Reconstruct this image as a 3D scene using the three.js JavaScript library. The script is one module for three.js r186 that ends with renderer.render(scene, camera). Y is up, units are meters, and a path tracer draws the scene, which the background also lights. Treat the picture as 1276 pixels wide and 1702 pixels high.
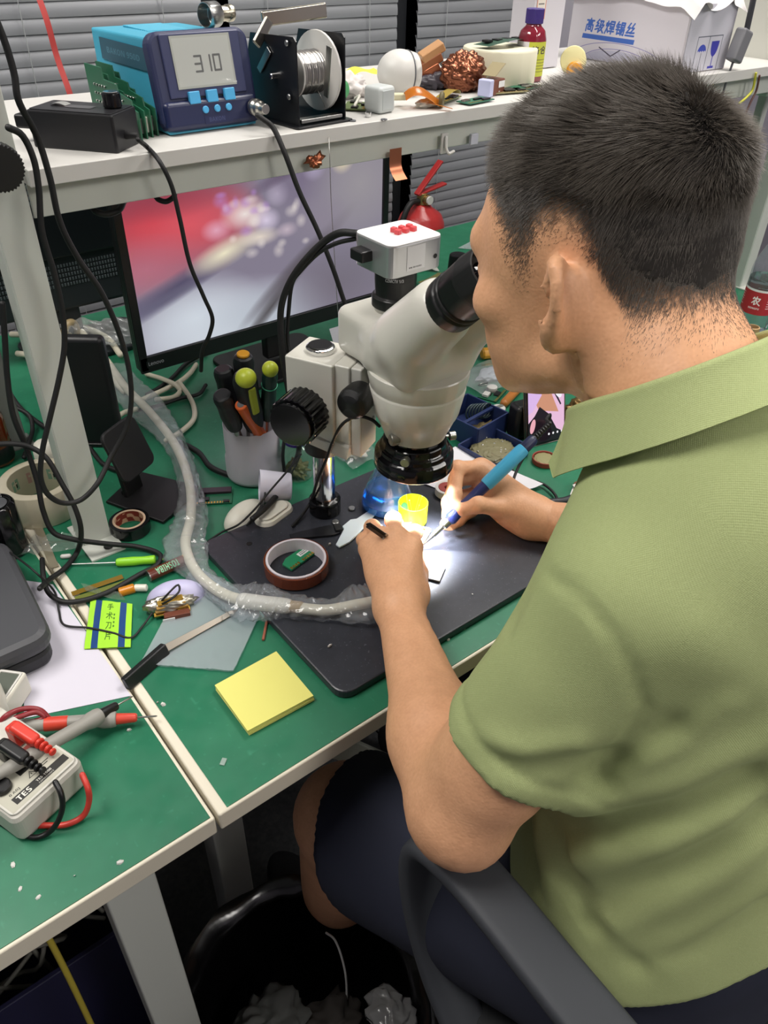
import * as THREE from 'three';
import { RoundedBoxGeometry } from 'three/addons/geometries/RoundedBoxGeometry.js';
import { mergeGeometries, mergeVertices, toCreasedNormals } from 'three/addons/utils/BufferGeometryUtils.js';
import { RectAreaLightUniformsLib } from 'three/addons/lights/RectAreaLightUniformsLib.js';

// ---------------------------------------------------------------- camera, light, exposure
const scene = new THREE.Scene();
scene.background = new THREE.Color(0x050505);
const camera = new THREE.PerspectiveCamera(66.667, 1276 / 1702, 0.02, 30);
camera.position.set(0, 1.414, 0);
camera.up.set(0.36371, 0.79364, -0.4877);
camera.lookAt(0.50384, 1.414 - 0.60797, -0.6136);
scene.add(camera);
const renderer = new THREE.WebGLRenderer({ antialias: true });
renderer.toneMapping = THREE.LinearToneMapping;
renderer.toneMappingExposure = 1.38;
renderer.shadowMap.enabled = true;
RectAreaLightUniformsLib.init();
const PANEL_LIGHT = 10.5, PANEL_GLOW = 2.2, RING_LIGHT = 1.6;
// ceiling panels: [x, z, width, depth]
const PANELS = [[-0.5, -0.95, 0.6, 1.2], [1.5, -0.75, 0.6, 1.2], [0.7, 1.8, 0.6, 1.2], [2.5, 1.3, 0.6, 1.2]];
const CEIL = 2.75;
// ---------------------------------------------------------------- helpers
const V = (x, y, z) => new THREE.Vector3(x, y, z);
function rng(seed) { let a = seed >>> 0; return () => { a = (a + 0x6d2b79f5) | 0; let t = Math.imul(a ^ (a >>> 15), 1 | a); t = (t + Math.imul(t ^ (t >>> 7), 61 | t)) ^ t; return ((t ^ (t >>> 14)) >>> 0) / 4294967296; }; }
const hash = (x, y, z) => { let h = Math.imul(x, 374761393) + Math.imul(y, 668265263) + Math.imul(z, 2147483647 - 98765); h = Math.imul(h ^ (h >>> 13), 1274126177); return ((h ^ (h >>> 16)) >>> 0) / 4294967296; };
function noise(x, y, z) {
  const i = Math.floor(x), j = Math.floor(y), k = Math.floor(z), u = x - i, v = y - j, w = z - k;
  const a = u * u * (3 - 2 * u), b = v * v * (3 - 2 * v), c = w * w * (3 - 2 * w), L = (p, q, t) => p + (q - p) * t;
  return L(L(L(hash(i, j, k), hash(i + 1, j, k), a), L(hash(i, j + 1, k), hash(i + 1, j + 1, k), a), b),
    L(L(hash(i, j, k + 1), hash(i + 1, j, k + 1), a), L(hash(i, j + 1, k + 1), hash(i + 1, j + 1, k + 1), a), b), c) * 2 - 1;
}
const fbm = (x, y, z) => noise(x, y, z) * 0.55 + noise(x * 2.1, y * 2.1, z * 2.1) * 0.3 + noise(x * 4.3, y * 4.3, z * 4.3) * 0.15;
const names = {};
function numbered(n) { const k = names[n] = (names[n] ?? -1) + 1; return k ? n + '_' + String(k).padStart(3, '0') : n; }
function shadow(o) { o.castShadow = o.receiveShadow = true; return o; }
function describe(o, label, category, group) { o.userData.label = label; o.userData.category = category; if (group) o.userData.group = group; return o; }
function thing(name, label, category, p = [0, 0, 0], ry = 0, group) {
  const o = new THREE.Group(); o.name = numbered(name); o.position.set(...p); o.rotation.y = ry; scene.add(o);
  return describe(o, label, category, group);
}
function part(parent, name, geo, mat, label) {
  const m = shadow(new THREE.Mesh(Array.isArray(geo) ? merge(geo) : geo, mat)); m.name = numbered(name); parent.add(m);
  if (label) m.userData.label = label;
  return m;
}
// a thing that is one mesh
function single(name, label, category, geo, mat, p = [0, 0, 0], ry = 0, group) {
  const m = shadow(new THREE.Mesh(Array.isArray(geo) ? merge(geo) : geo, mat)); m.name = numbered(name); m.position.set(...p); m.rotation.y = ry; scene.add(m);
  return describe(m, label, category, group);
}
function structure(name, geo, mat, parent = scene) {
  const m = shadow(new THREE.Mesh(Array.isArray(geo) ? merge(geo) : geo, mat)); m.name = numbered(name); m.userData.kind = 'structure'; parent.add(m); return m;
}
function copy(o, label, p, ry) { const c = o.clone(); c.name = numbered(o.name.replace(/_\d{3}$/, '')); c.userData = { ...o.userData, label: label ?? o.userData.label }; if (p) c.position.set(...p); if (ry !== undefined) c.rotation.y = ry; scene.add(c); return c; }
function clean(g) { g = g.index ? g.toNonIndexed() : g.clone(); for (const k of Object.keys(g.attributes)) if (!['position', 'normal', 'uv'].includes(k)) g.deleteAttribute(k); if (!g.attributes.normal) g.computeVertexNormals(); if (!g.attributes.uv) g.setAttribute('uv', new THREE.BufferAttribute(new Float32Array(g.attributes.position.count * 2), 2)); return g; }
const merge = (a) => a.length === 1 ? a[0] : mergeGeometries(a.map(clean));
// move a geometry: p position, r euler, s scale
function tf(g, p = [0, 0, 0], r = [0, 0, 0], s = 1) {
  const S = Array.isArray(s) ? V(...s) : V(s, s, s);
  return g.applyMatrix4(new THREE.Matrix4().compose(V(...p), new THREE.Quaternion().setFromEuler(new THREE.Euler(...r)), S));
}
// box whose base stands at y = 0 unless centred
function box(w, h, d, r = 0.002, p = [0, 0, 0], rot) { const k = Math.min(r, w / 2.01, h / 2.01, d / 2.01); return tf(new RoundedBoxGeometry(w, h, d, 2, k), p, rot); }
function lathe(pts, seg = 36) { return new THREE.LatheGeometry(pts.map(([r, y]) => new THREE.Vector2(Math.max(r, 0), y)), seg); }
// solid of revolution with crisp rims: each corner gets a small chamfer
function turned(pts, c = 0.0008, seg = 36) {
  const o = [];
  pts.forEach((p, i) => {
    const a = pts[i - 1], b = pts[i + 1];
    if (!a || !b || p[0] < 1e-6) return o.push(p);
    const la = Math.hypot(a[0] - p[0], a[1] - p[1]), lb = Math.hypot(b[0] - p[0], b[1] - p[1]), ka = Math.min(c, la * 0.4) / la, kb = Math.min(c, lb * 0.4) / lb;
    o.push([p[0] + (a[0] - p[0]) * ka, p[1] + (a[1] - p[1]) * ka], [p[0] + (b[0] - p[0]) * kb, p[1] + (b[1] - p[1]) * kb]);
  });
  return toCreasedNormals(lathe(o, seg), 0.6);
}
const rod = (r, h, seg = 24, c = 0.0008) => turned([[0, 0], [r, 0], [r, h], [0, h]], c, seg);
// put a geometry that stands along +y from the origin between two points
function along(g, a, b) {
  const A = V(...a), d = V(...b).sub(A), q = new THREE.Quaternion().setFromUnitVectors(V(0, 1, 0), d.clone().normalize());
  return g.applyMatrix4(new THREE.Matrix4().compose(A, q, V(1, 1, 1)));
}
const dist = (a, b) => Math.hypot(a[0] - b[0], a[1] - b[1], a[2] - b[2]);
const stick = (a, b, r, seg = 10) => along(rod(r, dist(a, b), seg, r * 0.2), a, b);
// cable: smooth tube through points with round ends
function cable(pts, r, n = 0, seg = 8, closed = false) {
  const c = new THREE.CatmullRomCurve3(pts.map((p) => V(...p)), closed, 'centripetal'), k = n || Math.min(240, pts.length * 9);
  const g = [new THREE.TubeGeometry(c, k, r, seg, closed)];
  if (!closed) for (const e of [pts[0], pts[pts.length - 1]]) g.push(tf(new THREE.SphereGeometry(r, seg, 6), e));
  return merge(g);
}
function shape(pts) { const s = new THREE.Shape(); pts.forEach(([x, y], i) => (i ? s.lineTo(x, y) : s.moveTo(x, y))); s.closePath(); return s; }
// flat outline in x/z, thickness h upwards from y = 0
function slab(pts, h, bevel = 0.0006, hole) {
  const s = shape(pts.map(([x, z]) => [x, -z]));
  if (hole) s.holes.push(new THREE.Path(hole.map(([x, z]) => new THREE.Vector2(x, -z))));
  const g = new THREE.ExtrudeGeometry(s, { depth: Math.max(h - 2 * bevel, 1e-4), bevelEnabled: bevel > 0, bevelSize: bevel, bevelThickness: bevel, bevelOffset: -bevel, bevelSegments: 2, curveSegments: 12 });
  return tf(g, [0, bevel, 0], [-Math.PI / 2, 0, 0]);
}
function roundRect(w, d, r, n = 6) { const o = []; for (const [cx, cz, a] of [[w / 2 - r, d / 2 - r, 0], [-w / 2 + r, d / 2 - r, 1], [-w / 2 + r, -d / 2 + r, 2], [w / 2 - r, -d / 2 + r, 3]]) for (let i = 0; i <= n; i++) { const t = (a + i / n) * Math.PI / 2; o.push([cx + r * Math.cos(t), cz + r * Math.sin(t)]); } return o; }
// crumpled or wrinkled sheet over a grid: f(u, v) gives a point
function grid(f, nu, nv) {
  const p = [], uv = [], ix = [];
  for (let j = 0; j <= nv; j++) for (let i = 0; i <= nu; i++) { p.push(...f(i / nu, j / nv)); uv.push(i / nu, j / nv); }
  for (let j = 0; j < nv; j++) for (let i = 0; i < nu; i++) { const a = j * (nu + 1) + i; ix.push(a, a + 1, a + nu + 1, a + 1, a + nu + 2, a + nu + 1); }
  const g = new THREE.BufferGeometry(); g.setAttribute('position', new THREE.Float32BufferAttribute(p, 3)); g.setAttribute('uv', new THREE.Float32BufferAttribute(uv, 2)); g.setIndex(ix); g.computeVertexNormals(); return g;
}
// a crumpled lump
function lump(rx, ry, rz, amp, freq, seed, detail = 24) {
  const g = new THREE.SphereGeometry(1, detail, Math.round(detail * 0.7)), p = g.attributes.position;
  for (let i = 0; i < p.count; i++) { const x = p.getX(i), y = p.getY(i), z = p.getZ(i), k = 1 + amp * (Math.abs(noise(x * freq + seed, y * freq, z * freq)) * 2 - 0.8 + 0.5 * noise(x * freq * 2.3, y * freq * 2.3 + seed, z * freq * 2.3)); p.setXYZ(i, x * k * rx, Math.max(y * k * ry, -ry * 0.8) + ry * 0.8, z * k * rz); }
  g.computeVertexNormals(); return g;
}
// signed-distance meshing (surface nets on a grid, empty blocks skipped)
function meshField(f, lo, hi, cell) {
  const B = 4, n = [0, 1, 2].map((i) => Math.ceil((hi[i] - lo[i]) / cell / B) * B + 1), [nx, ny, nz] = n, F = new Float32Array(nx * ny * nz).fill(1), at = (i, j, k) => (k * ny + j) * nx + i;
  const reach = cell * B * 0.5 * 1.75 * 1.25 + cell;
  const known = new Uint8Array(F.length);
  for (let k = 0; k < nz - 1; k += B) for (let j = 0; j < ny - 1; j += B) for (let i = 0; i < nx - 1; i += B) {
    const c = f(lo[0] + (i + B / 2) * cell, lo[1] + (j + B / 2) * cell, lo[2] + (k + B / 2) * cell), far = Math.abs(c) > reach;
    for (let c2 = 0; c2 <= B; c2++) for (let b = 0; b <= B; b++) for (let a = 0; a <= B; a++) {
      const q = at(i + a, j + b, k + c2);
      if (known[q]) continue;
      if (far) F[q] = c; else { F[q] = f(lo[0] + (i + a) * cell, lo[1] + (j + b) * cell, lo[2] + (k + c2) * cell); known[q] = 1; }
    }
  }
  const id = new Int32Array(F.length).fill(-1), P = [], I = [], E = [[0, 1], [0, 2], [0, 4], [1, 3], [1, 5], [2, 3], [2, 6], [3, 7], [4, 5], [4, 6], [5, 7], [6, 7]];
  const v = new Float32Array(8);
  for (let k = 0; k < nz - 1; k++) for (let j = 0; j < ny - 1; j++) for (let i = 0; i < nx - 1; i++) {
    let m = 0;
    for (let c = 0; c < 8; c++) { v[c] = F[at(i + (c & 1), j + ((c >> 1) & 1), k + (c >> 2))]; if (v[c] < 0) m |= 1 << c; }
    if (m === 0 || m === 255) continue;
    let x = 0, y = 0, z = 0, s = 0;
    for (const [a, b] of E) if ((v[a] < 0) !== (v[b] < 0)) { const t = v[a] / (v[a] - v[b]); x += (a & 1) + ((b & 1) - (a & 1)) * t; y += ((a >> 1) & 1) + (((b >> 1) & 1) - ((a >> 1) & 1)) * t; z += (a >> 2) + ((b >> 2) - (a >> 2)) * t; s++; }
    id[at(i, j, k)] = P.length / 3; P.push(lo[0] + (i + x / s) * cell, lo[1] + (j + y / s) * cell, lo[2] + (k + z / s) * cell);
  }
  const st = [1, nx, nx * ny];
  for (let k = 1; k < nz - 1; k++) for (let j = 1; j < ny - 1; j++) for (let i = 1; i < nx - 1; i++) {
    const q = at(i, j, k), a = F[q] < 0;
    for (let d = 0; d < 3; d++) {
      if (a === F[q + st[d]] < 0) continue;
      const u = st[(d + 1) % 3], w = st[(d + 2) % 3], A = id[q], Bq = id[q - u], C = id[q - u - w], D = id[q - w];
      if (A < 0 || Bq < 0 || C < 0 || D < 0) continue;
      if (a) I.push(A, Bq, C, A, C, D); else I.push(A, C, Bq, A, D, C);
    }
  }
  const g = new THREE.BufferGeometry(); g.setAttribute('position', new THREE.Float32BufferAttribute(P, 3)); g.setIndex(I); g.computeVertexNormals(); return g;
}
const smin = (a, b, k) => { const h = Math.max(k - Math.abs(a - b), 0) / k; return Math.min(a, b) - h * h * k * 0.25; };
const smax = (a, b, k) => -smin(-a, -b, k);
function capsule(a, b, r1, r2 = r1) {
  const [ax, ay, az] = a, bx = b[0] - ax, by = b[1] - ay, bz = b[2] - az, L = 1 / Math.max(bx * bx + by * by + bz * bz, 1e-12);
  return (x, y, z) => { x -= ax; y -= ay; z -= az; let t = (x * bx + y * by + z * bz) * L; t = t < 0 ? 0 : t > 1 ? 1 : t; const X = x - bx * t, Y = y - by * t, Z = z - bz * t; return Math.sqrt(X * X + Y * Y + Z * Z) - (r1 + (r2 - r1) * t); };
}
function ellipsoid(c, r, q) {
  const m = q ? new THREE.Matrix3().setFromMatrix4(new THREE.Matrix4().makeRotationFromEuler(new THREE.Euler(...q)).invert()).elements : null;
  return (x, y, z) => {
    x -= c[0]; y -= c[1]; z -= c[2];
    if (m) [x, y, z] = [m[0] * x + m[3] * y + m[6] * z, m[1] * x + m[4] * y + m[7] * z, m[2] * x + m[5] * y + m[8] * z];
    const a = x / r[0], b = y / r[1], d = z / r[2], k0 = Math.sqrt(a * a + b * b + d * d), e = a / r[0], h = b / r[1], g = d / r[2], k1 = Math.sqrt(e * e + h * h + g * g);
    return k1 < 1e-9 ? -Math.min(...r) : k0 * (k0 - 1) / k1;
  };
}
// join a list of [field, blend]
function join(list, k0 = 0.02) { return (x, y, z) => { let d = 1e9; for (const e of list) { const v = typeof e === 'function' ? e(x, y, z) : e[0](x, y, z), k = typeof e === 'function' ? k0 : e[1]; d = d > 1e8 ? v : smin(d, v, k); } return d; }; }

// ---------------------------------------------------------------- materials and textures
const mats = {};
function mat(color, rough = 0.5, o = {}) {
  const key = color + '|' + rough + '|' + (o.key ?? JSON.stringify(o));
  if (mats[key]) return mats[key];
  const { key: _, ...rest } = o;
  return mats[key] = new THREE.MeshPhysicalMaterial({ color, roughness: rough, ...rest });
}
const metal = (color, rough = 0.3) => mat(color, rough, { metalness: 1 });
const film = (color = 0xffffff, rough = 0.18, t = 0.92) => mat(color, rough, { transmission: t, thickness: 0, ior: 1.45, side: THREE.DoubleSide });
const two = (color, rough = 0.5, o = {}) => mat(color, rough, { side: THREE.DoubleSide, ...o });
function canvasTexture(w, h, draw, repeat) {
  const c = document.createElement('canvas'); c.width = w; c.height = h; draw(c.getContext('2d'), w, h);
  const t = new THREE.CanvasTexture(c); t.colorSpace = THREE.SRGBColorSpace; t.anisotropy = 8; if (repeat) { t.wrapS = t.wrapT = THREE.RepeatWrapping; t.repeat.set(...repeat); } return t;
}
function dataTexture(w, h, f, srgb, repeat = [1, 1]) {
  const d = new Uint8Array(w * h * 4);
  for (let j = 0; j < h; j++) for (let i = 0; i < w; i++) { const c = f(i, j); for (let k = 0; k < 3; k++) d[(j * w + i) * 4 + k] = Math.max(0, Math.min(255, c[k] ?? c[0])); d[(j * w + i) * 4 + 3] = 255; }
  const t = new THREE.DataTexture(d, w, h); t.wrapS = t.wrapT = THREE.RepeatWrapping; t.magFilter = THREE.LinearFilter; t.repeat.set(...repeat); if (srgb) t.colorSpace = THREE.SRGBColorSpace; t.needsUpdate = true; return t;
}
// periodic value noise for textures
function pnoise(x, y, n) { const i = Math.floor(x), j = Math.floor(y), u = x - i, v = y - j, a = u * u * (3 - 2 * u), b = v * v * (3 - 2 * v), m = (q) => ((q % n) + n) % n, h = (p, q) => hash(m(p), m(q), n); return (h(i, j) * (1 - a) + h(i + 1, j) * a) * (1 - b) + (h(i, j + 1) * (1 - a) + h(i + 1, j + 1) * a) * b; }
const pf = (i, j, s, n) => pnoise(i / s * n, j / s * n, n);
// face-mapped print: a thin plane lying on a surface
function decal(w, h, tex, o = {}) { return [new THREE.PlaneGeometry(w, h), mat(0xffffff, o.rough ?? 0.5, { map: tex, key: tex.uuid, ...(o.more ?? {}) })]; }
// ---------------------------------------------------------------- the room
const TOP = 0.75, SHELF = TOP + 0.4615;
const grainRough = dataTexture(256, 256, (i, j) => [150 + 60 * (pf(i, j, 256, 64) - 0.5) + 30 * (pf(i, j, 256, 16) - 0.5)], false, [3, 3]);
const M = {
  cream: mat(0xd9d2bf, 0.5), white: mat(0xcac8c3, 0.42), whiteSteel: mat(0xc2c5bd, 0.4), black: mat(0x0d0d0e, 0.42), blackGloss: mat(0x08080a, 0.16), rubber: mat(0x101011, 0.6), grey: mat(0x5a5c60, 0.5),
  chrome: metal(0xd8d8d8, 0.12), steel: metal(0xa9a9a6, 0.3), copper: metal(0xc47f55, 0.3), gold: metal(0xc9a04a, 0.32), offwhite: mat(0xd8d5c8, 0.4), pcb: mat(0x1d5c41, 0.45), cablePale: mat(0xcfc8b4, 0.5), bag: film(0xf4f7f8, 0.14, 0.9),
};
const wallMat = mat(0x9d9aa4, 0.85), ceilMat = mat(0xe2e2e0, 0.9);
const floorT = dataTexture(512, 512, (i, j) => { const n = pf(i, j, 512, 90) * 0.6 + pf(i, j, 512, 200) * 0.4; return [58 + n * 26, 60 + n * 26, 62 + n * 26]; }, true);
const X0 = -2.2, X1 = 4.2, Z0 = -1.8, Z1 = 2.6;
const floor = structure('floor', tf(new THREE.BoxGeometry(X1 - X0 + 0.2, 0.1, Z1 - Z0 + 0.2), [(X0 + X1) / 2, -0.056, (Z0 + Z1) / 2]), mat(0x1a1b1b, 0.9));
{
  const tile = box(0.597, 0.012, 0.597, 0.002), ms = [0, 1, 2].map((k) => mat([0xffffff, 0xf0f0f0, 0xe4e6e6][k], 0.38, { map: floorT, key: 'floor' + k }));
  for (let i = 0; i < 7; i++) for (let j = 0; j < 6; j++) { const t = part(floor, 'tile', tile, ms[(i * 5 + j * 3) % 3]); t.position.set(-1.43 + i * 0.6, -0.006, -1.52 + j * 0.6); }
}
structure('ceiling', tf(new THREE.BoxGeometry(X1 - X0 + 0.2, 0.1, Z1 - Z0 + 0.2), [(X0 + X1) / 2, CEIL + 0.05, (Z0 + Z1) / 2]), ceilMat);
structure('wall_west', tf(new THREE.BoxGeometry(0.1, CEIL, Z1 - Z0 + 0.2), [X0 - 0.05, CEIL / 2, (Z0 + Z1) / 2]), wallMat);
structure('wall_east', tf(new THREE.BoxGeometry(0.1, CEIL, Z1 - Z0 + 0.2), [X1 + 0.05, CEIL / 2, (Z0 + Z1) / 2]), wallMat);
structure('wall_south', tf(new THREE.BoxGeometry(X1 - X0, CEIL, 0.1), [(X0 + X1) / 2, CEIL / 2, Z1 + 0.05]), wallMat);
// the window wall: sill wall, head wall, pier, then dark framed windows with blinds
const WX = [-0.65, -0.12, 0.405, 0.93, 1.456, 1.985], sillY = 0.42, headY = 2.3;
structure('wall_north', [tf(new THREE.BoxGeometry(X1 - X0, sillY, 0.1), [(X0 + X1) / 2, sillY / 2, Z0 - 0.05]), tf(new THREE.BoxGeometry(X1 - X0, CEIL - headY, 0.1), [(X0 + X1) / 2, (CEIL + headY) / 2, Z0 - 0.05]), tf(new THREE.BoxGeometry(WX[0] - X0, headY - sillY, 0.1), [(X0 + WX[0]) / 2, (headY + sillY) / 2, Z0 - 0.05]), tf(new THREE.BoxGeometry(X1 - WX[5], headY - sillY, 0.1), [(X1 + WX[5]) / 2, (headY + sillY) / 2, Z0 - 0.05])], wallMat);
const frameMat = mat(0x15171b, 0.45), paneMat = mat(0x05070a, 0.08), blindMat = mat(0x8b8d91, 0.36, { metalness: 0.25 }), cordMat = mat(0xa0a2a4, 0.7);
const slatGeo = [0, 1, 2].map((k) => grid((u, v) => { const a = (v - 0.5) * 0.033, b = 0.0026 * (1 - 4 * (v - 0.5) ** 2) + 0.0006 * Math.sin(u * 7 + k * 2); return [(u - 0.5) * 0.462, a * 0.965 + b * 0.3, -a * 0.2 + b]; }, 14, 5));
slatGeo.forEach((g, k) => { slatGeo[k] = mergeVertices(merge([g, tf(g.clone(), [0, 0, -0.0006])])); });
for (let w = 0; w < 5; w++) {
  const x0 = WX[w], x1 = WX[w + 1], mid = (x0 + x1) / 2, wn = new THREE.Group(); wn.name = 'window_' + (w + 1); wn.userData.kind = 'structure'; scene.add(wn);
  part(wn, 'window_frame', [box(0.045, headY - sillY, 0.07, 0.004, [x0, (headY + sillY) / 2, Z0 + 0.0]), box(0.045, headY - sillY, 0.07, 0.004, [x1, (headY + sillY) / 2, Z0 + 0.0]), box(x1 - x0, 0.05, 0.07, 0.004, [mid, sillY + 0.025, Z0]), box(x1 - x0, 0.05, 0.07, 0.004, [mid, headY - 0.025, Z0])], frameMat);
  part(wn, 'pane', tf(new THREE.BoxGeometry(x1 - x0, headY - sillY, 0.008), [mid, (headY + sillY) / 2, Z0 - 0.02]), paneMat);
  const b = thing('window_blind', ['', '', '', '', ''][w], 'blind', [mid, sillY + 0.06, Z0 + 0.06], 0, 'grey horizontal blinds along the window wall');
  b.userData.label = ['grey horizontal slat blind on the window beyond the dark cased screen', 'grey horizontal slat blind behind the hanging red strap', 'grey horizontal slat blind behind the blue soldering station and the solder reel', 'grey horizontal slat blind behind the white dome and the red extinguisher', 'grey horizontal slat blind behind the white carton and red bottle'][w];
  part(b, 'head_rail', box(0.47, 0.035, 0.04, 0.003, [0, headY - sillY - 0.1, 0]), blindMat);
  for (let i = 0; i < 68; i++) { const s = part(b, 'slat', slatGeo[(i * 2 + w) % 3], blindMat); s.position.y = i * 0.0258 + 0.01; }
  for (const dx of [-0.14, 0.14]) part(b, 'ladder_cord', tf(rod(0.0009, 1.75, 6), [dx, 0, 0.011]), cordMat);
}
structure('window_sill', box(X1 - X0, 0.03, 0.12, 0.004, [(X0 + X1) / 2, sillY + 0.0, Z0 + 0.06]), mat(0x8d8d90, 0.5));
// ceiling panels: glowing diffuser and the light in front of it
for (const [i, [x, z, w, d]] of PANELS.entries()) {
  const p = thing('ceiling_light', ['flat white ceiling light panel above the window end of the benches', 'flat white ceiling light panel above the bench beside the window wall', 'flat white ceiling light panel behind the photographer', 'flat white ceiling light panel above the aisle behind the chair'][i], 'light', [x, CEIL - 0.012, z]);
  part(p, 'frame', slab(roundRect(w + 0.03, d + 0.03, 0.005), 0.012, 0.001, roundRect(w, d, 0.004).reverse()), M.white);
  part(p, 'diffuser', box(w, 0.006, d, 0.001, [0, 0.006, 0]), mat(0xffffff, 0.6, { emissive: 0xffffff, emissiveIntensity: PANEL_GLOW }));
  const l = new THREE.RectAreaLight(0xfff9f2, PANEL_LIGHT, w, d); l.position.set(0, -0.004, 0); l.rotation.x = -Math.PI / 2; p.add(l);
}

// ---------------------------------------------------------------- benches
const greenT = dataTexture(512, 512, (i, j) => { const n = pf(i, j, 512, 7) * 0.5 + pf(i, j, 512, 23) * 0.3 + pf(i, j, 512, 90) * 0.2, s = Math.max(0, pf(i, j, 512, 140) - 0.86) * 120; return [24 + n * 14 + s, 98 + n * 18 + s, 70 + n * 14 + s]; }, true, [1.6, 1.6]);
const greenR = dataTexture(256, 256, (i, j) => { const n = pf(i, j, 256, 9) * 0.5 + pf(i, j, 256, 33) * 0.5; return [84 + n * 70]; }, false, [2, 2]);
const green = mat(0xffffff, 0.9, { map: greenT, roughnessMap: greenR, key: 'green' });
function uvXZ(g) { const p = g.attributes.position, u = g.attributes.uv; for (let i = 0; i < p.count; i++) u.setXY(i, p.getX(i), p.getZ(i)); return g; }
function bench(x0, x1, label, lip) {
  const z0 = -1.56, z1 = -0.4, w = x1 - x0, d = z1 - z0, mx = (x0 + x1) / 2, mz = (z0 + z1) / 2;
  const b = thing('workbench', label, 'workbench', [mx, 0, z1]);
  part(b, 'bench_top', box(w, 0.025, d, 0.0025, [0, TOP - 0.0135, -d / 2]), M.cream, 'cream edged chipboard');
  part(b, 'laminate', uvXZ(tf(new THREE.BoxGeometry(w - 0.005 - lip, 0.001, d - 0.006), [lip / 2 - 0.0012, TOP - 0.0005, -d / 2])), green, 'green antistatic laminate');
  const near = lip < 0.005 ? -0.06 : -0.25;
  for (const lx of [-w / 2 + (lip < 0.005 ? 0.045 : 0.09), w / 2 - (lip < 0.005 ? 0.082 : 0.045)]) for (const lz of [near, -d + 0.06]) part(b, 'leg', box(0.05, TOP - 0.027, 0.05, 0.003, [lx, (TOP - 0.027) / 2, lz]), M.whiteSteel);
  for (const lx of [-w / 2 + 0.045, w / 2 - 0.045]) part(b, 'rail', box(0.03, 0.04, d - 0.17, 0.003, [lx, TOP - 0.055, -d / 2]), M.whiteSteel);
  part(b, 'rail', box(w - 0.14, 0.04, 0.03, 0.003, [0, TOP - 0.055, -d + 0.06]), M.whiteSteel);
  part(b, 'brace', tf(box(0.035, 0.42, 0.012, 0.002), [-w / 2 + 0.2, TOP - 0.2, -0.14], [0, 0, 0.62]), M.whiteSteel);
  return b;
}
bench(-1.25, 0.1375, 'green topped workbench under the grey case and the test meter', 0.001);
bench(0.141, 1.78, 'green topped workbench with the microscope and overhead white shelf', 0.009);

// overhead shelf on posts
{
  const s = thing('overhead_shelf', 'white steel shelf on posts crowded with repair parts above the bench', 'shelf', [0.2075, TOP, -0.845]);
  const post = (x) => { part(s, 'post', [box(0.036, 0.9, 0.003, 0.001, [x, 0.452, 0]), box(0.003, 0.9, 0.03, 0.001, [x - 0.0175, 0.452, -0.015]), box(0.006, 0.9, 0.003, 0.001, [x + 0.015, 0.452, -0.03])], M.whiteSteel); const p = part(s, 'base_plate', slab([[x - 0.022, 0.036], [x + 0.023, 0.036], [x + 0.023, -0.05], [x - 0.022, -0.05]], 0.003, 0.0005), M.whiteSteel); const k = part(p, 'screw', turned([[0, 0], [0.006, 0], [0.006, 0.0025], [0.003, 0.004], [0, 0.004]]), M.black); k.position.set(x + 0.006, 0.003, 0.022); };
  post(0); post(1.545);
  const W = 1.5;
  part(s, 'shelf_board', box(W, 0.0165, 0.36, 0.001, [0.021 + W / 2, 0.4532, -0.169]), M.white);
  part(s, 'beam', box(W, 0.033, 0.003, 0.0012, [0.021 + W / 2, 0.4285, -0.006]), M.whiteSteel);
  part(s, 'beam', box(W, 0.033, 0.003, 0.0012, [0.021 + W / 2, 0.4285, -0.34]), M.whiteSteel);
}
// ---------------------------------------------------------------- the person (x, z as in the room; y counted from the bench top, then lifted)
const skinT = dataTexture(256, 256, (i, j) => { const n = pf(i, j, 256, 12) - 0.5, m = pf(i, j, 256, 70) - 0.5; return [222 + n * 8 + m * 8, 167 + n * 8 + m * 8, 127 + n * 7 + m * 7]; }, true);
const skinB = dataTexture(256, 256, (i, j) => [128 + 110 * (pf(i, j, 256, 80) - 0.5) + 60 * (pf(i, j, 256, 30) - 0.5)], false);
const skinM = mat(0xffffff, 0.52, { map: skinT, bumpMap: skinB, bumpScale: 0.0003, key: 'skin', sheen: 0.15, sheenRoughness: 0.6 });
const knitB = dataTexture(128, 128, (i, j) => [128 + 80 * Math.sin(i * Math.PI / 4) * Math.sin(j * Math.PI / 4) + 60 * (pf(i, j, 128, 40) - 0.5)], false, [1, 1]);
const knitT = dataTexture(256, 256, (i, j) => { const n = pf(i, j, 256, 128) - 0.5, m = pf(i, j, 256, 40) - 0.5; return [164 + n * 10 + m * 6, 175 + n * 10 + m * 6, 120 + n * 10 + m * 6]; }, true);
const shirtM = mat(0xffffff, 0.86, { map: knitT, bumpMap: knitB, bumpScale: 0.00025, key: 'shirt', sheen: 0.35, sheenRoughness: 0.5, sheenColor: 0xaebf88 });
const shortsM = mat(0x171b2c, 0.9, { sheen: 0.2, sheenRoughness: 0.6 });
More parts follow.
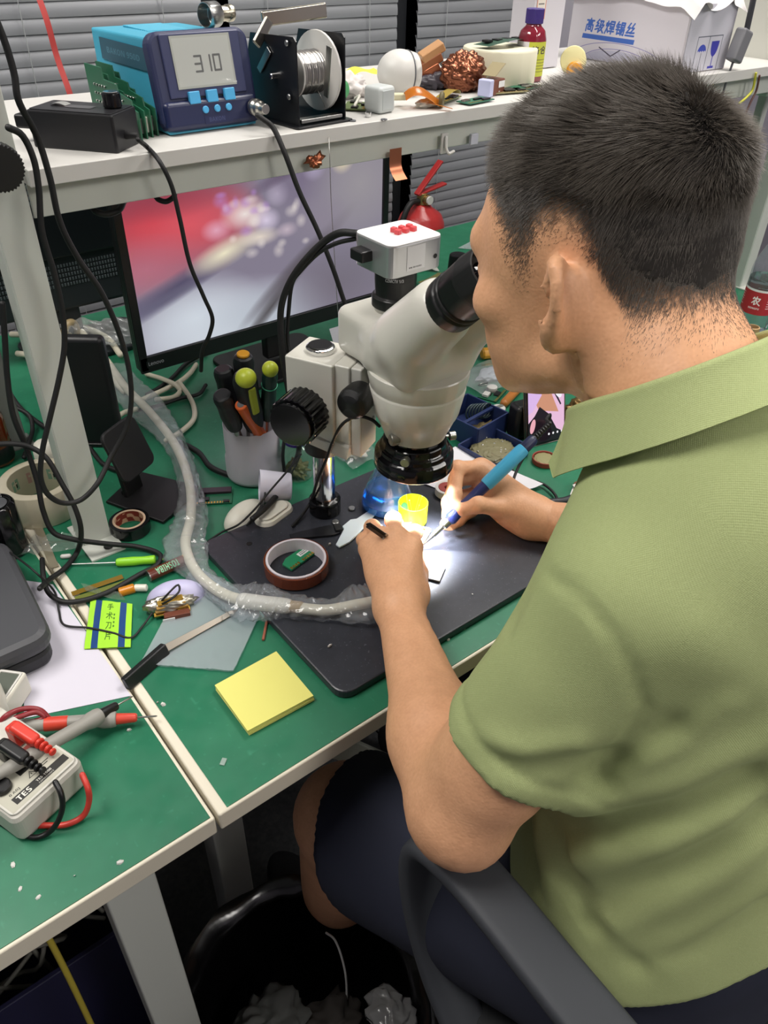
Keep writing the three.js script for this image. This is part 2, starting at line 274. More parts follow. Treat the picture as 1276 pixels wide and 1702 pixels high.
// box-projected texture coordinates for a field mesh, metres * k
function uvBox(g0, k) { const g = g0.index ? g0.toNonIndexed() : g0.clone(), q = g.attributes.position, m = new Float32Array(q.count * 2); for (let t = 0; t < q.count; t += 3) { const ax = q.getX(t + 1) - q.getX(t), ay = q.getY(t + 1) - q.getY(t), az = q.getZ(t + 1) - q.getZ(t), bx = q.getX(t + 2) - q.getX(t), by = q.getY(t + 2) - q.getY(t), bz = q.getZ(t + 2) - q.getZ(t), a = Math.abs(ay * bz - az * by), b = Math.abs(az * bx - ax * bz), c = Math.abs(ax * by - ay * bx); for (let i = t; i < t + 3; i++) { const X = q.getX(i), Y = q.getY(i), Z = q.getZ(i); m[2 * i] = (a > b && a > c ? Z : X) * k; m[2 * i + 1] = (b > a && b > c ? Z : Y) * k; } } g.setAttribute('uv', new THREE.BufferAttribute(m, 2)); return g; }

const J = {
  pelvis: [0.525, -0.2, -0.11], waist: [0.525, -0.03, -0.13], chest: [0.525, 0.16, -0.165], neck: [0.503, 0.375, -0.25],
  shL: [0.394, 0.276, -0.207], elL: [0.304, 0.04, -0.254], wrL: [0.414, 0.045, -0.472],
  shR: [0.69, 0.276, -0.222], elR: [0.80, 0.05, -0.27], wrR: [0.672, 0.035, -0.505],
  hipL: [0.44, -0.21, -0.12], knL: [0.313, -0.228, -0.432], anL: [0.33, -0.66, -0.5],
  hipR: [0.6, -0.21, -0.12], knR: [0.66, -0.22, -0.56], anR: [0.66, -0.66, -0.6],
};
// head frame: origin between the ears
const headO = [0.512, 0.443, -0.369], headQ = new THREE.Euler(-0.15, 0.16, 0.0, 'YXZ');
const headM = new THREE.Matrix4().compose(V(...headO), new THREE.Quaternion().setFromEuler(headQ), V(1, 1, 1)), headI = headM.clone().invert().elements;
const toHead = (x, y, z) => { const e = headI; return [e[0] * x + e[4] * y + e[8] * z + e[12], e[1] * x + e[5] * y + e[9] * z + e[13], -(e[2] * x + e[6] * y + e[10] * z + e[14])]; };
const fromHead = (x, y, z) => V(x, y, -z).applyMatrix4(headM).toArray();
// in the head frame x is the person's right, y up, z forward
const skull = join([[ellipsoid([0, 0.045, -0.012], [0.075, 0.083, 0.095]), 0.03], [ellipsoid([0, 0.0, 0.035], [0.06, 0.08, 0.055]), 0.04], [ellipsoid([0, -0.058, 0.03], [0.056, 0.045, 0.055]), 0.04]]);
const ear = (s) => {
  // outline from the front top over the back down to the lobe: u backwards, v up, then flared out from the head
  const O = [[-0.005, 0.012], [-0.003, 0.022], [0.004, 0.0295], [0.013, 0.0315], [0.0205, 0.0285], [0.0245, 0.021], [0.0255, 0.012], [0.0245, 0.003], [0.0215, -0.006], [0.0165, -0.015], [0.011, -0.0225], [0.005, -0.0285], [-0.001, -0.0295]];
  const flare = (u) => 0.079 + 0.95 * Math.max(u + 0.001, 0) - 4 * Math.max(u, 0) ** 2, E = O.map(([u, v]) => [s * flare(u), v, -0.013 - u * 0.62]);
  const f = []; for (let i = 0; i < E.length - 1; i++) f.push([capsule(E[i], E[i + 1], 0.0034 + 0.0012 * (i > 8), 0.0034 + 0.0012 * (i > 7)), 0.006]);
  f.push([ellipsoid([s * 0.0875, 0.001, -0.0225], [0.0034, 0.027, 0.0185], [0, s * 0.95, 0]), 0.009], [ellipsoid([s * 0.0855, -0.02, -0.017], [0.0036, 0.011, 0.008], [0, s * 0.8, 0]), 0.008], [ellipsoid([s * 0.077, 0.0, -0.0225], [0.012, 0.022, 0.01], [0, s * 0.5, 0]), 0.012]);
  const outer = join(f), bowl = ellipsoid([s * 0.0935, 0.002, -0.0125], [0.0055, 0.014, 0.011], [0, s * 0.95, 0]);
  return (x, y, z) => Math.abs(x - s * 0.085) > 0.04 || Math.abs(y) > 0.07 ? Math.max(Math.abs(x - s * 0.085) - 0.02, Math.abs(y) - 0.04, Math.abs(z) - 0.04, 0.012) : smax(outer(x, y, z), -bowl(x, y, z), 0.006);
};
const face = join([
  [capsule([-0.036, 0.027, 0.079], [0.036, 0.027, 0.079], 0.011), 0.02], [capsule([0, 0.02, 0.084], [0, -0.026, 0.103], 0.007, 0.011), 0.014], [ellipsoid([-0.012, -0.03, 0.092], [0.008, 0.007, 0.009]), 0.008], [ellipsoid([0.012, -0.03, 0.092], [0.008, 0.007, 0.009]), 0.008],
  [ellipsoid([-0.046, -0.018, 0.06], [0.02, 0.016, 0.02]), 0.02], [ellipsoid([0.046, -0.018, 0.06], [0.02, 0.016, 0.02]), 0.02], [ellipsoid([0, -0.062, 0.076], [0.024, 0.017, 0.014]), 0.015], [ellipsoid([0, -0.093, 0.07], [0.02, 0.014, 0.015]), 0.02],
  [capsule([-0.05, -0.06, 0.0], [-0.022, -0.092, 0.06], 0.014, 0.012), 0.025], [capsule([0.05, -0.06, 0.0], [0.022, -0.092, 0.06], 0.014, 0.012), 0.025],
]);
const sockets = join([[ellipsoid([-0.032, 0.004, 0.094], [0.016, 0.009, 0.012]), 0.005], [ellipsoid([0.032, 0.004, 0.094], [0.016, 0.009, 0.012]), 0.005], [capsule([-0.02, -0.062, 0.093], [0.02, -0.062, 0.093], 0.002), 0.003]]);
const eyes = join([[ellipsoid([-0.032, 0.003, 0.077], [0.012, 0.011, 0.011]), 0.003], [ellipsoid([0.032, 0.003, 0.077], [0.012, 0.011, 0.011]), 0.003], [capsule([-0.019, -0.057, 0.088], [0.019, -0.057, 0.088], 0.004), 0.005], [capsule([-0.016, -0.067, 0.087], [0.016, -0.067, 0.087], 0.005), 0.005]]);
const earL = ear(-1), earR = ear(1);
const headLocal = (x, y, z) => { let d = smin(skull(x, y, z), face(x, y, z), 0.018); d = smax(d, -sockets(x, y, z), 0.012); d = smin(d, eyes(x, y, z), 0.004); return smin(smin(d, earL(x, y, z), 0.007), earR(x, y, z), 0.007); };
const neckF = join([[capsule(fromHead(0, -0.025, -0.02), [0.496, 0.365, -0.247], 0.052, 0.06), 0.03], [capsule(fromHead(0, 0.0, -0.04), [0.495, 0.385, -0.25], 0.05, 0.053), 0.03]]);
const headF = (x, y, z) => { const [a, b, c] = toHead(x, y, z); return smin(headLocal(a, b, c), neckF(x, y, z), 0.03); };
const lerp3 = (a, b, t) => [0, 1, 2].map((i) => a[i] + (b[i] - a[i]) * t);
// limbs: muscle bellies along tapered bones
const off = (p, x, y, z) => [p[0] + x, p[1] + y, p[2] + z];
const limbs = join([
  [capsule(J.shL, J.elL, 0.048, 0.041), 0.03], [capsule(lerp3(J.shL, J.elL, 0.4), lerp3(J.shL, J.elL, 0.75), 0.045, 0.045), 0.03], [ellipsoid(off(J.elL, -0.004, -0.006, 0.012), [0.034, 0.036, 0.036]), 0.02],
  [capsule(J.elL, lerp3(J.elL, J.wrL, 0.3), 0.04, 0.043), 0.03], [capsule(lerp3(J.elL, J.wrL, 0.3), lerp3(J.elL, J.wrL, 0.97), 0.0425, 0.0255), 0.03],
  [capsule(J.shR, J.elR, 0.056, 0.045), 0.03], [capsule(J.elR, lerp3(J.elR, J.wrR, 0.3), 0.043, 0.047), 0.03], [capsule(lerp3(J.elR, J.wrR, 0.3), lerp3(J.elR, J.wrR, 0.97), 0.046, 0.026), 0.03],
  [capsule(J.hipL, J.knL, 0.088, 0.06), 0.03], [capsule(J.knL, J.anL, 0.056, 0.038), 0.03], [capsule(lerp3(J.knL, J.anL, 0.2), lerp3(J.knL, J.anL, 0.5), 0.054, 0.05), 0.03], [ellipsoid(off(J.knL, 0, 0.012, -0.012), [0.052, 0.05, 0.05]), 0.03],
  [capsule(J.hipR, J.knR, 0.088, 0.06), 0.03], [capsule(J.knR, J.anR, 0.056, 0.038), 0.03], [ellipsoid(off(J.knR, 0, 0.012, -0.012), [0.052, 0.05, 0.05]), 0.03],
]);
const torso = join([[ellipsoid([0.525, 0.19, -0.2], [0.15, 0.17, 0.1]), 0.06], [ellipsoid([0.52, -0.02, -0.16], [0.14, 0.17, 0.095]), 0.06], [ellipsoid([0.52, -0.19, -0.12], [0.15, 0.1, 0.1]), 0.06], [capsule(J.shL, [0.48, 0.325, -0.225], 0.04, 0.038), 0.04], [capsule(J.shR, [0.54, 0.325, -0.225], 0.04, 0.038), 0.04]]);
const bodyF = (x, y, z) => smin(smin(torso(x, y, z), limbs(x, y, z), 0.03), neckF(x, y, z), 0.012);

// hands: chains of tapered bones, five fingers each
function finger(pts, r0, r1, out) { for (let i = 0; i < pts.length - 1; i++) { const a = r0 + (r1 - r0) * i / (pts.length - 1), b = r0 + (r1 - r0) * (i + 1) / (pts.length - 1); out.push([capsule(pts[i], pts[i + 1], a, b), 0.005]); if (i) out.push([ellipsoid(pts[i], [a * 1.07, a * 1.07, a * 1.07]), 0.004]); } }
const HL = { // left hand: seen from the back, pinching the tweezers
  index: [[0.478, 0.066, -0.528], [0.507, 0.058, -0.556], [0.517, 0.036, -0.573], [0.514, 0.021, -0.582]],
  middle: [[0.469, 0.073, -0.546], [0.493, 0.068, -0.582], [0.509, 0.045, -0.596], [0.509, 0.026, -0.597]],
  ring: [[0.456, 0.068, -0.561], [0.471, 0.058, -0.596], [0.487, 0.037, -0.606], [0.491, 0.022, -0.6]],
  little: [[0.442, 0.057, -0.565], [0.455, 0.048, -0.592], [0.466, 0.03, -0.603], [0.473, 0.02, -0.598]],
  thumb: [[0.448, 0.036, -0.487], [0.482, 0.03, -0.518], [0.502, 0.028, -0.55], [0.508, 0.022, -0.572]],
};
const handL = (() => {
  const f = [], w = J.wrL;
  f.push([capsule(lerp3(J.elL, J.wrL, 0.9), w, 0.027, 0.0255), 0.012]);
  for (const [k, r] of [['index', 0.0135], ['middle', 0.0145], ['ring', 0.0135], ['little', 0.0125]]) f.push([capsule(lerp3(w, HL[k][0], 0.1), HL[k][0], 0.0195, r), 0.016]);
  f.push([ellipsoid([0.446, 0.045, -0.518], [0.026, 0.018, 0.03], [0, 0.55, 0]), 0.02], [capsule(w, HL.thumb[0], 0.02, 0.016), 0.018], [capsule(HL.thumb[0], HL.thumb[1], 0.016, 0.0125), 0.012]);
  for (const k of ['index', 'middle', 'ring', 'little']) { f.push([ellipsoid(off(HL[k][0], 0, 0.0045, 0), [0.0115, 0.0115, 0.0115]), 0.006]); f.push([capsule(lerp3(w, HL[k][0], 0.35).map((v, i) => v + (i === 1 ? 0.0165 : 0)), off(HL[k][0], 0, 0.0085, 0), 0.0035, 0.0055), 0.01]); }
  finger(HL.index, 0.0098, 0.0078, f); finger(HL.middle, 0.0103, 0.0082, f); finger(HL.ring, 0.0098, 0.0078, f); finger(HL.little, 0.0088, 0.007, f); finger(HL.thumb.slice(1), 0.0118, 0.0092, f);
  return join(f);
})();
const HR = { // right hand: holding the soldering pencil like a pen
  index: [[0.652, 0.077, -0.592], [0.614, 0.088, -0.598], [0.593, 0.066, -0.578], [0.585, 0.055, -0.566]],
  middle: [[0.655, 0.066, -0.583], [0.618, 0.066, -0.602], [0.594, 0.046, -0.588], [0.581, 0.036, -0.575]],
  ring: [[0.655, 0.05, -0.577], [0.622, 0.04, -0.592], [0.602, 0.022, -0.588], [0.586, 0.016, -0.583]],
  little: [[0.654, 0.035, -0.566], [0.626, 0.024, -0.578], [0.606, 0.013, -0.58], [0.592, 0.01, -0.578]],
  thumb: [[0.657, 0.046, -0.522], [0.632, 0.053, -0.535], [0.606, 0.062, -0.548], [0.587, 0.057, -0.556]],
};
const handR = (() => {
  const f = [], w = J.wrR;
  f.push([capsule(lerp3(J.elR, J.wrR, 0.88), w, 0.027, 0.026), 0.012]);
  for (const [k, r] of [['index', 0.0135], ['middle', 0.014], ['ring', 0.0135], ['little', 0.0125]]) f.push([capsule(lerp3(w, HR[k][0], 0.1), HR[k][0], 0.021, r), 0.016]);
  f.push([capsule(w, HR.thumb[0], 0.022, 0.018), 0.018], [capsule(HR.thumb[0], HR.thumb[1], 0.018, 0.0132), 0.014], [ellipsoid([0.66, 0.038, -0.54], [0.02, 0.022, 0.03]), 0.02]);
  finger(HR.index, 0.0102, 0.008, f); finger(HR.middle, 0.0103, 0.0082, f); finger(HR.ring, 0.0098, 0.008, f); finger(HR.little, 0.0088, 0.0072, f); finger(HR.thumb.slice(1), 0.0122, 0.0092, f);
  return join(f);
})();
const person = thing('person', 'seated man in a green polo shirt leaning over the microscope, short black hair', 'person', [0.515, 0, -0.11]);
const seat = (g) => tf(g, [-0.515, TOP, 0.11]);
// bounds helper
function around(pts, pad) { const lo = [1e9, 1e9, 1e9], hi = [-1e9, -1e9, -1e9]; for (const p of pts) for (let i = 0; i < 3; i++) { lo[i] = Math.min(lo[i], p[i] - pad); hi[i] = Math.max(hi[i], p[i] + pad); } return [lo, hi]; }
{
  const g = [];
  g.push(meshField(bodyF, [0.17, -0.72, -0.72], [0.9, 0.42, 0.05], 0.009));
  g.push(meshField(headF, ...around([fromHead(0, 0.03, 0), J.neck], 0.135), 0.0034));
  g.push(meshField(handL, ...around([...Object.values(HL).flat(), lerp3(J.elL, J.wrL, 0.9)], 0.04), 0.0025));
  g.push(meshField(handR, ...around([...Object.values(HR).flat(), lerp3(J.elR, J.wrR, 0.88)], 0.04), 0.0025));
  part(person, 'body', merge(g.map((q) => seat(uvBox(q, 8)))), skinM);
}

// polo shirt: the torso with room in it, sleeves to above the elbow, an open collar, folds as ridges of cloth
const cuffL = off(lerp3(J.shL, J.elL, 0.65), 0.006, 0.001, 0.003), cuffR = lerp3(J.shR, J.elR, 0.66);
const dirL = V(...J.elL).sub(V(...J.shL)).normalize(), dirR = V(...J.elR).sub(V(...J.shR)).normalize();
const trunk = join([[ellipsoid([0.525, 0.2, -0.19], [0.165, 0.18, 0.125]), 0.06], [ellipsoid([0.512, 0.312, -0.195], [0.125, 0.1, 0.085]), 0.06], [ellipsoid([0.525, -0.03, -0.16], [0.172, 0.22, 0.14]), 0.1], [ellipsoid([0.525, -0.14, -0.13], [0.176, 0.12, 0.135]), 0.08], [capsule(off(J.shL, 0.012, 0.0, 0.0), off(J.neck, -0.02, -0.006, 0.006), 0.048, 0.046), 0.06], [capsule(off(J.shR, -0.012, 0.0, 0.0), off(J.neck, 0.03, -0.006, 0.006), 0.05, 0.046), 0.06]]);
const crease = (w, a, ...p) => { const c = []; for (let i = 1; i < p.length; i++) c.push(capsule(p[i - 1], p[i], 0)); return [(x, y, z) => { let d = 1; for (const f of c) d = Math.min(d, f(x, y, z)); return d; }, w, a]; };
// [width, height] and the line each fold follows over the cloth
const FOLDS = [
  crease(0.005, -0.0036, [0.362, 0.296, -0.268], [0.351, 0.297, -0.252], [0.339, 0.31, -0.209], [0.341, 0.296, -0.177], [0.347, 0.272, -0.161], [0.357, 0.238, -0.15], [0.35, 0.19, -0.155]),
  crease(0.014, -0.005, [0.346, 0.165, -0.16], [0.361, 0.199, -0.147], [0.375, 0.222, -0.135]), crease(0.012, 0.005, [0.352, 0.165, -0.152], [0.38, 0.21, -0.128], [0.396, 0.25, -0.116]),
  crease(0.016, -0.012, [0.345, 0.155, -0.16], [0.348, 0.175, -0.158]), crease(0.016, 0.006, [0.351, 0.124, -0.162], [0.374, 0.162, -0.126], [0.401, 0.199, -0.1], [0.44, 0.235, -0.08]),
  crease(0.016, -0.009, [0.352, 0.064, -0.178], [0.361, 0.087, -0.147], [0.384, 0.14, -0.109], [0.412, 0.18, -0.087]), crease(0.016, 0.007, [0.355, 0.03, -0.16], [0.376, 0.1, -0.112], [0.404, 0.145, -0.086], [0.45, 0.2, -0.066]),
  crease(0.016, -0.006, [0.362, 0.0, -0.125], [0.378, 0.066, -0.102], [0.398, 0.098, -0.085], [0.43, 0.14, -0.068]), crease(0.018, 0.006, [0.363, -0.01, -0.115], [0.382, 0.035, -0.092], [0.405, 0.075, -0.074], [0.44, 0.125, -0.06]),
  crease(0.012, 0.008, [0.368, 0.03, -0.216], [0.362, -0.003, -0.2], [0.356, -0.034, -0.178], [0.36, -0.06, -0.16]), crease(0.011, -0.008, [0.366, -0.02, -0.222], [0.359, -0.036, -0.202], [0.353, -0.06, -0.185]), crease(0.014, -0.007, [0.358, 0.03, -0.188], [0.353, 0.0, -0.16], [0.358, -0.03, -0.13]),
  crease(0.012, 0.0045, [0.285, 0.178, -0.226], [0.301, 0.184, -0.196], [0.324, 0.2, -0.174]), crease(0.012, -0.004, [0.281, 0.163, -0.222], [0.299, 0.164, -0.193], [0.326, 0.178, -0.17]), crease(0.014, -0.008, [0.352, 0.3, -0.275], [0.343, 0.272, -0.273], [0.338, 0.24, -0.268]),
  crease(0.018, 0.006, [0.376, -0.035, -0.078], [0.407, 0.015, -0.06], [0.45, 0.07, -0.045]), crease(0.016, -0.006, [0.37, -0.045, -0.085], [0.398, -0.012, -0.064], [0.44, 0.035, -0.044]), crease(0.025, -0.005, [0.42, 0.17, -0.08], [0.47, 0.1, -0.05], [0.5, -0.02, -0.03]), crease(0.02, 0.004, [0.38, 0.3, -0.15], [0.42, 0.26, -0.1], [0.45, 0.2, -0.07]),
];
const ridge = (x, y, z) => { let d = 0; for (const [f, w, a] of FOLDS) { const v = f(x, y, z); if (v < w * 3) { d += a * Math.exp(-(v * v) / (w * w)); } } return d; };
const sleeve = (sh, cuff, dir) => { const core = join([[capsule(sh, cuff, 0.05, 0.0545), 0.03], [capsule(lerp3(sh, cuff, 0.5), lerp3(sh, cuff, 1.2), 0.053, 0.0565), 0.03]]); const inner = capsule(lerp3(sh, cuff, 0.82), lerp3(sh, cuff, 1.4), 0.049, 0.053);
  return (x, y, z) => { const t = (x - cuff[0]) * dir.x + (y - cuff[1]) * dir.y + (z - cuff[2]) * dir.z; let d = core(x, y, z); d = smax(d - 0.0012 / (1 + Math.exp(-(t + 0.022) * 900)) + 0.0024 * Math.exp(-(((t + 0.022) / 0.0042) ** 2)), t - 0.002, 0.003); return smax(d, -inner(x, y, z), 0.003); }; };
const slL = sleeve(J.shL, cuffL, dirL), slR = sleeve(J.shR, cuffR, dirR);
const neckC = [0.494, 0.4, -0.267], nUp = [0, 0.79, -0.61], nBack = [0, 0.61, 0.79];
const neckHole = capsule(off(neckC, 0, -0.03, 0.022), off(neckC, 0, 0.07, -0.055), 0.064, 0.07);
const shirtF = (x, y, z) => {
  let d = smin(smin(trunk(x, y, z), slL(x, y, z), 0.045), slR(x, y, z), 0.045);
  if (d < 0.05 && d > -0.05) d += -ridge(x, y, z) - 0.0016 * noise(x * 26, y * 9 + z * 14, z * 26);
  d = smax(d, 0.81 * (-0.12 + 0.72 * (z + 0.1) + 0.004 * Math.sin(x * 31) - y), 0.004);
  return smax(d, -neckHole(x, y, z), 0.006);
};
const shirt = part(person, 'polo_shirt', seat(uvBox(meshField(shirtF, [0.19, -0.2, -0.36], [0.9, 0.43, 0.04], 0.0042), 40)), shirtM, 'sage green cotton polo shirt');
// shorts
{
  const legS = (hip, kn, t) => { const hem = lerp3(hip, kn, t), dir = V(...kn).sub(V(...hip)).normalize(), core = capsule(hip, lerp3(hip, kn, 1.1), 0.104, 0.092), inner = capsule(lerp3(hip, kn, t - 0.12), lerp3(hip, kn, 1.3), 0.081, 0.084); return (x, y, z) => { const q = (x - hem[0]) * dir.x + (y - hem[1]) * dir.y + (z - hem[2]) * dir.z; return smax(smax(core(x, y, z), 0.9 * (q - 0.45 * (y - hem[1])), 0.006), -inner(x, y, z), 0.004); }; };
  const a = legS(J.hipL, J.knL, 0.93), b = legS(J.hipR, J.knR, 0.85), seatF = join([[ellipsoid([0.52, -0.19, -0.12], [0.172, 0.13, 0.128]), 0.03], [ellipsoid([0.52, -0.1, -0.13], [0.162, 0.07, 0.118]), 0.05]]);
  const f = (x, y, z) => smin(smin(a(x, y, z), b(x, y, z), 0.04), seatF(x, y, z), 0.05) - 0.002 * noise(x * 18, y * 30, z * 18);
  part(person, 'shorts', seat(uvBox(meshField(f, [0.18, -0.36, -0.62], [0.82, -0.02, 0.04], 0.0055), 10)), shortsM, 'dark navy shorts');
  for (const an of [J.anL, J.anR]) { const g = join([[ellipsoid(off(an, 0, -0.035, -0.09), [0.045, 0.035, 0.1]), 0.03], [ellipsoid(off(an, 0, -0.03, 0.0), [0.04, 0.045, 0.055]), 0.03]]); part(person, 'shoe', seat(meshField((x, y, z) => Math.max(g(x, y, z), -0.748 - y), ...around([an, off(an, 0, -0.04, -0.14)], 0.07), 0.006)), mat(0x1b1b1d, 0.6)); }
}
// collar: a band that rises round the neck and folds down over the shoulders
{
  const C = neckC, ring = (th, u, v) => { // th 0 at the back, + to the person's right; u outwards, v along the neck
    const rx = 0.0655 + u, rb = 0.071 + u, s = Math.sin(th), c = Math.cos(th), front = Math.max(0, -c);
    return [C[0] + rx * s, C[1] + nBack[1] * rb * c + nUp[1] * v - 0.012 * front * front, C[2] + nBack[2] * rb * c + nUp[2] * v - 0.006 * front];
  };
  const A = 2.62, side = (th) => Math.min(1, Math.abs(th) / A), drop = (th) => (0.034 + 0.014 * side(th) ** 3) * (1 - 0.3 * Math.max(0, (side(th) - 0.9) / 0.1) ** 3);
  // cross-section: inside foot, fold, outside hem
  const prof = (th, t) => { const d = drop(th), out = 0.016 + 0.012 * side(th) ** 2; if (t < 0.3) { const k = t / 0.3; return [-0.001, -0.024 + 0.028 * k]; } if (t < 0.5) { const k = (t - 0.3) / 0.2 * Math.PI; return [0.0035 - 0.0045 * Math.cos(k), 0.004 + 0.0035 * Math.sin(k)]; } const k = (t - 0.5) / 0.5; return [0.008 + out * k ** 1.2, 0.004 - d * k]; };
  const sheet = (o) => grid((u, v) => { const th = (u * 2 - 1) * A, [a, b] = prof(th, v), w = 0.0012 * Math.sin(th * 7 + v * 3) * v; return ring(th, a + o + w, b); }, 120, 26);
  const outer = sheet(0.0013), inner = sheet(0);
  const rimA = grid((u, v) => { const th = (u * 2 - 1) * A, [a, b] = prof(th, 1); return ring(th, a + 0.0013 * (1 - v), b - 0.0006 * Math.sin(v * Math.PI)); }, 120, 3);
  const ends = [-1, 1].map((q) => grid((u, v) => { const [a, b] = prof(q * A, v); return ring(q * A, a + 0.0013 * u, b); }, 1, 26));
  part(shirt, 'collar', seat(uvBox(merge([outer, inner, rimA, ...ends]), 40)), mat(0xffffff, 0.86, { map: knitT, bumpMap: knitB, bumpScale: 0.00025, key: 'collar', side: THREE.DoubleSide, sheen: 0.35, sheenRoughness: 0.5, sheenColor: 0xaebf88 }), 'folded ribbed collar');
}
// hair: a close cap thick on the crown and clipped at the sides, with loose strands over it
{
  const R = rng(77), BY = [[-0.2, -0.038], [-0.1, -0.04], [-0.075, -0.044], [-0.062, -0.04], [-0.05, -0.024], [-0.038, 0.01], [-0.03, 0.034], [-0.015, 0.042], [0.003, 0.036], [0.009, 0.014], [0.016, 0.0], [0.026, 0.0], [0.034, 0.014], [0.048, 0.042], [0.06, 0.058], [0.075, 0.082], [0.2, 0.09]];
  const CB = [[-0.2, 0.02], [-0.085, 0.022], [-0.065, 0.03], [-0.045, 0.055], [-0.03, 0.084], [0.03, 0.092], [0.05, 0.1], [0.08, 0.108], [0.2, 0.114]];
  const line = (T, z) => { for (let i = 1; i < T.length; i++) if (z < T[i][0]) { const [a, b] = T[i - 1], [c, d] = T[i]; return b + (d - b) * (z - a) / (c - a); } return T[T.length - 1][1]; };
  const base = (z) => { for (let i = 1; i < BY.length; i++) if (z < BY[i][0]) { const [a, b] = BY[i - 1], [c, d] = BY[i]; return b + (d - b) * (z - a) / (c - a); } return 0.09; };
  const edge = (x, y, z) => y - base(z) + 0.0035 * noise(x * 120, y * 120, z * 120);
  const crown = (y) => { const t = Math.min(1, Math.max(0, (y - 0.045) / 0.06)); return t * t * (3 - 2 * t); };
  const hb = (x, y, z) => { const k = smin(skull(x, y, z), face(x, y, z), 0.018); return y < 0.04 && z < 0.02 ? smin(k, neckF(...fromHead(x, y, z)), 0.03) : k; };
  const cap = (x, y, z) => { const [a, b, c] = toHead(x, y, z); const e = edge(a, b, c), up = Math.min(1, Math.max(0, (e - 0.036) / 0.03)); return Math.max(hb(a, b, c) - (0.0001 + 0.0018 * up + 0.008 * crown(b) + 0.0016 * crown(b) * noise(a * 90, b * 90, c * 90)), 0.7 * (line(CB, c) - 0.012 + 0.008 * noise(a * 110, b * 110, c * 110) + 0.004 * noise(a * 300, b * 300, c * 300) - b)); };
  const hair = new THREE.Group(); hair.name = 'hair'; hair.userData.label = 'short black hair clipped close at the sides'; person.add(hair);
  part(hair, 'hair_cap', seat(meshField(cap, ...around([fromHead(0, 0.03, -0.01)], 0.145), 0.0032)), mat(0x25211e, 0.9));
  const P = [], N = [], I = [], n3 = [0, 2.094, 4.189];
  const strand = (p, n, dir, len, r, bend, K) => {
    const T = dir.clone().normalize(), S = V(0, 0, 0).crossVectors(T, n).normalize(), Q = V(0, 0, 0).crossVectors(S, T), at = P.length / 3;
    for (let k = 0; k < K; k++) { const t = k / K, c = p.clone().addScaledVector(T, len * t).addScaledVector(bend, len * t * t), w = r * (1 - 0.3 * t); for (const a of n3) { const d = S.clone().multiplyScalar(Math.cos(a)).addScaledVector(Q, Math.sin(a)); P.push(c.x + d.x * w, c.y + d.y * w, c.z + d.z * w); N.push(d.x, d.y, d.z); } }
    const e = p.clone().addScaledVector(T, len).addScaledVector(bend, len), tip = P.length / 3; P.push(e.x, e.y, e.z); N.push(Q.x, Q.y, Q.z);
    for (let k = 0; k < K; k++) for (let j = 0; j < 3; j++) { const a = at + k * 3 + j, b = at + k * 3 + (j + 1) % 3; if (k < K - 1) I.push(a, b, b + 3, a, b + 3, a + 3); else I.push(a, b, tip); }
  };
  const whorl = V(0.012, 0.112, -0.062);
  for (let i = 0; i < 420000; i++) {
    const u = R() * 2 - 1, f = R() * 6.2832, q = Math.sqrt(1 - u * u), d = V(q * Math.cos(f), u, q * Math.sin(f)); if (d.y < -0.75) continue;
    let t = 0.05; for (let k = 0; k < 14; k++) t -= hb(d.x * t, 0.035 + d.y * t, -0.01 + d.z * t) * 0.95;
    if (t > 0.17) continue;
    const x = d.x * t, y = 0.035 + d.y * t, z = -0.01 + d.z * t, e = edge(x, y, z); if (e < 0 || R() > 0.05 + (e / 0.055) ** 1.15) continue;
    if (R() < 0.3 + 0.42 * crown(y) + (z > -0.03 ? 0.34 * Math.max(0, 1 - Math.max(0, y - 0.03) / 0.045) : 0)) continue;
    const h = 0.001, n = V(hb(x + h, y, z) - hb(x - h, y, z), hb(x, y + h, z) - hb(x, y - h, z), hb(x, y, z + h) - hb(x, y, z - h)).normalize();
    const c = crown(y), len = (0.0018 + 0.005 * Math.min(1, e / 0.07) + 0.008 * c) * (0.65 + 0.7 * R());
    // away from the whorl on top, forwards and down at the sides
    const away = V(x, y, z).sub(whorl); away.addScaledVector(n, -away.dot(n)).normalize();
    const swirl = V(0, 0, 0).crossVectors(n, away).multiplyScalar(0.45), side = V(0, -0.8, 0.55 * (z > -0.04 ? 1 : 0.1)), flow = away.add(swirl).multiplyScalar(0.4 + 0.6 * c).addScaledVector(side, 1 - c);
    flow.addScaledVector(n, -flow.dot(n)).normalize();
    const clump = V(noise(x * 70, y * 70, z * 70), noise(x * 70 + 9, y * 70, z * 70), noise(x * 70, y * 70 + 9, z * 70)).multiplyScalar(0.5 * c + 0.16);
    const dir = flow.clone().multiplyScalar(0.8).addScaledVector(n, 0.2 + 0.75 * c).add(clump).add(V(R() - 0.5, R() - 0.5, R() - 0.5).multiplyScalar(0.35));
    strand(V(x, y, z).addScaledVector(n, 0.0002 + 0.0015 * Math.min(1, Math.max(0, (e - 0.036) / 0.03)) + 0.006 * c), n, dir, len, 0.00009 + 0.00007 * R() + 0.00007 * c, flow.clone().multiplyScalar(0.35 * c).addScaledVector(n, -0.25 * (1 - c)), c > 0.3 ? 2 : 1);
  }
  const g = new THREE.BufferGeometry(); g.setAttribute('position', new THREE.Float32BufferAttribute(P, 3)); g.setAttribute('normal', new THREE.Float32BufferAttribute(N, 3)); g.setIndex(I);
  g.applyMatrix4(new THREE.Matrix4().makeScale(1, 1, -1)); g.applyMatrix4(headM);
  const st = part(hair, 'strands', seat(g), mat(0x585149, 0.5)); st.userData.kind = 'stuff';
}
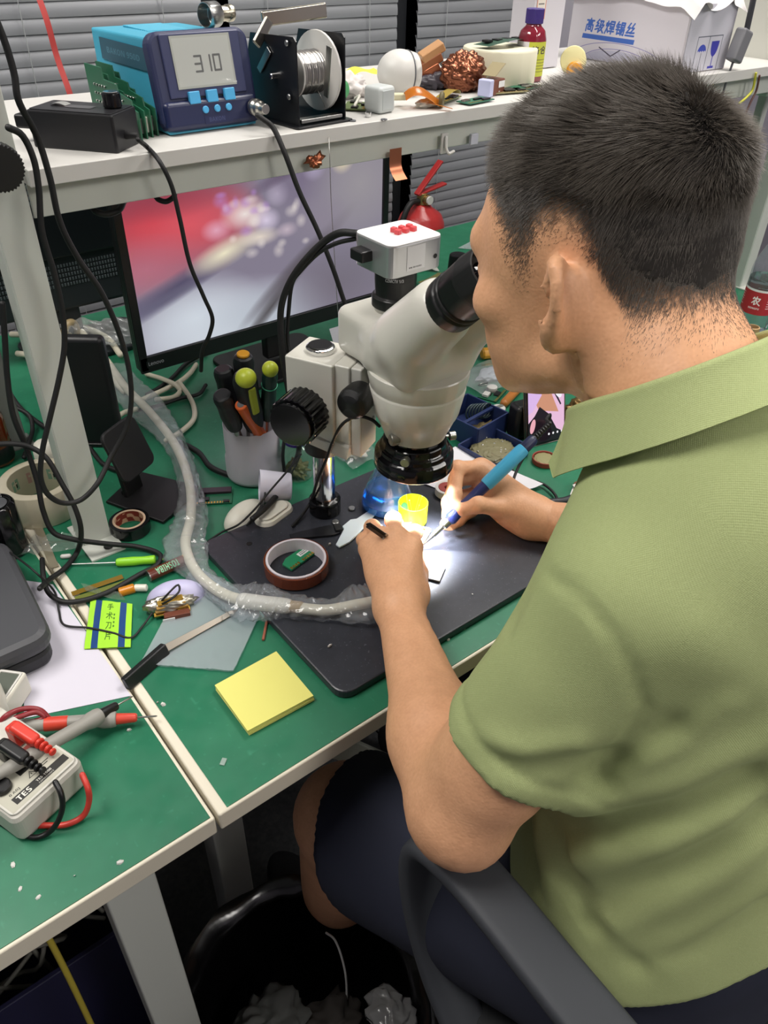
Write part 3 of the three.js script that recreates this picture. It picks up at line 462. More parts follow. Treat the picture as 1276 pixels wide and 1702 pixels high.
{ // eyes looking down the eyepieces, brows
  const lens = new THREE.SphereGeometry(0.0112, 24, 16), iris = mat(0x1c120c, 0.15);
  for (const q of [-1, 1]) {
    const c = fromHead(q * 0.032, 0.003, 0.0768), e = part(person, 'eye', seat(tf(lens.clone(), c)), mat(0xc9c2bb, 0.2)), d = V(...fromHead(q * 0.032, -0.004, 0.0885)); part(e, 'iris', seat(tf(new THREE.SphereGeometry(0.0052, 16, 12), V(...c).lerp(d, 0.6).toArray())), iris);
    const br = [[q * 0.014, 0.023, 0.0945], [q * 0.026, 0.029, 0.0925], [q * 0.038, 0.029, 0.085], [q * 0.047, 0.023, 0.076]].map((p) => fromHead(...p)); part(person, 'eyebrow', seat(cable(br, 0.0034, 30, 8)), mat(0x1d1815, 0.8));
  }
}
// ---------------------------------------------------------------- microscope
const matT = dataTexture(512, 512, (i, j) => { const n = pf(i, j, 512, 14) * 0.5 + pf(i, j, 512, 60) * 0.5, s = pf(i, j, 512, 210) > 0.93 ? 34 : 0; return [40 + n * 10 + s, 42 + n * 10 + s, 49 + n * 10 + s]; }, true, [3, 3]);
{
  const BX = 0.478, BZ = -0.71, t = thing('microscope', 'white stereo microscope with a camera on top, on a black base plate', 'microscope', [BX, TOP, BZ]);
  const O = [0.535 - BX, 0, -0.597 - BZ], enamel = mat(0xd2d0c6, 0.32, { clearcoat: 0.3, clearcoatRoughness: 0.2 });
  const plate = part(t, 'base_plate', uvXZ(tf(slab(roundRect(0.425, 0.315, 0.018), 0.011, 0.002), [0.519 - BX, 0.0005, -0.592 - BZ])), mat(0xffffff, 0.34, { map: matT, key: 'plate' }), 'dark coated base plate');
  for (const [x, z] of [[-0.12, 0.0], [-0.03, 0.03]]) part(plate, 'hole', tf(rod(0.004, 0.0008, 16), [x, 0.0114, z]), M.black);
  for (const [x, z] of [[-0.005, 0.031], [0.031, 0.02]]) part(plate, 'bolt', tf(turned([[0, 0], [0.005, 0], [0.005, 0.003], [0, 0.003]]), [x, 0.0115, z]), M.steel);
  part(t, 'column', tf(rod(0.0145, 0.245, 40), [0, 0.012, 0]), M.chrome);
  part(t, 'column_foot', tf(turned([[0.0, 0], [0.0215, 0], [0.0215, 0.022], [0.015, 0.024]], 0.001), [0, 0.0115, 0]), M.blackGloss);
  const cap = part(t, 'column_cap', tf(turned([[0.0165, 0], [0.0175, 0], [0.0175, 0.007], [0.0145, 0.0085], [0, 0.0085]], 0.0008), [0, 0.25, 0]), M.chrome);
  part(cap, 'cap_disc', tf(rod(0.0145, 0.0015, 32), [0, 0.258, 0]), M.black);
  part(t, 'safety_collar', tf(turned([[0.015, 0], [0.024, 0], [0.026, 0.03], [0.015, 0.03]], 0.001), [0, 0.112, 0]), M.black);
  // focus block, turned so that its slide faces the optics
  const arm = new THREE.Group(); arm.name = 'focus_arm'; arm.rotation.y = 0.47; t.add(arm);
  part(arm, 'block', [box(0.06, 0.108, 0.064, 0.0025, [0, 0.197, 0]), box(0.05, 0.118, 0.02, 0.002, [0, 0.192, 0.041])], enamel);
  part(arm, 'slide', [box(0.044, 0.12, 0.014, 0.002, [0, 0.19, 0.058])], mat(0xc9c8c0, 0.35));
  part(arm, 'wedge', tf(slab([[-0.03, -0.03], [0.03, -0.03], [0.03, 0.05], [-0.03, 0.05]], 0.02, 0.002), [0, 0.134, 0], [0.16, 0, 0]), enamel);
  part(arm, 'bracket', [box(0.05, 0.016, 0.05, 0.003, [0, 0.215, 0.085])], enamel);
  const ribs = (r, h) => { const p = []; for (let i = 0; i < 96; i++) { const a = i / 96 * Math.PI * 2, k = i % 4 < 2 ? 1 : 0.955; p.push([Math.cos(a) * r * k, Math.sin(a) * r * k]); } return slab(p, h, 0.001); };
  part(arm, 'focus_knob', [tf(merge([ribs(0.031, 0.034), tf(rod(0.027, 0.006, 40), [0, 0.034, 0]), tf(rod(0.016, 0.02, 30), [0, -0.016, 0])]), [-0.045, 0.194, 0.004], [0, 0, Math.PI / 2])], M.blackGloss);
  part(arm, 'focus_knob', [tf(merge([ribs(0.031, 0.034), tf(rod(0.016, 0.02, 30), [0, -0.016, 0])]), [0.045, 0.194, 0.004], [0, 0, -Math.PI / 2])], M.blackGloss);
  part(arm, 'clamp_knob', tf(turned([[0, 0], [0.015, 0], [0.0185, 0.006], [0.0195, 0.028], [0.0165, 0.036], [0, 0.038]], 0.003), [-0.022, 0.222, 0.068], [0, 0, Math.PI / 2]), M.black);
  part(arm, 'screw', tf(rod(0.003, 0.002, 12), [0.012, 0.17, 0.065], [Math.PI / 2, 0, 0]), M.steel);
  // optics
  const op = new THREE.Group(); op.name = 'optical_head'; op.position.set(...O); t.add(op);
  part(op, 'body_drum', turned([[0, 0.172], [0.0365, 0.172], [0.0385, 0.178], [0.0475, 0.2], [0.0482, 0.2005], [0.0498, 0.2055], [0.0502, 0.2056], [0.056, 0.238], [0.0545, 0.2395], [0.0555, 0.241], [0.0585, 0.2545], [0.0585, 0.262], [0, 0.264]], 0.0012, 64), enamel);
  const rb = (c, h, r, q) => { const m = q ? new THREE.Matrix3().setFromMatrix4(new THREE.Matrix4().makeRotationX(-q)).elements : null; return (x, y, z) => { x -= c[0]; y -= c[1]; z -= c[2]; if (m) [x, y, z] = [x, m[4] * y + m[7] * z, m[5] * y + m[8] * z]; const a = Math.abs(x) - h[0] + r, b = Math.abs(y) - h[1] + r, d = Math.abs(z) - h[2] + r; return Math.hypot(Math.max(a, 0), Math.max(b, 0), Math.max(d, 0)) + Math.min(Math.max(a, b, d), 0) - r; }; };
  const hs = [[rb([0, 0.283, -0.03], [0.047, 0.029, 0.068], 0.012), 0.012], [rb([0, 0.28, 0.0], [0.056, 0.028, 0.045], 0.025), 0.02]];
  for (const s of [-1, 1]) hs.push([capsule([s * 0.033 + 0.003, 0.306, 0.016], [s * 0.034 + 0.007, 0.35, 0.056], 0.039, 0.034), 0.012]);
  const hl = join(hs), cuts = [-1, 1].map((s) => capsule([s * 0.032, 0.372, 0.078], [s * 0.032, 0.362, 0.068], 0.001)); const cutN = [0, 0.707, 0.707];
  const head = (x, y, z) => Math.max(hl(x, y, z), (y - 0.364) * cutN[1] + (z - 0.072) * cutN[2]);
  part(op, 'housing', meshField(head, [-0.09, 0.235, -0.12], [0.09, 0.4, 0.11], 0.0026), enamel);
  for (const s of [-1, 1]) {
    const e = new THREE.Group(); e.name = numbered('eyepiece'); e.position.set(s * 0.034 + 0.007, 0.363, 0.071); e.rotation.x = Math.PI / 4; e.scale.set(1.16, 1.0, 1.16); op.add(e);
    part(e, 'tube', turned([[0, -0.006], [0.0235, -0.006], [0.0245, 0.002], [0.0245, 0.012], [0.0225, 0.0135], [0.0225, 0.0155], [0.0245, 0.017], [0.0245, 0.0195], [0.0225, 0.021], [0.0235, 0.024], [0.0235, 0.048], [0, 0.048]], 0.0006), M.black);
    part(e, 'eyecup', turned([[0.0235, 0.046], [0.024, 0.05], [0.0215, 0.072], [0.0212, 0.074], [0.0195, 0.074], [0.0188, 0.06], [0.0, 0.058]], 0.0008), M.rubber);
    part(e, 'lens', tf(new THREE.SphereGeometry(0.03, 24, 8, 0, Math.PI * 2, 0, 0.55), [0, 0.032, 0]), mat(0x11131a, 0.03));
  }
  // camera port and camera
  const port = part(op, 'camera_port', tf(rod(0.0225, 0.022, 40), [0, 0.305, -0.046]), enamel);
  part(op, 'port_ring', tf(turned([[0.0, 0], [0.0262, 0], [0.0262, 0.012], [0.0235, 0.013], [0.0225, 0.014], [0.0235, 0.03], [0.0235, 0.046], [0, 0.046]], 0.0008), [0, 0.318, -0.046]), M.black);
  {
    const tx = canvasTexture(512, 64, (c, w, h) => { c.clearRect(0, 0, w, h); c.fillStyle = '#0d0d0e'; c.fillRect(0, 0, w, h); c.fillStyle = '#c8c8cc'; c.font = 'bold 44px sans-serif'; c.fillText('CZMCTV 1/3', 120, 48); });
    const g = new THREE.CylinderGeometry(0.02375, 0.02375, 0.007, 30, 1, true, -1.6, 1.8); part(op, 'port_lettering', tf(g, [0, 0.353, -0.046]), mat(0xffffff, 0.5, { map: tx, key: 'cz' }));
  }
  const cam = new THREE.Group(); cam.name = 'camera'; cam.position.set(0.003, 0.362, -0.047); cam.scale.setScalar(1.08); op.add(cam);
  const alu = mat(0xb9b9bb, 0.34, { metalness: 0.75 });
  part(cam, 'camera_case', tf(slab(roundRect(0.068, 0.06, 0.009), 0.031, 0.001), [0, 0, 0]), alu);
  part(cam, 'camera_lid', tf(slab(roundRect(0.067, 0.059, 0.0085), 0.001, 0.0002), [0, 0.031, 0]), mat(0xdedede, 0.4));
  for (const [i, j] of [[-1, 0], [0, 0], [1, 0], [-1, 1], [0, 1], [1, 1]]) part(cam, 'button', tf(box(0.0058, 0.0052, 0.0058, 0.001), [0.007 + i * 0.0095 - j * 0.001, 0.034, -0.004 + j * 0.0075 + i * 0.0004], [0, 0.3, 0]), mat(0xd84a4e, 0.4), 'red push button');
  part(cam, 'status_light', tf(rod(0.0012, 0.0006, 10), [0.026, 0.032, -0.004]), mat(0xffe090, 0.4, { emissive: 0xffc850, emissiveIntensity: 1.2 }));
  const stx = canvasTexture(128, 128, (c, w, h) => { c.fillStyle = '#d4d4d6'; c.fillRect(0, 0, w, h); c.fillStyle = '#3c3c40'; for (let i = 0; i < 9; i++) c.fillRect(16 + i * 10.5, 108, 4 + 4 * hash(i, 3, 3), 8); });
  part(cam, 'sticker', tf(new THREE.PlaneGeometry(0.023, 0.024), [-0.002, 0.0165, 0.0303]), mat(0xffffff, 0.5, { map: stx, key: 'stick' }));
  part(cam, 'screw', tf(rod(0.0024, 0.001, 12), [0.023, 0.013, 0.0298], [Math.PI / 2, 0, 0]), M.black);
  part(cam, 'plug', [tf(box(0.016, 0.011, 0.02, 0.002), [-0.039, 0.016, -0.008])], M.black);
  // ring light and its lens
  part(op, 'objective', turned([[0, 0.158], [0.031, 0.158], [0.034, 0.163], [0.034, 0.172], [0, 0.173]], 0.0008), M.blackGloss);
  part(op, 'lens_front', tf(rod(0.026, 0.002, 32), [0, 0.156, 0]), mat(0x10141c, 0.04));
  const ring = new THREE.Group(); ring.name = 'ring_light'; op.add(ring);
  part(ring, 'ring_housing', turned([[0.03, 0.166], [0.0385, 0.166], [0.0395, 0.157], [0.0432, 0.156], [0.0438, 0.15], [0.0482, 0.148], [0.0492, 0.13], [0.046, 0.1275], [0.03, 0.1285], [0.03, 0.166]], 0.001, 64), M.blackGloss);
  const glow = mat(0xffffff, 0.4, { emissive: 0xf4f8ff, emissiveIntensity: 5 });
  for (let i = 0; i < 16; i++) { const a = i / 16 * Math.PI * 2; part(ring, 'bulb', tf(new THREE.SphereGeometry(0.0032, 10, 8), [0.039 * Math.cos(a), 0.1275, 0.039 * Math.sin(a)]), glow); }
  for (const a of [0.4, 2.5, 4.6]) part(ring, 'thumb_screw', along(turned([[0, 0], [0.002, 0], [0.002, 0.008], [0.0055, 0.008], [0.0055, 0.016], [0, 0.016]], 0.0005), [0.036 * Math.cos(a), 0.161, 0.036 * Math.sin(a)], [0.06 * Math.cos(a), 0.161, 0.06 * Math.sin(a)]), M.steel);
  part(op, 'side_knob', tf(turned([[0, 0], [0.007, 0], [0.0075, 0.008], [0.006, 0.011], [0, 0.011]], 0.001), [-0.036, 0.183, 0.012], [0, -0.3, Math.PI / 2]), mat(0x77756c, 0.35, { metalness: 0.6 }));
  // the light of the sixteen bulbs, just under them
  for (const [dx, dz] of [[0.039, 0], [-0.039, 0], [0, 0.039], [0, -0.039]]) { const l = new THREE.SpotLight(0xf2f6ff, RING_LIGHT / 4, 0, 0.62, 1, 2); l.position.set(dx, 0.122, dz); l.target.position.set(-0.002, -0.01, 0.022); l.castShadow = true; l.shadow.radius = 0.4; op.add(l, l.target); }
}

// ---------------------------------------------------------------- monitor with the live microscope picture
{
  const W = 0.493, Hm = 0.3, t = thing('monitor', 'wide black screen showing a blurred magnified picture under the shelf', 'monitor', [0.646, TOP, -1.1]);
  const tx = canvasTexture(1024, 600, (c, w, h) => {
    c.fillStyle = '#8d8598'; c.fillRect(0, 0, w, h);
    const blob = (x, y, rx, ry, col, a, rot = 0) => { c.save(); c.translate(x * w, y * h); c.rotate(rot); c.scale(rx * w, ry * h); const g = c.createRadialGradient(0, 0, 0, 0, 0, 1); g.addColorStop(0, `rgba(${col},${a})`); g.addColorStop(0.55, `rgba(${col},${a * 0.55})`); g.addColorStop(1, `rgba(${col},0)`); c.fillStyle = g; c.fillRect(-1, -1, 2, 2); c.restore(); };
    blob(0.1, 0.25, 0.4, 0.42, '200,52,66', 1); blob(0.22, 0.3, 0.3, 0.22, '236,96,108', 0.9); blob(0.05, 0.5, 0.25, 0.2, '196,120,140', 0.8); blob(0.14, 0.14, 0.3, 0.12, '120,60,80', 0.5);
    blob(0.3, 1.0, 0.45, 0.36, '226,232,240', 1); blob(0.2, 0.85, 0.28, 0.3, '222,230,240', 1); blob(0.5, 0.95, 0.3, 0.26, '196,204,216', 0.9);
    blob(0.16, 0.62, 0.36, 0.075, '88,82,110', 1, -0.32); blob(0.1, 0.7, 0.3, 0.05, '96,92,118', 0.8, -0.35); blob(0.62, 0.68, 0.34, 0.07, '92,84,92', 1, -0.62); blob(0.5, 0.9, 0.26, 0.05, '78,72,76', 0.9, -0.72); blob(0.8, 0.86, 0.3, 0.3, '122,114,128', 0.9);
    blob(0.33, 0.5, 0.16, 0.09, '255,246,214', 1, -0.3); blob(0.31, 0.36, 0.06, 0.07, '246,196,220', 0.8); blob(0.42, 0.3, 0.1, 0.1, '255,246,240', 0.95); blob(0.5, 0.36, 0.06, 0.08, '240,226,250', 0.9); blob(0.47, 0.45, 0.09, 0.06, '255,240,222', 0.9); blob(0.58, 0.44, 0.05, 0.05, '236,214,224', 0.7);
    blob(0.55, 0.22, 0.05, 0.08, '226,214,236', 0.7); blob(0.66, 0.16, 0.16, 0.2, '128,116,140', 0.9); blob(0.9, 0.25, 0.26, 0.4, '164,158,164', 1); blob(0.82, 0.08, 0.055, 0.1, '255,238,196', 1, 0.3); blob(0.7, 0.12, 0.05, 0.07, '196,184,214', 0.7); blob(0.6, 0.1, 0.2, 0.05, '104,88,112', 0.8, -0.35); blob(0.72, 0.42, 0.14, 0.16, '150,140,156', 0.8);
    for (let i = 0; i < 26; i++) blob(0.3 + 0.4 * hash(i, 1, 2), 0.16 + 0.4 * hash(i, 3, 4), 0.012 + 0.022 * hash(i, 5, 6), 0.02 + 0.03 * hash(i, 7, 8), i % 3 ? '255,244,236' : '196,150,232', 0.55);
  });
  part(t, 'back_shell', [box(W, Hm, 0.018, 0.004, [0, 0.08 + Hm / 2, -0.012]), box(W * 0.6, Hm * 0.6, 0.025, 0.01, [0, 0.08 + Hm / 2, -0.028])], M.black);
  const fr = (x, y, w, h) => box(w, h, 0.006, 0.0015, [x, y, -0.001]);
  part(t, 'bezel', [fr(0, 0.08 + Hm - 0.005, W, 0.012), fr(0, 0.08 + 0.0125, W, 0.027), fr(-W / 2 + 0.0065, 0.08 + Hm / 2, 0.014, Hm - 0.004), fr(W / 2 - 0.0055, 0.08 + Hm / 2, 0.012, Hm - 0.004)], mat(0x0c0c0f, 0.35));
  part(t, 'display', tf(new THREE.PlaneGeometry(W - 0.024, Hm - 0.036), [0, 0.08 + 0.0085 + Hm / 2, -0.002]), mat(0x0a0a0a, 0.3, { emissive: 0xffffff, emissiveMap: tx, emissiveIntensity: 0.6, key: 'screen' }));
  const lx = canvasTexture(256, 64, (c, w, h) => { c.fillStyle = '#0c0c0f'; c.fillRect(0, 0, w, h); c.fillStyle = '#b9bbc2'; c.font = '46px sans-serif'; c.fillText('Lenovo', 14, 48); });
  part(t, 'maker_lettering', tf(new THREE.PlaneGeometry(0.046, 0.0115), [-W / 2 + 0.033, 0.0935, 0.0022]), mat(0xffffff, 0.35, { map: lx, key: 'len' }));
  part(t, 'stand_neck', box(0.05, 0.12, 0.02, 0.004, [0.03, 0.075, -0.05]), M.black);
  part(t, 'stand_base', slab(roundRect(0.2, 0.15, 0.02), 0.008, 0.002).translate(0.03, 0, -0.05), M.black);
  const l = new THREE.RectAreaLight(0xd8d2dc, 0.5, W - 0.03, Hm - 0.04); l.position.set(0, 0.08 + Hm / 2, 0.004); l.rotation.y = Math.PI; t.add(l);
}

// ---------------------------------------------------------------- chair and waste bin
{
  const CX = 0.53, CZ = -0.06, t = thing('office_chair', 'black office chair with curved loop armrests under the seated man', 'chair', [CX, 0, CZ]);
  const fab = mat(0x15171a, 0.85), pl = mat(0x3a3d42, 0.62);
  part(t, 'seat', [tf(slab(roundRect(0.48, 0.46, 0.09), 0.075, 0.022), [0, 0.375, -0.02])], fab);
  part(t, 'backrest', grid((u, v) => { const a = (u - 0.5) * 1.5; return [Math.sin(a) * 0.3, 0.5 + v * 0.135 - 0.03 * (u - 0.5) ** 2 * 4 * v, 0.235 + 0.06 - 0.3 * (1 - Math.cos(a)) * 0.7 - 0.06]; }, 20, 8).applyMatrix4(new THREE.Matrix4()), two(0x121416, 0.8));
  part(t, 'back_spine', [box(0.06, 0.3, 0.02, 0.006, [0, 0.43, 0.255]), box(0.06, 0.02, 0.3, 0.006, [0, 0.345, 0.12])], pl);
  // armrest: a flat band bent into a loop
  const loop = (sx) => {
    const c = new THREE.CatmullRomCurve3([V(0, 0.4, -0.1), V(0, 0.5, -0.18), V(0, 0.63, -0.225), V(0, 0.708, -0.22), V(0, 0.727, -0.175), V(0, 0.716, -0.05), V(0, 0.695, 0.1), V(0, 0.655, 0.2), V(0, 0.58, 0.235), V(0, 0.44, 0.12), V(0, 0.39, 0.04)], false, 'centripetal'), n = 90, P = [];
    const prof = []; for (let k = 0; k < 16; k++) { const a = k / 16 * 6.2832, cx = Math.cos(a), cy = Math.sin(a); prof.push([Math.sign(cx) * Math.abs(cx) ** 0.5 * 0.026, Math.sign(cy) * Math.abs(cy) ** 0.6 * 0.0105]); }
    return grid((u, v) => { const p = c.getPoint(u), d = c.getTangent(u), k = prof[Math.round(v * 16) % 16]; return [sx + k[0], p.y + d.z * -k[1] * -1, p.z - d.y * k[1]]; }, n, 16);
  };
  part(t, 'armrest', loop(-0.232), pl); part(t, 'armrest', loop(0.27), pl);
  part(t, 'gas_post', tf(rod(0.025, 0.3, 24), [0, 0.09, -0.02]), M.black);
  for (let i = 0; i < 5; i++) { const a = i * 1.2566 + 0.3, e = [Math.cos(a) * 0.29, 0.075, -0.02 + Math.sin(a) * 0.29]; const leg = part(t, 'base_leg', stick([0, 0.1, -0.02], e, 0.018), M.black); part(leg, 'caster', tf(rod(0.025, 0.04, 20), [e[0] - 0.02, 0.0255, e[2]], [0, 0, -Math.PI / 2]), M.rubber); }
}
{
  const t = thing('waste_bin', 'round bin lined with a shiny black rubbish bag beside the chair', 'bin', [0.187, 0.33, -0.3644].map((v, i) => i === 1 ? 0 : v)); t.scale.set(0.97, 1.1, 0.97);
  const bagM = mat(0x070708, 0.2, { side: THREE.DoubleSide, clearcoat: 0.4, clearcoatRoughness: 0.15 });
  part(t, 'bin_body', turned([[0, 0.001], [0.12, 0.001], [0.158, 0.285], [0.161, 0.292], [0.156, 0.292], [0.117, 0.006], [0, 0.006]], 0.001, 48), M.black);
  part(t, 'bin_liner', grid((u, v) => { const a = u * Math.PI * 2, w = (k, s) => noise(Math.cos(a) * k + s, Math.sin(a) * k, v * 3 + s), f = v < 0.45 ? 1 - v / 0.45 : 0, g = v > 0.45 ? (v - 0.45) / 0.55 : 0; const r = v < 0.45 ? 0.15 - 0.04 * f + 0.006 * w(5, 1) : 0.166 + 0.006 * Math.sin(Math.min(1, g * 6) * 1.57) + 0.012 * w(7, 3) * (0.3 + g) + 0.006 * g; const y = v < 0.45 ? 0.3 - 0.15 * f + 0.006 * w(3, 4) : 0.302 - 0.13 * g + 0.008 * w(4, 6) + 0.004; return [Math.cos(a) * r, y, Math.sin(a) * r]; }, 120, 24), bagM, 'shiny black rubbish bag folded over the rim');
  part(t, 'tie_string', cable([[0.05, 0.2, 0.03], [0.07, 0.29, 0.0], [0.075, 0.315, -0.03], [0.072, 0.312, -0.045]], 0.0016), mat(0xb9b9b5, 0.6));
  const tr = single('crumpled_tissue', 'crumpled grey tissue lying in the lined bin', 'tissue', lump(0.05, 0.028, 0.045, 0.22, 2.6, 5, 40), mat(0x4a4b49, 0.9), [0.1513, 0.25, -0.3804]); 
  const tr2 = single('crumpled_wrapper', 'torn clear plastic wrapper on the edge of the bin bag', 'wrapper', lump(0.026, 0.014, 0.034, 0.25, 3.4, 9, 30), mat(0x9c9c9c, 0.2, { transmission: 0.6, thickness: 0, side: THREE.DoubleSide }), [0.2675, 0.32, -0.2832]);
  single('paper_scrap', 'dark creased paper scrap deep in the lined bin', 'paper', lump(0.05, 0.026, 0.045, 0.22, 2.8, 15, 40), mat(0x2f2b28, 0.9), [0.2083, 0.24, -0.3349]);
}
// ---------------------------------------------------------------- print helpers
const GL = { 高: '5 0 5 1.2|1 1.5 9 1.5|3 2.7 7 2.7 7 4 3 4 3 2.7|1.5 10 1.5 5 8.5 5 8.5 10 7.6 9.6|3.5 6.5 6.5 6.5 6.5 8.5 3.5 8.5 3.5 6.5', 级: '3 0 1 2.5 3 3 .8 5.5 3.5 5|.5 8 3.5 7|4.5 1 8 1 7 4 9 4 7 7.5 4 10|5.5 1 5 6 4 9|5.5 4 7 7.5 9.5 10', 焊: '2 .5 2 5 .5 10|2 6 3.5 9|.7 2 .7 4|3.6 2 3 4|5 .5 9 .5 9 4.5 5 4.5 5 .5|5 2.5 9 2.5|5 6 9.3 6|4.5 8 9.7 8|7 6 7 10', 锡: '2 0 .5 3|1.5 2 4 2|.8 4 4 4|.8 6 4 6|2.4 2 2.4 9.5 4.2 8.5|5.5 .5 9 .5 9 4 5.5 4 5.5 .5|5.5 2.2 9 2.2|6 4.6 4.8 7|5.6 5.5 9.3 5.5 9.3 9.8 8.3 9.5|7 5.8 5.2 9|8.2 5.8 6.5 9.8', 丝: '3.5 0 1.5 3.5 4 3.5 1 7.5 5 7|7.5 0 5.5 3.5 8 3.5 5 7.5 9 7|.5 9.5 9.5 9.5', 手: '7.5 .3 2 1.3|1.5 3.3 8.5 3.3|.5 5.7 9.5 5.7|5 1 5 9.8 3.5 9.3', 术: '5 0 5 10|.7 3 9.3 3|5 3.2 .6 8.5|5 3.2 9.4 8.5|7 .5 8.2 1.8', 刀: '1.5 1.5 8.5 1.5 8 9 6 8.8|4.5 1.5 4 5.5 1 9.8', 片: '2.5 .5 2.5 5 1 10|2.5 3.5 9 3.5|6.5 0 6.5 3.5|2.5 6 7.5 6 7.5 10', 农: '2 1 1 3|2 2 8.8 2 8 3.6|5 0 4.5 3 .5 8|3.3 5.5 3.3 9.6 5 8.5|4.8 4 6 7 9.5 9.8|8 4.5 6.3 6', 络: '3 0 1 2.5 3 3 .8 5.5 3.5 5|.5 8 3.5 7|6 0 4.5 3|5.8 1 8.5 1 4.5 5.3|5.5 2 9.5 5|5.2 6 8.8 6 8.8 9.5 5.2 9.5 5.2 6', 合: '5 0 .5 4|5 0 9.5 4|3 4 7 4|2.2 5.7 7.8 5.7 7.8 9.5 2.2 9.5 2.2 5.7' };
function glyphs(c, text, x, y, s, w, gap = 1.12, vertical = false) { c.lineWidth = w; c.lineCap = 'round'; c.lineJoin = 'round'; [...text].forEach((k, i) => { const ox = x + (vertical ? 0 : i * s * gap), oy = y + (vertical ? i * s * gap : 0); for (const l of GL[k].split('|')) { const n = l.split(' ').map(Number); c.beginPath(); for (let j = 0; j < n.length; j += 2) c[j ? 'lineTo' : 'moveTo'](ox + n[j] * s / 10, oy + n[j + 1] * s / 10); c.stroke(); } }); }
const printed = (tex, rough = 0.45, o = {}) => mat(0xffffff, rough, { map: tex, key: 'print' + tex.uuid, ...o });
const copperFoil = mat(0xa8664a, 0.32, { metalness: 0.85 }), kapton = mat(0xb86a1c, 0.25, { transmission: 0.25, thickness: 0, side: THREE.DoubleSide }), goldFlex = mat(0xa8742e, 0.35, { metalness: 0.4 });
// a small circuit board with pads, chips and a connector
function board(o, w, d, seed, tone = M.pcb) {
  const r = rng(seed); part(o, 'board', slab([[-w / 2, -d / 2], [w / 2, -d / 2], [w / 2, d / 2], [-w / 2, d / 2]], 0.0016, 0.0002), tone);
  for (let i = 0; i < 5; i++) { const a = w * (0.12 + 0.2 * r()), b = d * (0.12 + 0.2 * r()); part(o, 'chip', box(a, 0.0015 + 0.0015 * r(), b, 0.0003, [(r() - 0.5) * (w - a), 0.0026, (r() - 0.5) * (d - b)]), i % 3 ? M.black : M.steel); }
  part(o, 'pads', (() => { const g = []; for (let i = 0; i < Math.floor(w / 0.004); i++) g.push(box(0.0022, 0.0002, 0.004, 0.00005, [-w / 2 + 0.002 + i * 0.004, 0.0017, d / 2 - 0.003])); return g; })(), M.gold);
}
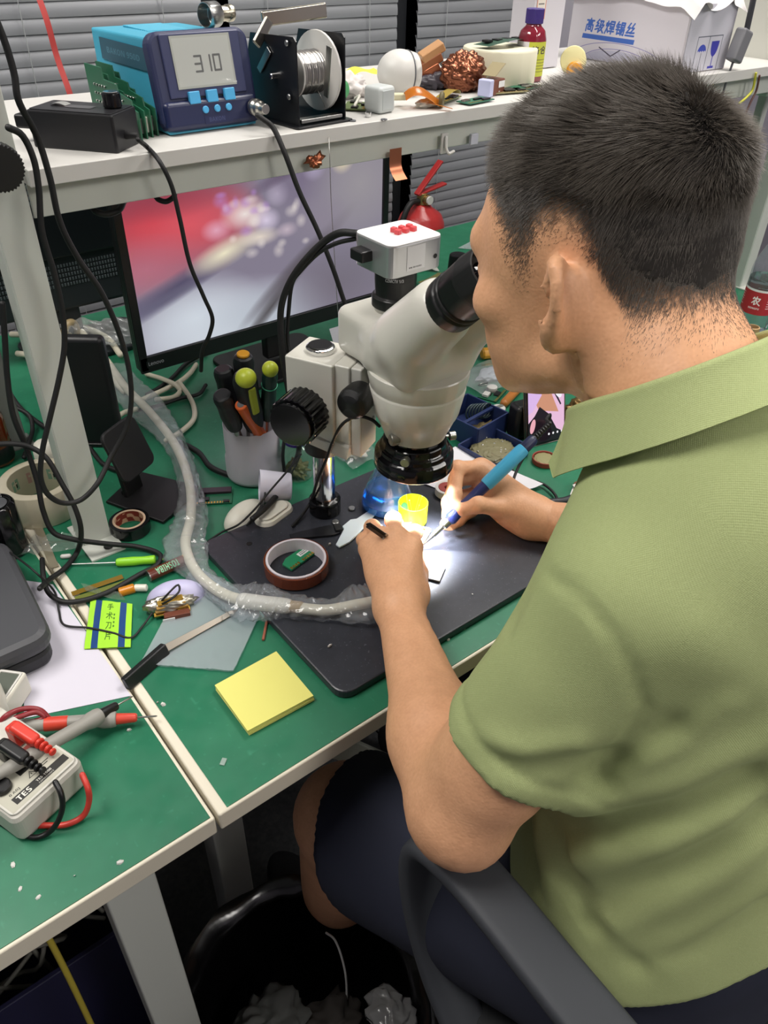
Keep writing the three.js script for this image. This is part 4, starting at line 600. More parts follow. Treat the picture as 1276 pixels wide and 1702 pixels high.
// ---------------------------------------------------------------- things on the shelf
{ // soldering station
  const t = thing('soldering_station', 'blue soldering station with grey display reading 310 on the shelf', 'soldering station', [0.463, SHELF, -0.893], 0.03);
  const teal = mat(0x3d9cb8, 0.45), navy = mat(0x2b3152, 0.4), w = 0.118;
  // side outline extruded across
  const body = new THREE.ExtrudeGeometry(shape([[-0.165, 0.004], [-0.004, 0.004], [-0.02, 0.09], [-0.165, 0.087]]), { depth: w - 0.008, bevelEnabled: true, bevelSize: 0.003, bevelThickness: 0.003, bevelSegments: 3 });
  part(t, 'case', tf(body, [w / 2 - 0.004, 0, 0], [0, -Math.PI / 2, 0]), teal);
  const face = new THREE.Group(); face.name = 'front_panel'; face.position.set(0, 0.003, 0); face.rotation.x = -0.19; t.add(face);
  part(face, 'panel', [tf(slab(roundRect(w + 0.006, 0.098, 0.014), 0.018, 0.004), [0, 0.049, -0.016], [Math.PI / 2, 0, 0])], navy);
  part(face, 'panel_foot', box(w + 0.002, 0.03, 0.022, 0.006, [0, 0.016, -0.004]), mat(0x1c2346, 0.35));
  const lcd = canvasTexture(320, 220, (c, W, H) => { c.fillStyle = '#a9aca2'; c.fillRect(0, 0, W, H); c.fillStyle = '#b8bbb4'; c.fillRect(10, 10, W - 20, H - 20); const seg = { 3: 'abgcd', 1: 'bc', 0: 'abcdef' }, S = { a: [0, 0, 1, 0], b: [1, 0, 1, 1], c: [1, 1, 1, 2], d: [0, 2, 1, 2], e: [0, 1, 0, 2], f: [0, 0, 0, 1], g: [0, 1, 1, 1] }; c.strokeStyle = '#4b4e4a'; c.lineWidth = 9; c.lineCap = 'round';[['3', 112], ['1', 160], ['0', 214]].forEach(([k, x]) => { for (const s of seg[k]) { const [a, b, d, e] = S[s]; c.beginPath(); c.moveTo(x + a * 34, 88 + b * 32); c.lineTo(x + d * 34, 88 + e * 32); c.stroke(); } }); });
  part(face, 'display_bezel', box(0.098, 0.062, 0.003, 0.003, [0, 0.064, 0.003]), mat(0x3a3f60, 0.3));
  part(face, 'display', tf(new THREE.PlaneGeometry(0.074, 0.051), [-0.001, 0.067, 0.0052]), printed(lcd, 0.25));
  part(face, 'display_film', grid((u, v) => [(u - 0.5) * 0.074 - 0.001, 0.067 + (v - 0.5) * 0.051, 0.0058 + 0.0014 * Math.abs(noise(u * 4, v * 4, 3)) * Math.min(1, 5 * Math.max(0, Math.hypot(u - 0.5, v - 0.5) - 0.3))], 24, 18), film(0xffffff, 0.08, 0.95));
  const but = mat(0x4aa6d8, 0.4);
  for (let i = -1; i <= 1; i++) { part(face, 'square_button', box(0.0135, 0.0125, 0.005, 0.001, [0.001 + i * 0.0225, 0.0325, 0.0055]), but); part(face, 'round_button', tf(rod(0.0038, 0.003, 20), [0.004 + i * 0.015, 0.0195, 0.006], [Math.PI / 2, 0, 0]), but); if (i < 1) part(face, 'joint_mark', box(0.009, 0.001, 0.0006, 0.0001, [0.012 + i * 0.0225, 0.0325, 0.003]), M.black); }
  const lg = canvasTexture(256, 64, (c, W, H) => { c.fillStyle = '#1c2346'; c.fillRect(0, 0, W, H); c.fillStyle = '#3a4166'; c.font = 'bold 44px sans-serif'; c.fillText('BAKON', 36, 48); });
  part(face, 'maker_plate', tf(new THREE.PlaneGeometry(0.036, 0.009), [0.004, 0.009, 0.0073]), printed(lg, 0.35));
  const sd = canvasTexture(256, 80, (c, W, H) => { c.fillStyle = '#2d5566'; c.fillRect(0, 0, W, H); c.fillStyle = '#4a7889'; c.font = 'bold 30px sans-serif'; c.fillText('BAKON 950D', 34, 52); });
  part(t, 'side_plate', tf(new THREE.PlaneGeometry(0.12, 0.022), [-w / 2 - 0.0005, 0.072, -0.085], [0, -Math.PI / 2, 0]), printed(sd, 0.5));
  for (let i = 0; i < 12; i++) part(t, 'vent_rib', box(0.05, 0.002, 0.003, 0.0008, [0, 0.0915, -0.15 + i * 0.0055]), teal);
  part(t, 'socket', along(turned([[0, -0.004], [0.009, -0.004], [0.0095, 0.003], [0.0075, 0.006], [0.0078, 0.012], [0.006, 0.014], [0.0055, 0.022], [0, 0.023]], 0.0006), [0.051, 0.021, 0.01], [0.051, 0.023, 0.05]), metal(0xb9b6ae, 0.3));
  single('soldering_station_lead', 'black rubber lead plugged into the blue soldering station', 'cable', cable([[0.4931, 1.232, -0.8448], [0.4977, 1.228, -0.84], [0.5052, 1.2212, -0.835], [0.5101, 1.1968, -0.82], [0.5218, 1.1537, -0.81], [0.5399, 1.1068, -0.8], [0.5543, 1.0606, -0.79], [0.5671, 1.0101, -0.78], [0.5742, 0.982, -0.77], [0.5768, 0.9472, -0.76]], 0.0032), M.rubber);
}
{ const t = thing('metal_socket', 'polished metal connector lying on top of the blue soldering station', 'connector', [0.5145, 1.303, -0.9771]); // lies on the station
  part(t, 'cup', tf(turned([[0, 0], [0.0125, 0], [0.0135, 0.002], [0.0135, 0.018], [0.012, 0.02], [0.0115, 0.004], [0, 0.004]], 0.0006), [0.01, 0.014, 0], [0, 0.25, Math.PI / 2]), M.steel); part(t, 'stem', tf(turned([[0, 0], [0.0085, 0], [0.008, 0.016], [0.0092, 0.017], [0.0092, 0.024], [0, 0.024]], 0.0006), [0.009, 0.014, 0], [0, 0.25, -Math.PI / 2]), metal(0xb9b2a0, 0.25)); }
{ // black control box
  const t = thing('control_box', 'black plastic control box with a chrome rimmed knob on the shelf end', 'control box', [0.316, SHELF, -0.902], -0.88);
  part(t, 'case', tf(slab(roundRect(0.096, 0.053, 0.003), 0.036, 0.0015), [0, 0, 0]), mat(0x17171a, 0.42));
  part(t, 'lid', tf(slab(roundRect(0.092, 0.049, 0.003), 0.001, 0.0003), [0, 0.036, 0]), mat(0x1e1e21, 0.38));
  part(t, 'label_print', tf(new THREE.PlaneGeometry(0.03, 0.014), [0.0, 0.0374, 0.002], [-Math.PI / 2, 0, 0]), mat(0x4a4a4c, 0.35));
  part(t, 'sticker', grid((u, v) => [-0.034 + u * 0.018, 0.0376 + 0.002 * u * (1 - u) * 4, -0.008 + v * 0.012], 8, 2), two(0x8d8d8a, 0.4));
  const k = part(t, 'knob', turned([[0, 0.038], [0.0095, 0.038], [0.0095, 0.05], [0.0088, 0.052], [0, 0.052]], 0.0008), M.blackGloss); k.position.set(0.033, -0.0005, -0.006); part(k, 'knob_cap', tf(rod(0.0078, 0.001, 24), [0, 0.052, 0]), M.chrome);
  part(t, 'cord_boot', tf(turned([[0.003, 0], [0.0045, 0], [0.003, 0.014], [0, 0.014]], 0.0004), [0.0475, 0.014, 0.004], [0, 0, -Math.PI / 2]), M.rubber);
  part(t, 'plug', tf(box(0.03, 0.014, 0.018, 0.003), [-0.062, 0.02, 0]), M.black);
}
for (let i = 0; i < 4; i++) { // boards standing on edge
  const t = thing('circuit_board', ['green circuit board standing on edge nearest the black control box', 'second green circuit board in the upright row beside the control box', 'third green circuit board in the upright row beside the control box', 'green circuit board standing on edge nearest the blue soldering station'][i], 'circuit board', [0.3715 + i * 0.0082, SHELF, -0.89 - i * 0.004], 0.06, 'upright circuit boards on the shelf');
  const s = new THREE.Group(); s.name = 'panel'; s.rotation.y = Math.PI / 2; t.add(s);
  const h = 0.062 - (i % 2) * 0.008;
  part(s, 'board', new THREE.ExtrudeGeometry(shape([[0, 0], [0.11, 0], [0.115, h], [0.075, h], [0.072, h - 0.011], [0.042, h - 0.013], [0.04, h - 0.02], [0.012, h - 0.024], [0.01, 0.03], [0, 0.028]]), { depth: 0.0016, bevelEnabled: false }), M.pcb);
  part(s, 'solder_joints', (() => { const g = []; for (let a = 0; a < 11; a++) for (let b = 0; b < 4; b++) if (a > 3 || b < 3) g.push(tf(rod(0.0013, 0.0018, 6, 0.0002), [0.03 + a * 0.0065, 0.018 + b * 0.0085 - (a < 6 && b > 2 ? 0.028 : 0), 0], [-Math.PI / 2, 0, 0])); return g; })(), M.steel);
  part(s, 'connector', [box(0.012, 0.016, 0.007, 0.001, [0.012, 0.012, -0.003]), box(0.02, 0.01, 0.006, 0.001, [0.045, 0.01, -0.003])], i % 2 ? M.steel : M.offwhite); part(s, 'chip', box(0.014, 0.012, 0.002, 0.0004, [0.075, 0.018, -0.001]), M.black);
}
{ // solder reel holder
  const t = thing('solder_dispenser', 'black sheet metal holder with a white reel of silver solder wire', 'solder dispenser', [0.583, SHELF, -0.897], 0.1); t.scale.setScalar(1.08);
  const sheet = mat(0x101114, 0.32);
  part(t, 'base', slab(roundRect(0.082, 0.095, 0.004), 0.0025, 0.0005), sheet);
  const plate = (x) => tf(new THREE.ExtrudeGeometry(shape([[-0.042, 0], [0.042, 0], [0.042, 0.066], [0.036, 0.082], [-0.038, 0.084], [-0.042, 0.08]]), { depth: 0.0016, bevelEnabled: false }), [x, 0.002, 0], [0, Math.PI / 2, 0]);
  part(t, 'side_plate', plate(-0.035), sheet); part(t, 'side_plate', plate(0.032), sheet);
  const reel = new THREE.Group(); reel.name = 'reel'; reel.position.set(0, 0.047, 0.005); reel.rotation.z = Math.PI / 2; t.add(reel);
  part(reel, 'flange', turned([[0.008, -0.026], [0.04, -0.026], [0.04, -0.023], [0.008, -0.023], [0.008, -0.026]], 0.0004), M.white); part(reel, 'flange', turned([[0.008, 0.012], [0.024, 0.012], [0.024, 0.0145], [0.008, 0.0145], [0.008, 0.012]], 0.0004), M.white);
  const prof = [[0.01, -0.022]]; for (let i = 0; i <= 34; i++) prof.push([0.0212 + 0.0005 * Math.sin(i * 2.1) + 0.0006 * Math.sin(i * 0.7), -0.022 + i * 0.001]); prof.push([0.01, 0.0122]);
  part(reel, 'solder_wire', toCreasedNormals(lathe(prof, 40), 0.5), metal(0xc2bfbc, 0.32), 'wound silver solder wire');
  part(t, 'axle', tf(rod(0.003, 0.084, 16), [0.042, 0.047, 0.005], [0, 0, Math.PI / 2]), M.chrome);
  part(t, 'lever', [tf(box(0.0015, 0.052, 0.008, 0.0005), [0.004, 0.052, 0.046], [0.25, 0, 0.1])], M.steel);
  part(t, 'lever', [tf(box(0.0015, 0.03, 0.008, 0.0005), [-0.0365, 0.06, -0.012], [0.75, 0, 0])], M.steel);
  part(t, 'guide_arm', [tf(box(0.075, 0.015, 0.004, 0.002), [0.008, 0.1, -0.012], [0, -0.35, 0.1]), tf(box(0.03, 0.012, 0.004, 0.002), [-0.036, 0.086, -0.012], [0, 0, 0.85])], metal(0xb7b2a6, 0.25));
  part(t, 'tray', box(0.06, 0.004, 0.012, 0.001, [0, 0.006, 0.035]), M.steel);
  for (const x of [-0.02, 0.03]) part(t, 'screw', tf(rod(0.003, 0.0018, 12), [-0.0368, 0.05 + x, 0.03], [0, 0, Math.PI / 2]), M.steel);
  single('solder_strand', 'thin silver solder wire hanging from the reel down to the bench', 'wire', cable([[0.6149, 1.2704, -0.9417], [0.6016, 1.2534, -0.8951], [0.5931, 1.2373, -0.8617], [0.6284, 1.212, -0.9056], [0.5767, 1.1958, -0.825], [0.5709, 1.1367, -0.815], [0.5643, 1.0679, -0.8], [0.5616, 0.9998, -0.79], [0.5636, 0.9518, -0.78]], 0.0005, 60, 6), M.steel);
}
single('yellow_slip', 'bright yellow folded paper slip behind the white dome', 'paper', grid((u, v) => [u * 0.06, 0.012 + 0.012 * u + 0.006 * Math.sin(u * 5) + 0.004 * v, -v * 0.02], 14, 3), two(0xd9d94a, 0.8), [0.7532, 1.2115, -1.0246]);
{ const t = thing('dome_camera', 'white egg shaped camera dome lying among parts on the shelf', 'camera', [0.7944, 1.2115, -0.9563], -0.25); t.scale.setScalar(0.84);
  part(t, 'shell', tf(new THREE.SphereGeometry(0.034, 40, 28).applyMatrix4(new THREE.Matrix4().makeScale(1.12, 1, 1)), [-0.004, 0.034, 0]), M.white);
  part(t, 'seam_ring', tf(new THREE.TorusGeometry(0.0315, 0.0012, 10, 48), [0.011, 0.034, 0], [0, Math.PI / 2, 0]), M.grey);
  part(t, 'back_ring', tf(turned([[0, 0], [0.029, 0], [0.031, 0.004], [0.028, 0.014], [0, 0.016]], 0.001), [0.011, 0.034, 0], [0, 0, -Math.PI / 2]), M.white); }
{ const t = thing('charger_cube', 'small pale grey plug adapter cube at the shelf edge', 'adapter', [0.6938, 1.2115, -0.878], 0.18); part(t, 'case', box(0.03, 0.031, 0.03, 0.005, [0, 0.0157, 0]), mat(0xbfc4c2, 0.4)); part(t, 'end_face', box(0.022, 0.023, 0.002, 0.003, [0, 0.0157, 0.0146]), mat(0xaeb3b2, 0.45)); }
{ const t = thing('flex_cable', 'orange copper flexible circuit strip curling over the shelf edge', 'flexible circuit', [0.7375, 1.2115, -0.8793], -0.5);
  part(t, 'flex_strip', grid((u, v) => [u * 0.05, 0.004 + 0.022 * Math.sin(u * 2.6 + 0.5) * (1 - 0.6 * u) + 0.004 * Math.sin(v * 5), (v - 0.5) * 0.02 * (1 + 0.5 * Math.sin(u * 4))], 24, 6), kapton); part(t, 'flex_tail', grid((u, v) => [0.03 + u * 0.03, 0.008 - 0.005 * u, 0.008 + u * 0.014 + (v - 0.5) * 0.008], 8, 2), kapton); part(t, 'coil', tf(new THREE.TorusGeometry(0.007, 0.003, 10, 24), [0.05, 0.01, 0], [0, 1.2, 0]), mat(0x5d5534, 0.5)); part(t, 'paper_tab', box(0.02, 0.008, 0.012, 0.002, [-0.006, 0.012, -0.012]), mat(0xc9c4a4, 0.6)); }
{ const t = thing('copper_module', 'stacked copper coloured battery block leaning on the white dome', 'module', [0.8691, 1.2115, -0.9683], -0.6); for (let i = 0; i < 3; i++) part(t, 'cell', tf(box(0.036, 0.012, 0.024, 0.002), [0.002 * i - 0.01, 0.022 + 0.0125 * i, -0.01], [0.1, 0.1 * i, 0.5]), [copperFoil, mat(0x8c5330, 0.5), mat(0xb8895c, 0.45)][i]); part(t, 'wrap', lump(0.022, 0.012, 0.016, 0.4, 2.4, 3), mat(0x413c44, 0.4)); }
{ const t = thing('foil_ball', 'crumpled ball of shiny copper foil among shelf parts', 'foil', [0.8984, 1.2115, -0.9397]); part(t, 'foil', lump(0.036, 0.028, 0.031, 0.1, 4.6, 21, 70), mat(0x86523c, 0.3, { metalness: 0.85 })); }
{ const t = thing('chip_board', 'thin pale connector board lying flat at the shelf edge', 'circuit board', [0.8187, 1.2135, -0.8911], 0.4); board(t, 0.06, 0.026, 31, mat(0x6a7350, 0.5)); }
{ const t = thing('chip_board', 'green fringed board at the very edge before the blue capped block', 'circuit board', [0.8476, 1.2135, -0.8586], 0.15); board(t, 0.055, 0.024, 33, mat(0x2f6b56, 0.5)); }
{ const t = thing('chip_board', 'small olive board beside the curled orange flex', 'circuit board', [0.683, 1.2135, -0.9132], 0.8); board(t, 0.05, 0.03, 35, mat(0x5b6a3c, 0.5)); part(t, 'white_lead', cable([[-0.02, 0.004, 0.0], [0, 0.012, 0.004], [0.02, 0.006, -0.004]], 0.002), M.offwhite); }
{ const t = thing('chip_board', 'dark green memory board under the red bottle', 'circuit board', [0.9834, 1.2135, -0.8988], 0.2); board(t, 0.07, 0.03, 37); }
{ const t = thing('plug_block', 'brown block with a lilac white cap and barcode tag', 'module', [0.9052, 1.2115, -0.8909], 0.25); part(t, 'block', box(0.034, 0.02, 0.022, 0.002, [0.008, 0.0105, 0]), mat(0x6d3c2c, 0.5)); part(t, 'cap', box(0.012, 0.022, 0.02, 0.002, [-0.017, 0.0115, 0.004]), mat(0xb9bcdc, 0.45)); part(t, 'tag', box(0.016, 0.008, 0.0006, 0.0002, [0.014, 0.014, 0.0116]), mat(0xd8d8d8, 0.6)); part(t, 'cardboard_flap', tf(box(0.03, 0.001, 0.022, 0.0003), [0.008, 0.032, 0], [0, 0, 0.5]), mat(0x8d8262, 0.8)); }
{ const t = thing('grey_module', 'dark grey camera module between the dome and copper foil', 'module', [0.8887, 1.2115, -1.0045], 0.3); part(t, 'case', box(0.03, 0.016, 0.022, 0.003, [0, 0.0085, 0]), mat(0x3b3946, 0.35)); part(t, 'lens', tf(rod(0.007, 0.006, 20), [0.012, 0.009, 0.011], [Math.PI / 2, 0, 0]), M.blackGloss); part(t, 'rod', stick([-0.02, 0.004, 0.02], [0.03, 0.006, 0.026], 0.002), M.steel); }
{ const t = thing('green_cap', 'green and grey bottle cap in crumpled white paper beside the reel', 'cap', [0.7082, 1.2115, -0.9705], 0.4); part(t, 'cap', tf(turned([[0, 0], [0.013, 0], [0.013, 0.016], [0, 0.016]], 0.001), [-0.012, 0.013, 0], [0, 0, 1.3]), mat(0x3f8f57, 0.5)); part(t, 'tissue', tf(lump(0.024, 0.017, 0.018, 0.4, 2.2, 8), [0.016, 0, 0]), mat(0xcfc9c6, 0.85)); }
{ const t = thing('connector_bits', 'dark connector strip leaning on the crumpled copper foil', 'connector', [0.9179, 1.2115, -0.9876], 0.5); for (let i = 0; i < 4; i++) part(t, 'strip', tf(box(0.034, 0.005, 0.007, 0.001), [0, 0.008 + i * 0.0055, -i * 0.004], [0, 0.2 * i, 0.1]), i % 2 ? mat(0x33372f, 0.5) : mat(0x8b8574, 0.4)); }
{ const t = thing('tape_roll', 'wide cream roll with a curved circuit board on top of it', 'roll', [0.9979, 1.2115, -0.9665]); part(t, 'roll', turned([[0.02, 0], [0.055, 0], [0.057, 0.002], [0.057, 0.046], [0.055, 0.048], [0.02, 0.048], [0.02, 0]], 0.001, 48), mat(0xd3cfb6, 0.6)); 
  const b = thing('curved_board', 'dark green curved board lying over the cream roll', 'circuit board', [0.9979, 1.2115, -0.9665].map((v, i) => v + [0, 0.0485, 0][i]), 0.15); part(b, 'board', grid((u, v) => [(u - 0.5) * 0.1, 0.004 + 0.006 * Math.sin(u * 2.8), (v - 0.5) * 0.03 + 0.01 * Math.sin(u * 3)], 20, 4), two(0x2c4a3a, 0.45)); part(b, 'chips', [0, 1, 2, 3].map((i) => box(0.012, 0.003, 0.012, 0.0005, [-0.035 + i * 0.022, 0.009, 0.002 * i])), M.black); }
{ // red bottle
  const t = thing('medicine_bottle', 'brown red liquid bottle with a purple screw cap on the shelf', 'bottle', [1.0488, 1.2115, -0.9502]); t.scale.setScalar(0.93);
  const lb = canvasTexture(512, 300, (c, w, h) => { c.fillStyle = '#d6d2d8'; c.fillRect(0, 0, w, h); c.fillStyle = '#b9bd3e'; c.fillRect(250, 0, 262, h); c.fillStyle = '#3c3a60'; c.strokeStyle = '#3c3a38'; glyphs(c, '络合', 264, 40, 62, 9); c.fillStyle = '#8d8a94'; for (let i = 0; i < 7; i++) c.fillRect(30, 40 + i * 24, 150 + 40 * hash(i, 1, 1), 6); c.fillStyle = '#5b5690'; c.fillRect(20, 236, 190, 34); c.fillStyle = '#6c6a30'; for (let i = 0; i < 5; i++) c.fillRect(280, 150 + i * 26, 150 + 50 * hash(i, 2, 1), 6); });
  part(t, 'glass', turned([[0, 0], [0.022, 0], [0.0235, 0.004], [0.0235, 0.062], [0.02, 0.074], [0.0125, 0.08], [0.0115, 0.094], [0, 0.094]], 0.0015, 40), mat(0x7c2030, 0.12, { clearcoat: 0.6 }));
  part(t, 'label', tf(new THREE.CylinderGeometry(0.02365, 0.02365, 0.05, 48, 1, true, 2.75, 5.2), [0, 0.034, 0]), printed(lb, 0.5, { side: THREE.DoubleSide }));
  const rb = []; for (let i = 0; i < 80; i++) { const a = i / 80 * 6.2832, k = i % 2 ? 0.0142 : 0.0147; rb.push([Math.cos(a) * k, Math.sin(a) * k]); }
  part(t, 'cap', tf(slab(rb, 0.021, 0.001), [0, 0.083, 0]), mat(0x3e2f78, 0.4));
}
{ // white cards and carton
  const t = thing('slim_carton', 'slim white carton with an orange bordered notice beside the red bottle', 'box', [1.14, SHELF, -1.045], 0); part(t, 'case', box(0.075, 0.2, 0.05, 0.002, [0.02, 0.101, 0]), mat(0xc9c6cc, 0.6));
  const nt = canvasTexture(128, 256, (c, w, h) => { c.fillStyle = '#d9d3c8'; c.fillRect(0, 0, w, h); c.strokeStyle = '#c46a4a'; c.lineWidth = 7; c.strokeRect(6, 6, w - 12, h - 12); c.fillStyle = '#6b6864'; for (let i = 0; i < 10; i++) c.fillRect(24, 24 + i * 22, 60 + 20 * hash(i, 4, 4), 6); c.fillStyle = '#3f3c3a'; c.fillRect(40, 200, 30, 12); });
  part(t, 'notice', tf(new THREE.PlaneGeometry(0.022, 0.075), [-0.002, 0.11, 0.0256]), printed(nt, 0.7)); }
{
  const t = thing('solder_carton', 'white carton printed with blue characters, umbrella and goblet marks', 'carton', [1.324, SHELF, -0.86]);
  const w = 0.134, d = 0.25, h = 0.1;
  const side = canvasTexture(1024, 420, (c, W, H) => { c.fillStyle = '#cfcbd2'; c.fillRect(0, 0, W, H); c.strokeStyle = '#3f66b8'; c.fillStyle = '#3f66b8'; c.save(); c.transform(1, 0, -0.14, 1, 0, 0); glyphs(c, '高级焊锡丝', 170, 150, 84, 12); c.fillRect(165, 252, 480, 32); c.fillStyle = '#cfcbd2'; c.font = '30px sans-serif'; c.restore(); c.strokeStyle = '#8a86b4'; c.lineWidth = 5; c.beginPath(); c.ellipse(480, 420, 430, 130, 0, Math.PI, 0); c.stroke(); c.beginPath(); c.ellipse(480, 440, 330, 110, 0, Math.PI, 0); c.stroke(); c.fillStyle = '#b7b6c8'; c.beginPath(); c.ellipse(480, 430, 320, 90, 0, Math.PI, 0); c.fill(); c.strokeStyle = '#4a4656'; c.lineWidth = 8; c.beginPath(); c.moveTo(300, 330); c.lineTo(420, 380); c.lineTo(500, 330); c.stroke(); });
  const front = canvasTexture(512, 382, (c, W, H) => { c.fillStyle = '#c6c5ce'; c.fillRect(0, 0, W, H); c.translate(40, 120); c.scale(0.86, 0.86); c.strokeStyle = '#4c525e'; c.lineWidth = 6; c.strokeRect(100, 70, 330, 270); c.beginPath(); c.moveTo(258, 70); c.lineTo(258, 340); c.stroke(); c.fillStyle = '#3d4cae'; c.beginPath(); c.arc(180, 180, 58, Math.PI, 0); for (let i = 3; i >= 0; i--) c.arc(122 + i * 29 + 14, 180, 14.5, 0, Math.PI, true); c.fill(); c.lineWidth = 6; c.beginPath(); c.moveTo(180, 180); c.lineTo(180, 280); c.arc(166, 284, 14, 0, Math.PI); c.stroke(); c.fillStyle = '#3a3aa2'; c.beginPath(); c.moveTo(295, 106); c.lineTo(400, 106); c.quadraticCurveTo(400, 200, 348, 214); c.quadraticCurveTo(295, 200, 295, 106); c.fill(); c.fillRect(343, 210, 10, 70); c.fillRect(308, 278, 80, 16); });
  part(t, 'carton_body', box(w, h, d, 0.0015, [w / 2, h / 2 + 0.0003, -d / 2]), mat(0xcac6cb, 0.75));
  part(t, 'side_print', tf(new THREE.PlaneGeometry(d - 0.004, h - 0.003), [-0.0006, h / 2, -d / 2], [0, -Math.PI / 2, 0]), printed(side, 0.7));
  part(t, 'front_print', tf(new THREE.PlaneGeometry(w - 0.003, h - 0.003), [w / 2, h / 2, 0.0006]), printed(front, 0.7));
  part(t, 'torn_flap', grid((u, v) => [-0.012 + u * (w + 0.022), h + 0.012 + 0.012 * Math.sin(u * 6 + v * 3) * 0.5 + 0.006 * noise(u * 7, v * 9, 2) - (u < 0.1 ? (0.1 - u) * 0.2 : 0) - (v > 0.9 ? (v - 0.9) * (0.18 + 0.1 * noise(u * 6, 1, 4)) : 0), -d - 0.01 + v * (d + 0.022 + 0.01 * noise(u * 5, 3, 3))], 30, 36), two(0xd6d0cf, 0.8), 'torn crinkled paper flap');
}
{ const t = thing('label_reel', 'pale yellow paper reel with an amber end near the hair', 'reel', [1.1407, 1.2115, -0.9375], 0.6); part(t, 'reel', tf(turned([[0, 0], [0.018, 0], [0.02, 0.002], [0.02, 0.026], [0.006, 0.028], [0, 0.028]], 0.001), [0, 0.02, 0], [0, 0, Math.PI / 2 - 0.3]), mat(0xd8d09a, 0.6)); part(t, 'amber_end', tf(turned([[0, 0], [0.011, 0], [0.013, 0.01], [0.008, 0.014], [0, 0.014]], 0.001), [-0.03, 0.012, 0.006], [0, 0, 1.2]), mat(0xc98a1e, 0.3)); }
{ // shelf front: copper tape scraps, hook, stick-on square
  single('copper_tape', 'crumpled copper tape scrap stuck to the shelf beam above the screen', 'tape', lump(0.011, 0.005, 0.008, 0.6, 2.6, 12, 18).rotateX(1.2), copperFoil, [0.5641, 1.1738, -0.842]);
  single('copper_tape', 'curled copper tape strip hanging below the shelf beam', 'tape', grid((u, v) => [(u - 0.5) * 0.02, -v * 0.036, 0.002 + (v > 0.5 ? 0.02 * (v - 0.5) ** 2 * 4 * 0.7 : 0)], 6, 14), two(0xb87455, 0.35, { metalness: 0.8 }), [0.693, 1.1746, -0.843]);
  const hk = thing('plastic_hook', 'small white plastic hook fixed to the shelf beam', 'hook', [0.7784, 1.1705, -0.843]); part(hk, 'plate', box(0.012, 0.026, 0.003, 0.001, [0, 0, 0.001]), M.white); part(hk, 'hook', cable([[0, 0.008, 0.004], [0.0, -0.006, 0.006], [0.004, -0.012, 0.008], [0.01, -0.01, 0.01]], 0.0022), M.white);
  single('cable_clip', 'pale square adhesive clip on the shelf beam beside the hook', 'clip', box(0.014, 0.014, 0.005, 0.001), mat(0xb9bac4, 0.5), [0.8339, 1.1697, -0.842]);
}
// ---------------------------------------------------------------- behind and around the shelf
single('red_strap', 'flat red strap hanging in front of the blind', 'strap', grid((u, v) => { const a = [0.4266, 1.3108, -1.3], b = [0.4335, 1.1814, -1.27]; return [a[0] + (b[0] - a[0]) * v + (u - 0.5) * 0.0085, a[1] + 0.9 * (1 - v) * 0 + (b[1] - a[1]) * v + (v < 0.001 ? 0 : 0), a[2] + (b[2] - a[2]) * v + 0.003 * Math.sin(v * 9)]; }, 2, 20), two(0xa8322e, 0.6));
{ // screen on the bench beyond, seen from behind
  const t = thing('rear_monitor', 'dark cased screen with slotted vents seen from behind on the far bench', 'monitor', [0.42, TOP, -1.42], 0);
  const cs = mat(0x1d2226, 0.5), sl = mat(0x0a0c0d, 0.6);
  part(t, 'back_case', [box(0.36, 0.24, 0.03, 0.008, [-0.03, 0.2, 0])], cs); part(t, 'centre_panel', box(0.32, 0.075, 0.012, 0.004, [-0.03, 0.215, 0.016]), mat(0x0e1316, 0.35));
  for (let r = 0; r < 9; r++) part(t, 'vent_slot', (() => { const g = []; for (let i = 0; i < 60; i++) g.push(box(0.0026, 0.005, 0.002, 0.0003, [-0.187 + i * 0.0053, (r < 4 ? 0.272 : 0.108) + (r % 5) * 0.0085 + (r < 4 ? 0 : 0.02), 0.0155])); return g; })(), mat(0x4d5558, 0.5));
  part(t, 'stand', [box(0.06, 0.1, 0.02, 0.004, [-0.03, 0.055, 0.0]), slab(roundRect(0.22, 0.14, 0.02), 0.01, 0.003)], cs);
}
{ const t = thing('fire_extinguisher', 'red fire extinguisher hung on the window wall beyond the bench', 'extinguisher', [1.4394, 0.7788, -1.63]);
  const red = mat(0xa32a2a, 0.35);
  part(t, 'cylinder', turned([[0, -0.36], [0.062, -0.36], [0.065, -0.352], [0.065, -0.03], [0.055, -0.005], [0.028, 0.012], [0.024, 0.02], [0, 0.02]], 0.004, 40), red);
  part(t, 'valve', [tf(rod(0.014, 0.03, 20), [0, 0.02, 0]), tf(rod(0.013, 0.012, 20), [0.004, 0.034, 0.01], [Math.PI / 2, 0, 0])], metal(0xb09a6a, 0.4)); part(t, 'handle', [tf(box(0.1, 0.006, 0.02, 0.002), [0.03, 0.055, 0], [0, 0, 0.15])], red); part(t, 'lever', [tf(box(0.11, 0.006, 0.02, 0.002), [0.02, 0.085, 0], [0, 0, 0.75])], red);
  part(t, 'hose', cable([[-0.01, 0.03, 0], [-0.05, 0.03, 0.01], [-0.08, -0.03, 0.01], [-0.085, -0.2, 0.0]], 0.008), M.rubber); part(t, 'gauge', tf(rod(0.011, 0.006, 20), [0.004, 0.035, 0.024], [Math.PI / 2, 0, 0]), M.white); part(t, 'bracket', box(0.1, 0.03, 0.03, 0.003, [0, -0.1, -0.08]), M.black); part(t, 'clamp_band', turned([[0.0655, -0.11], [0.067, -0.11], [0.067, -0.09], [0.0655, -0.09]], 0.0004, 40), M.black); }
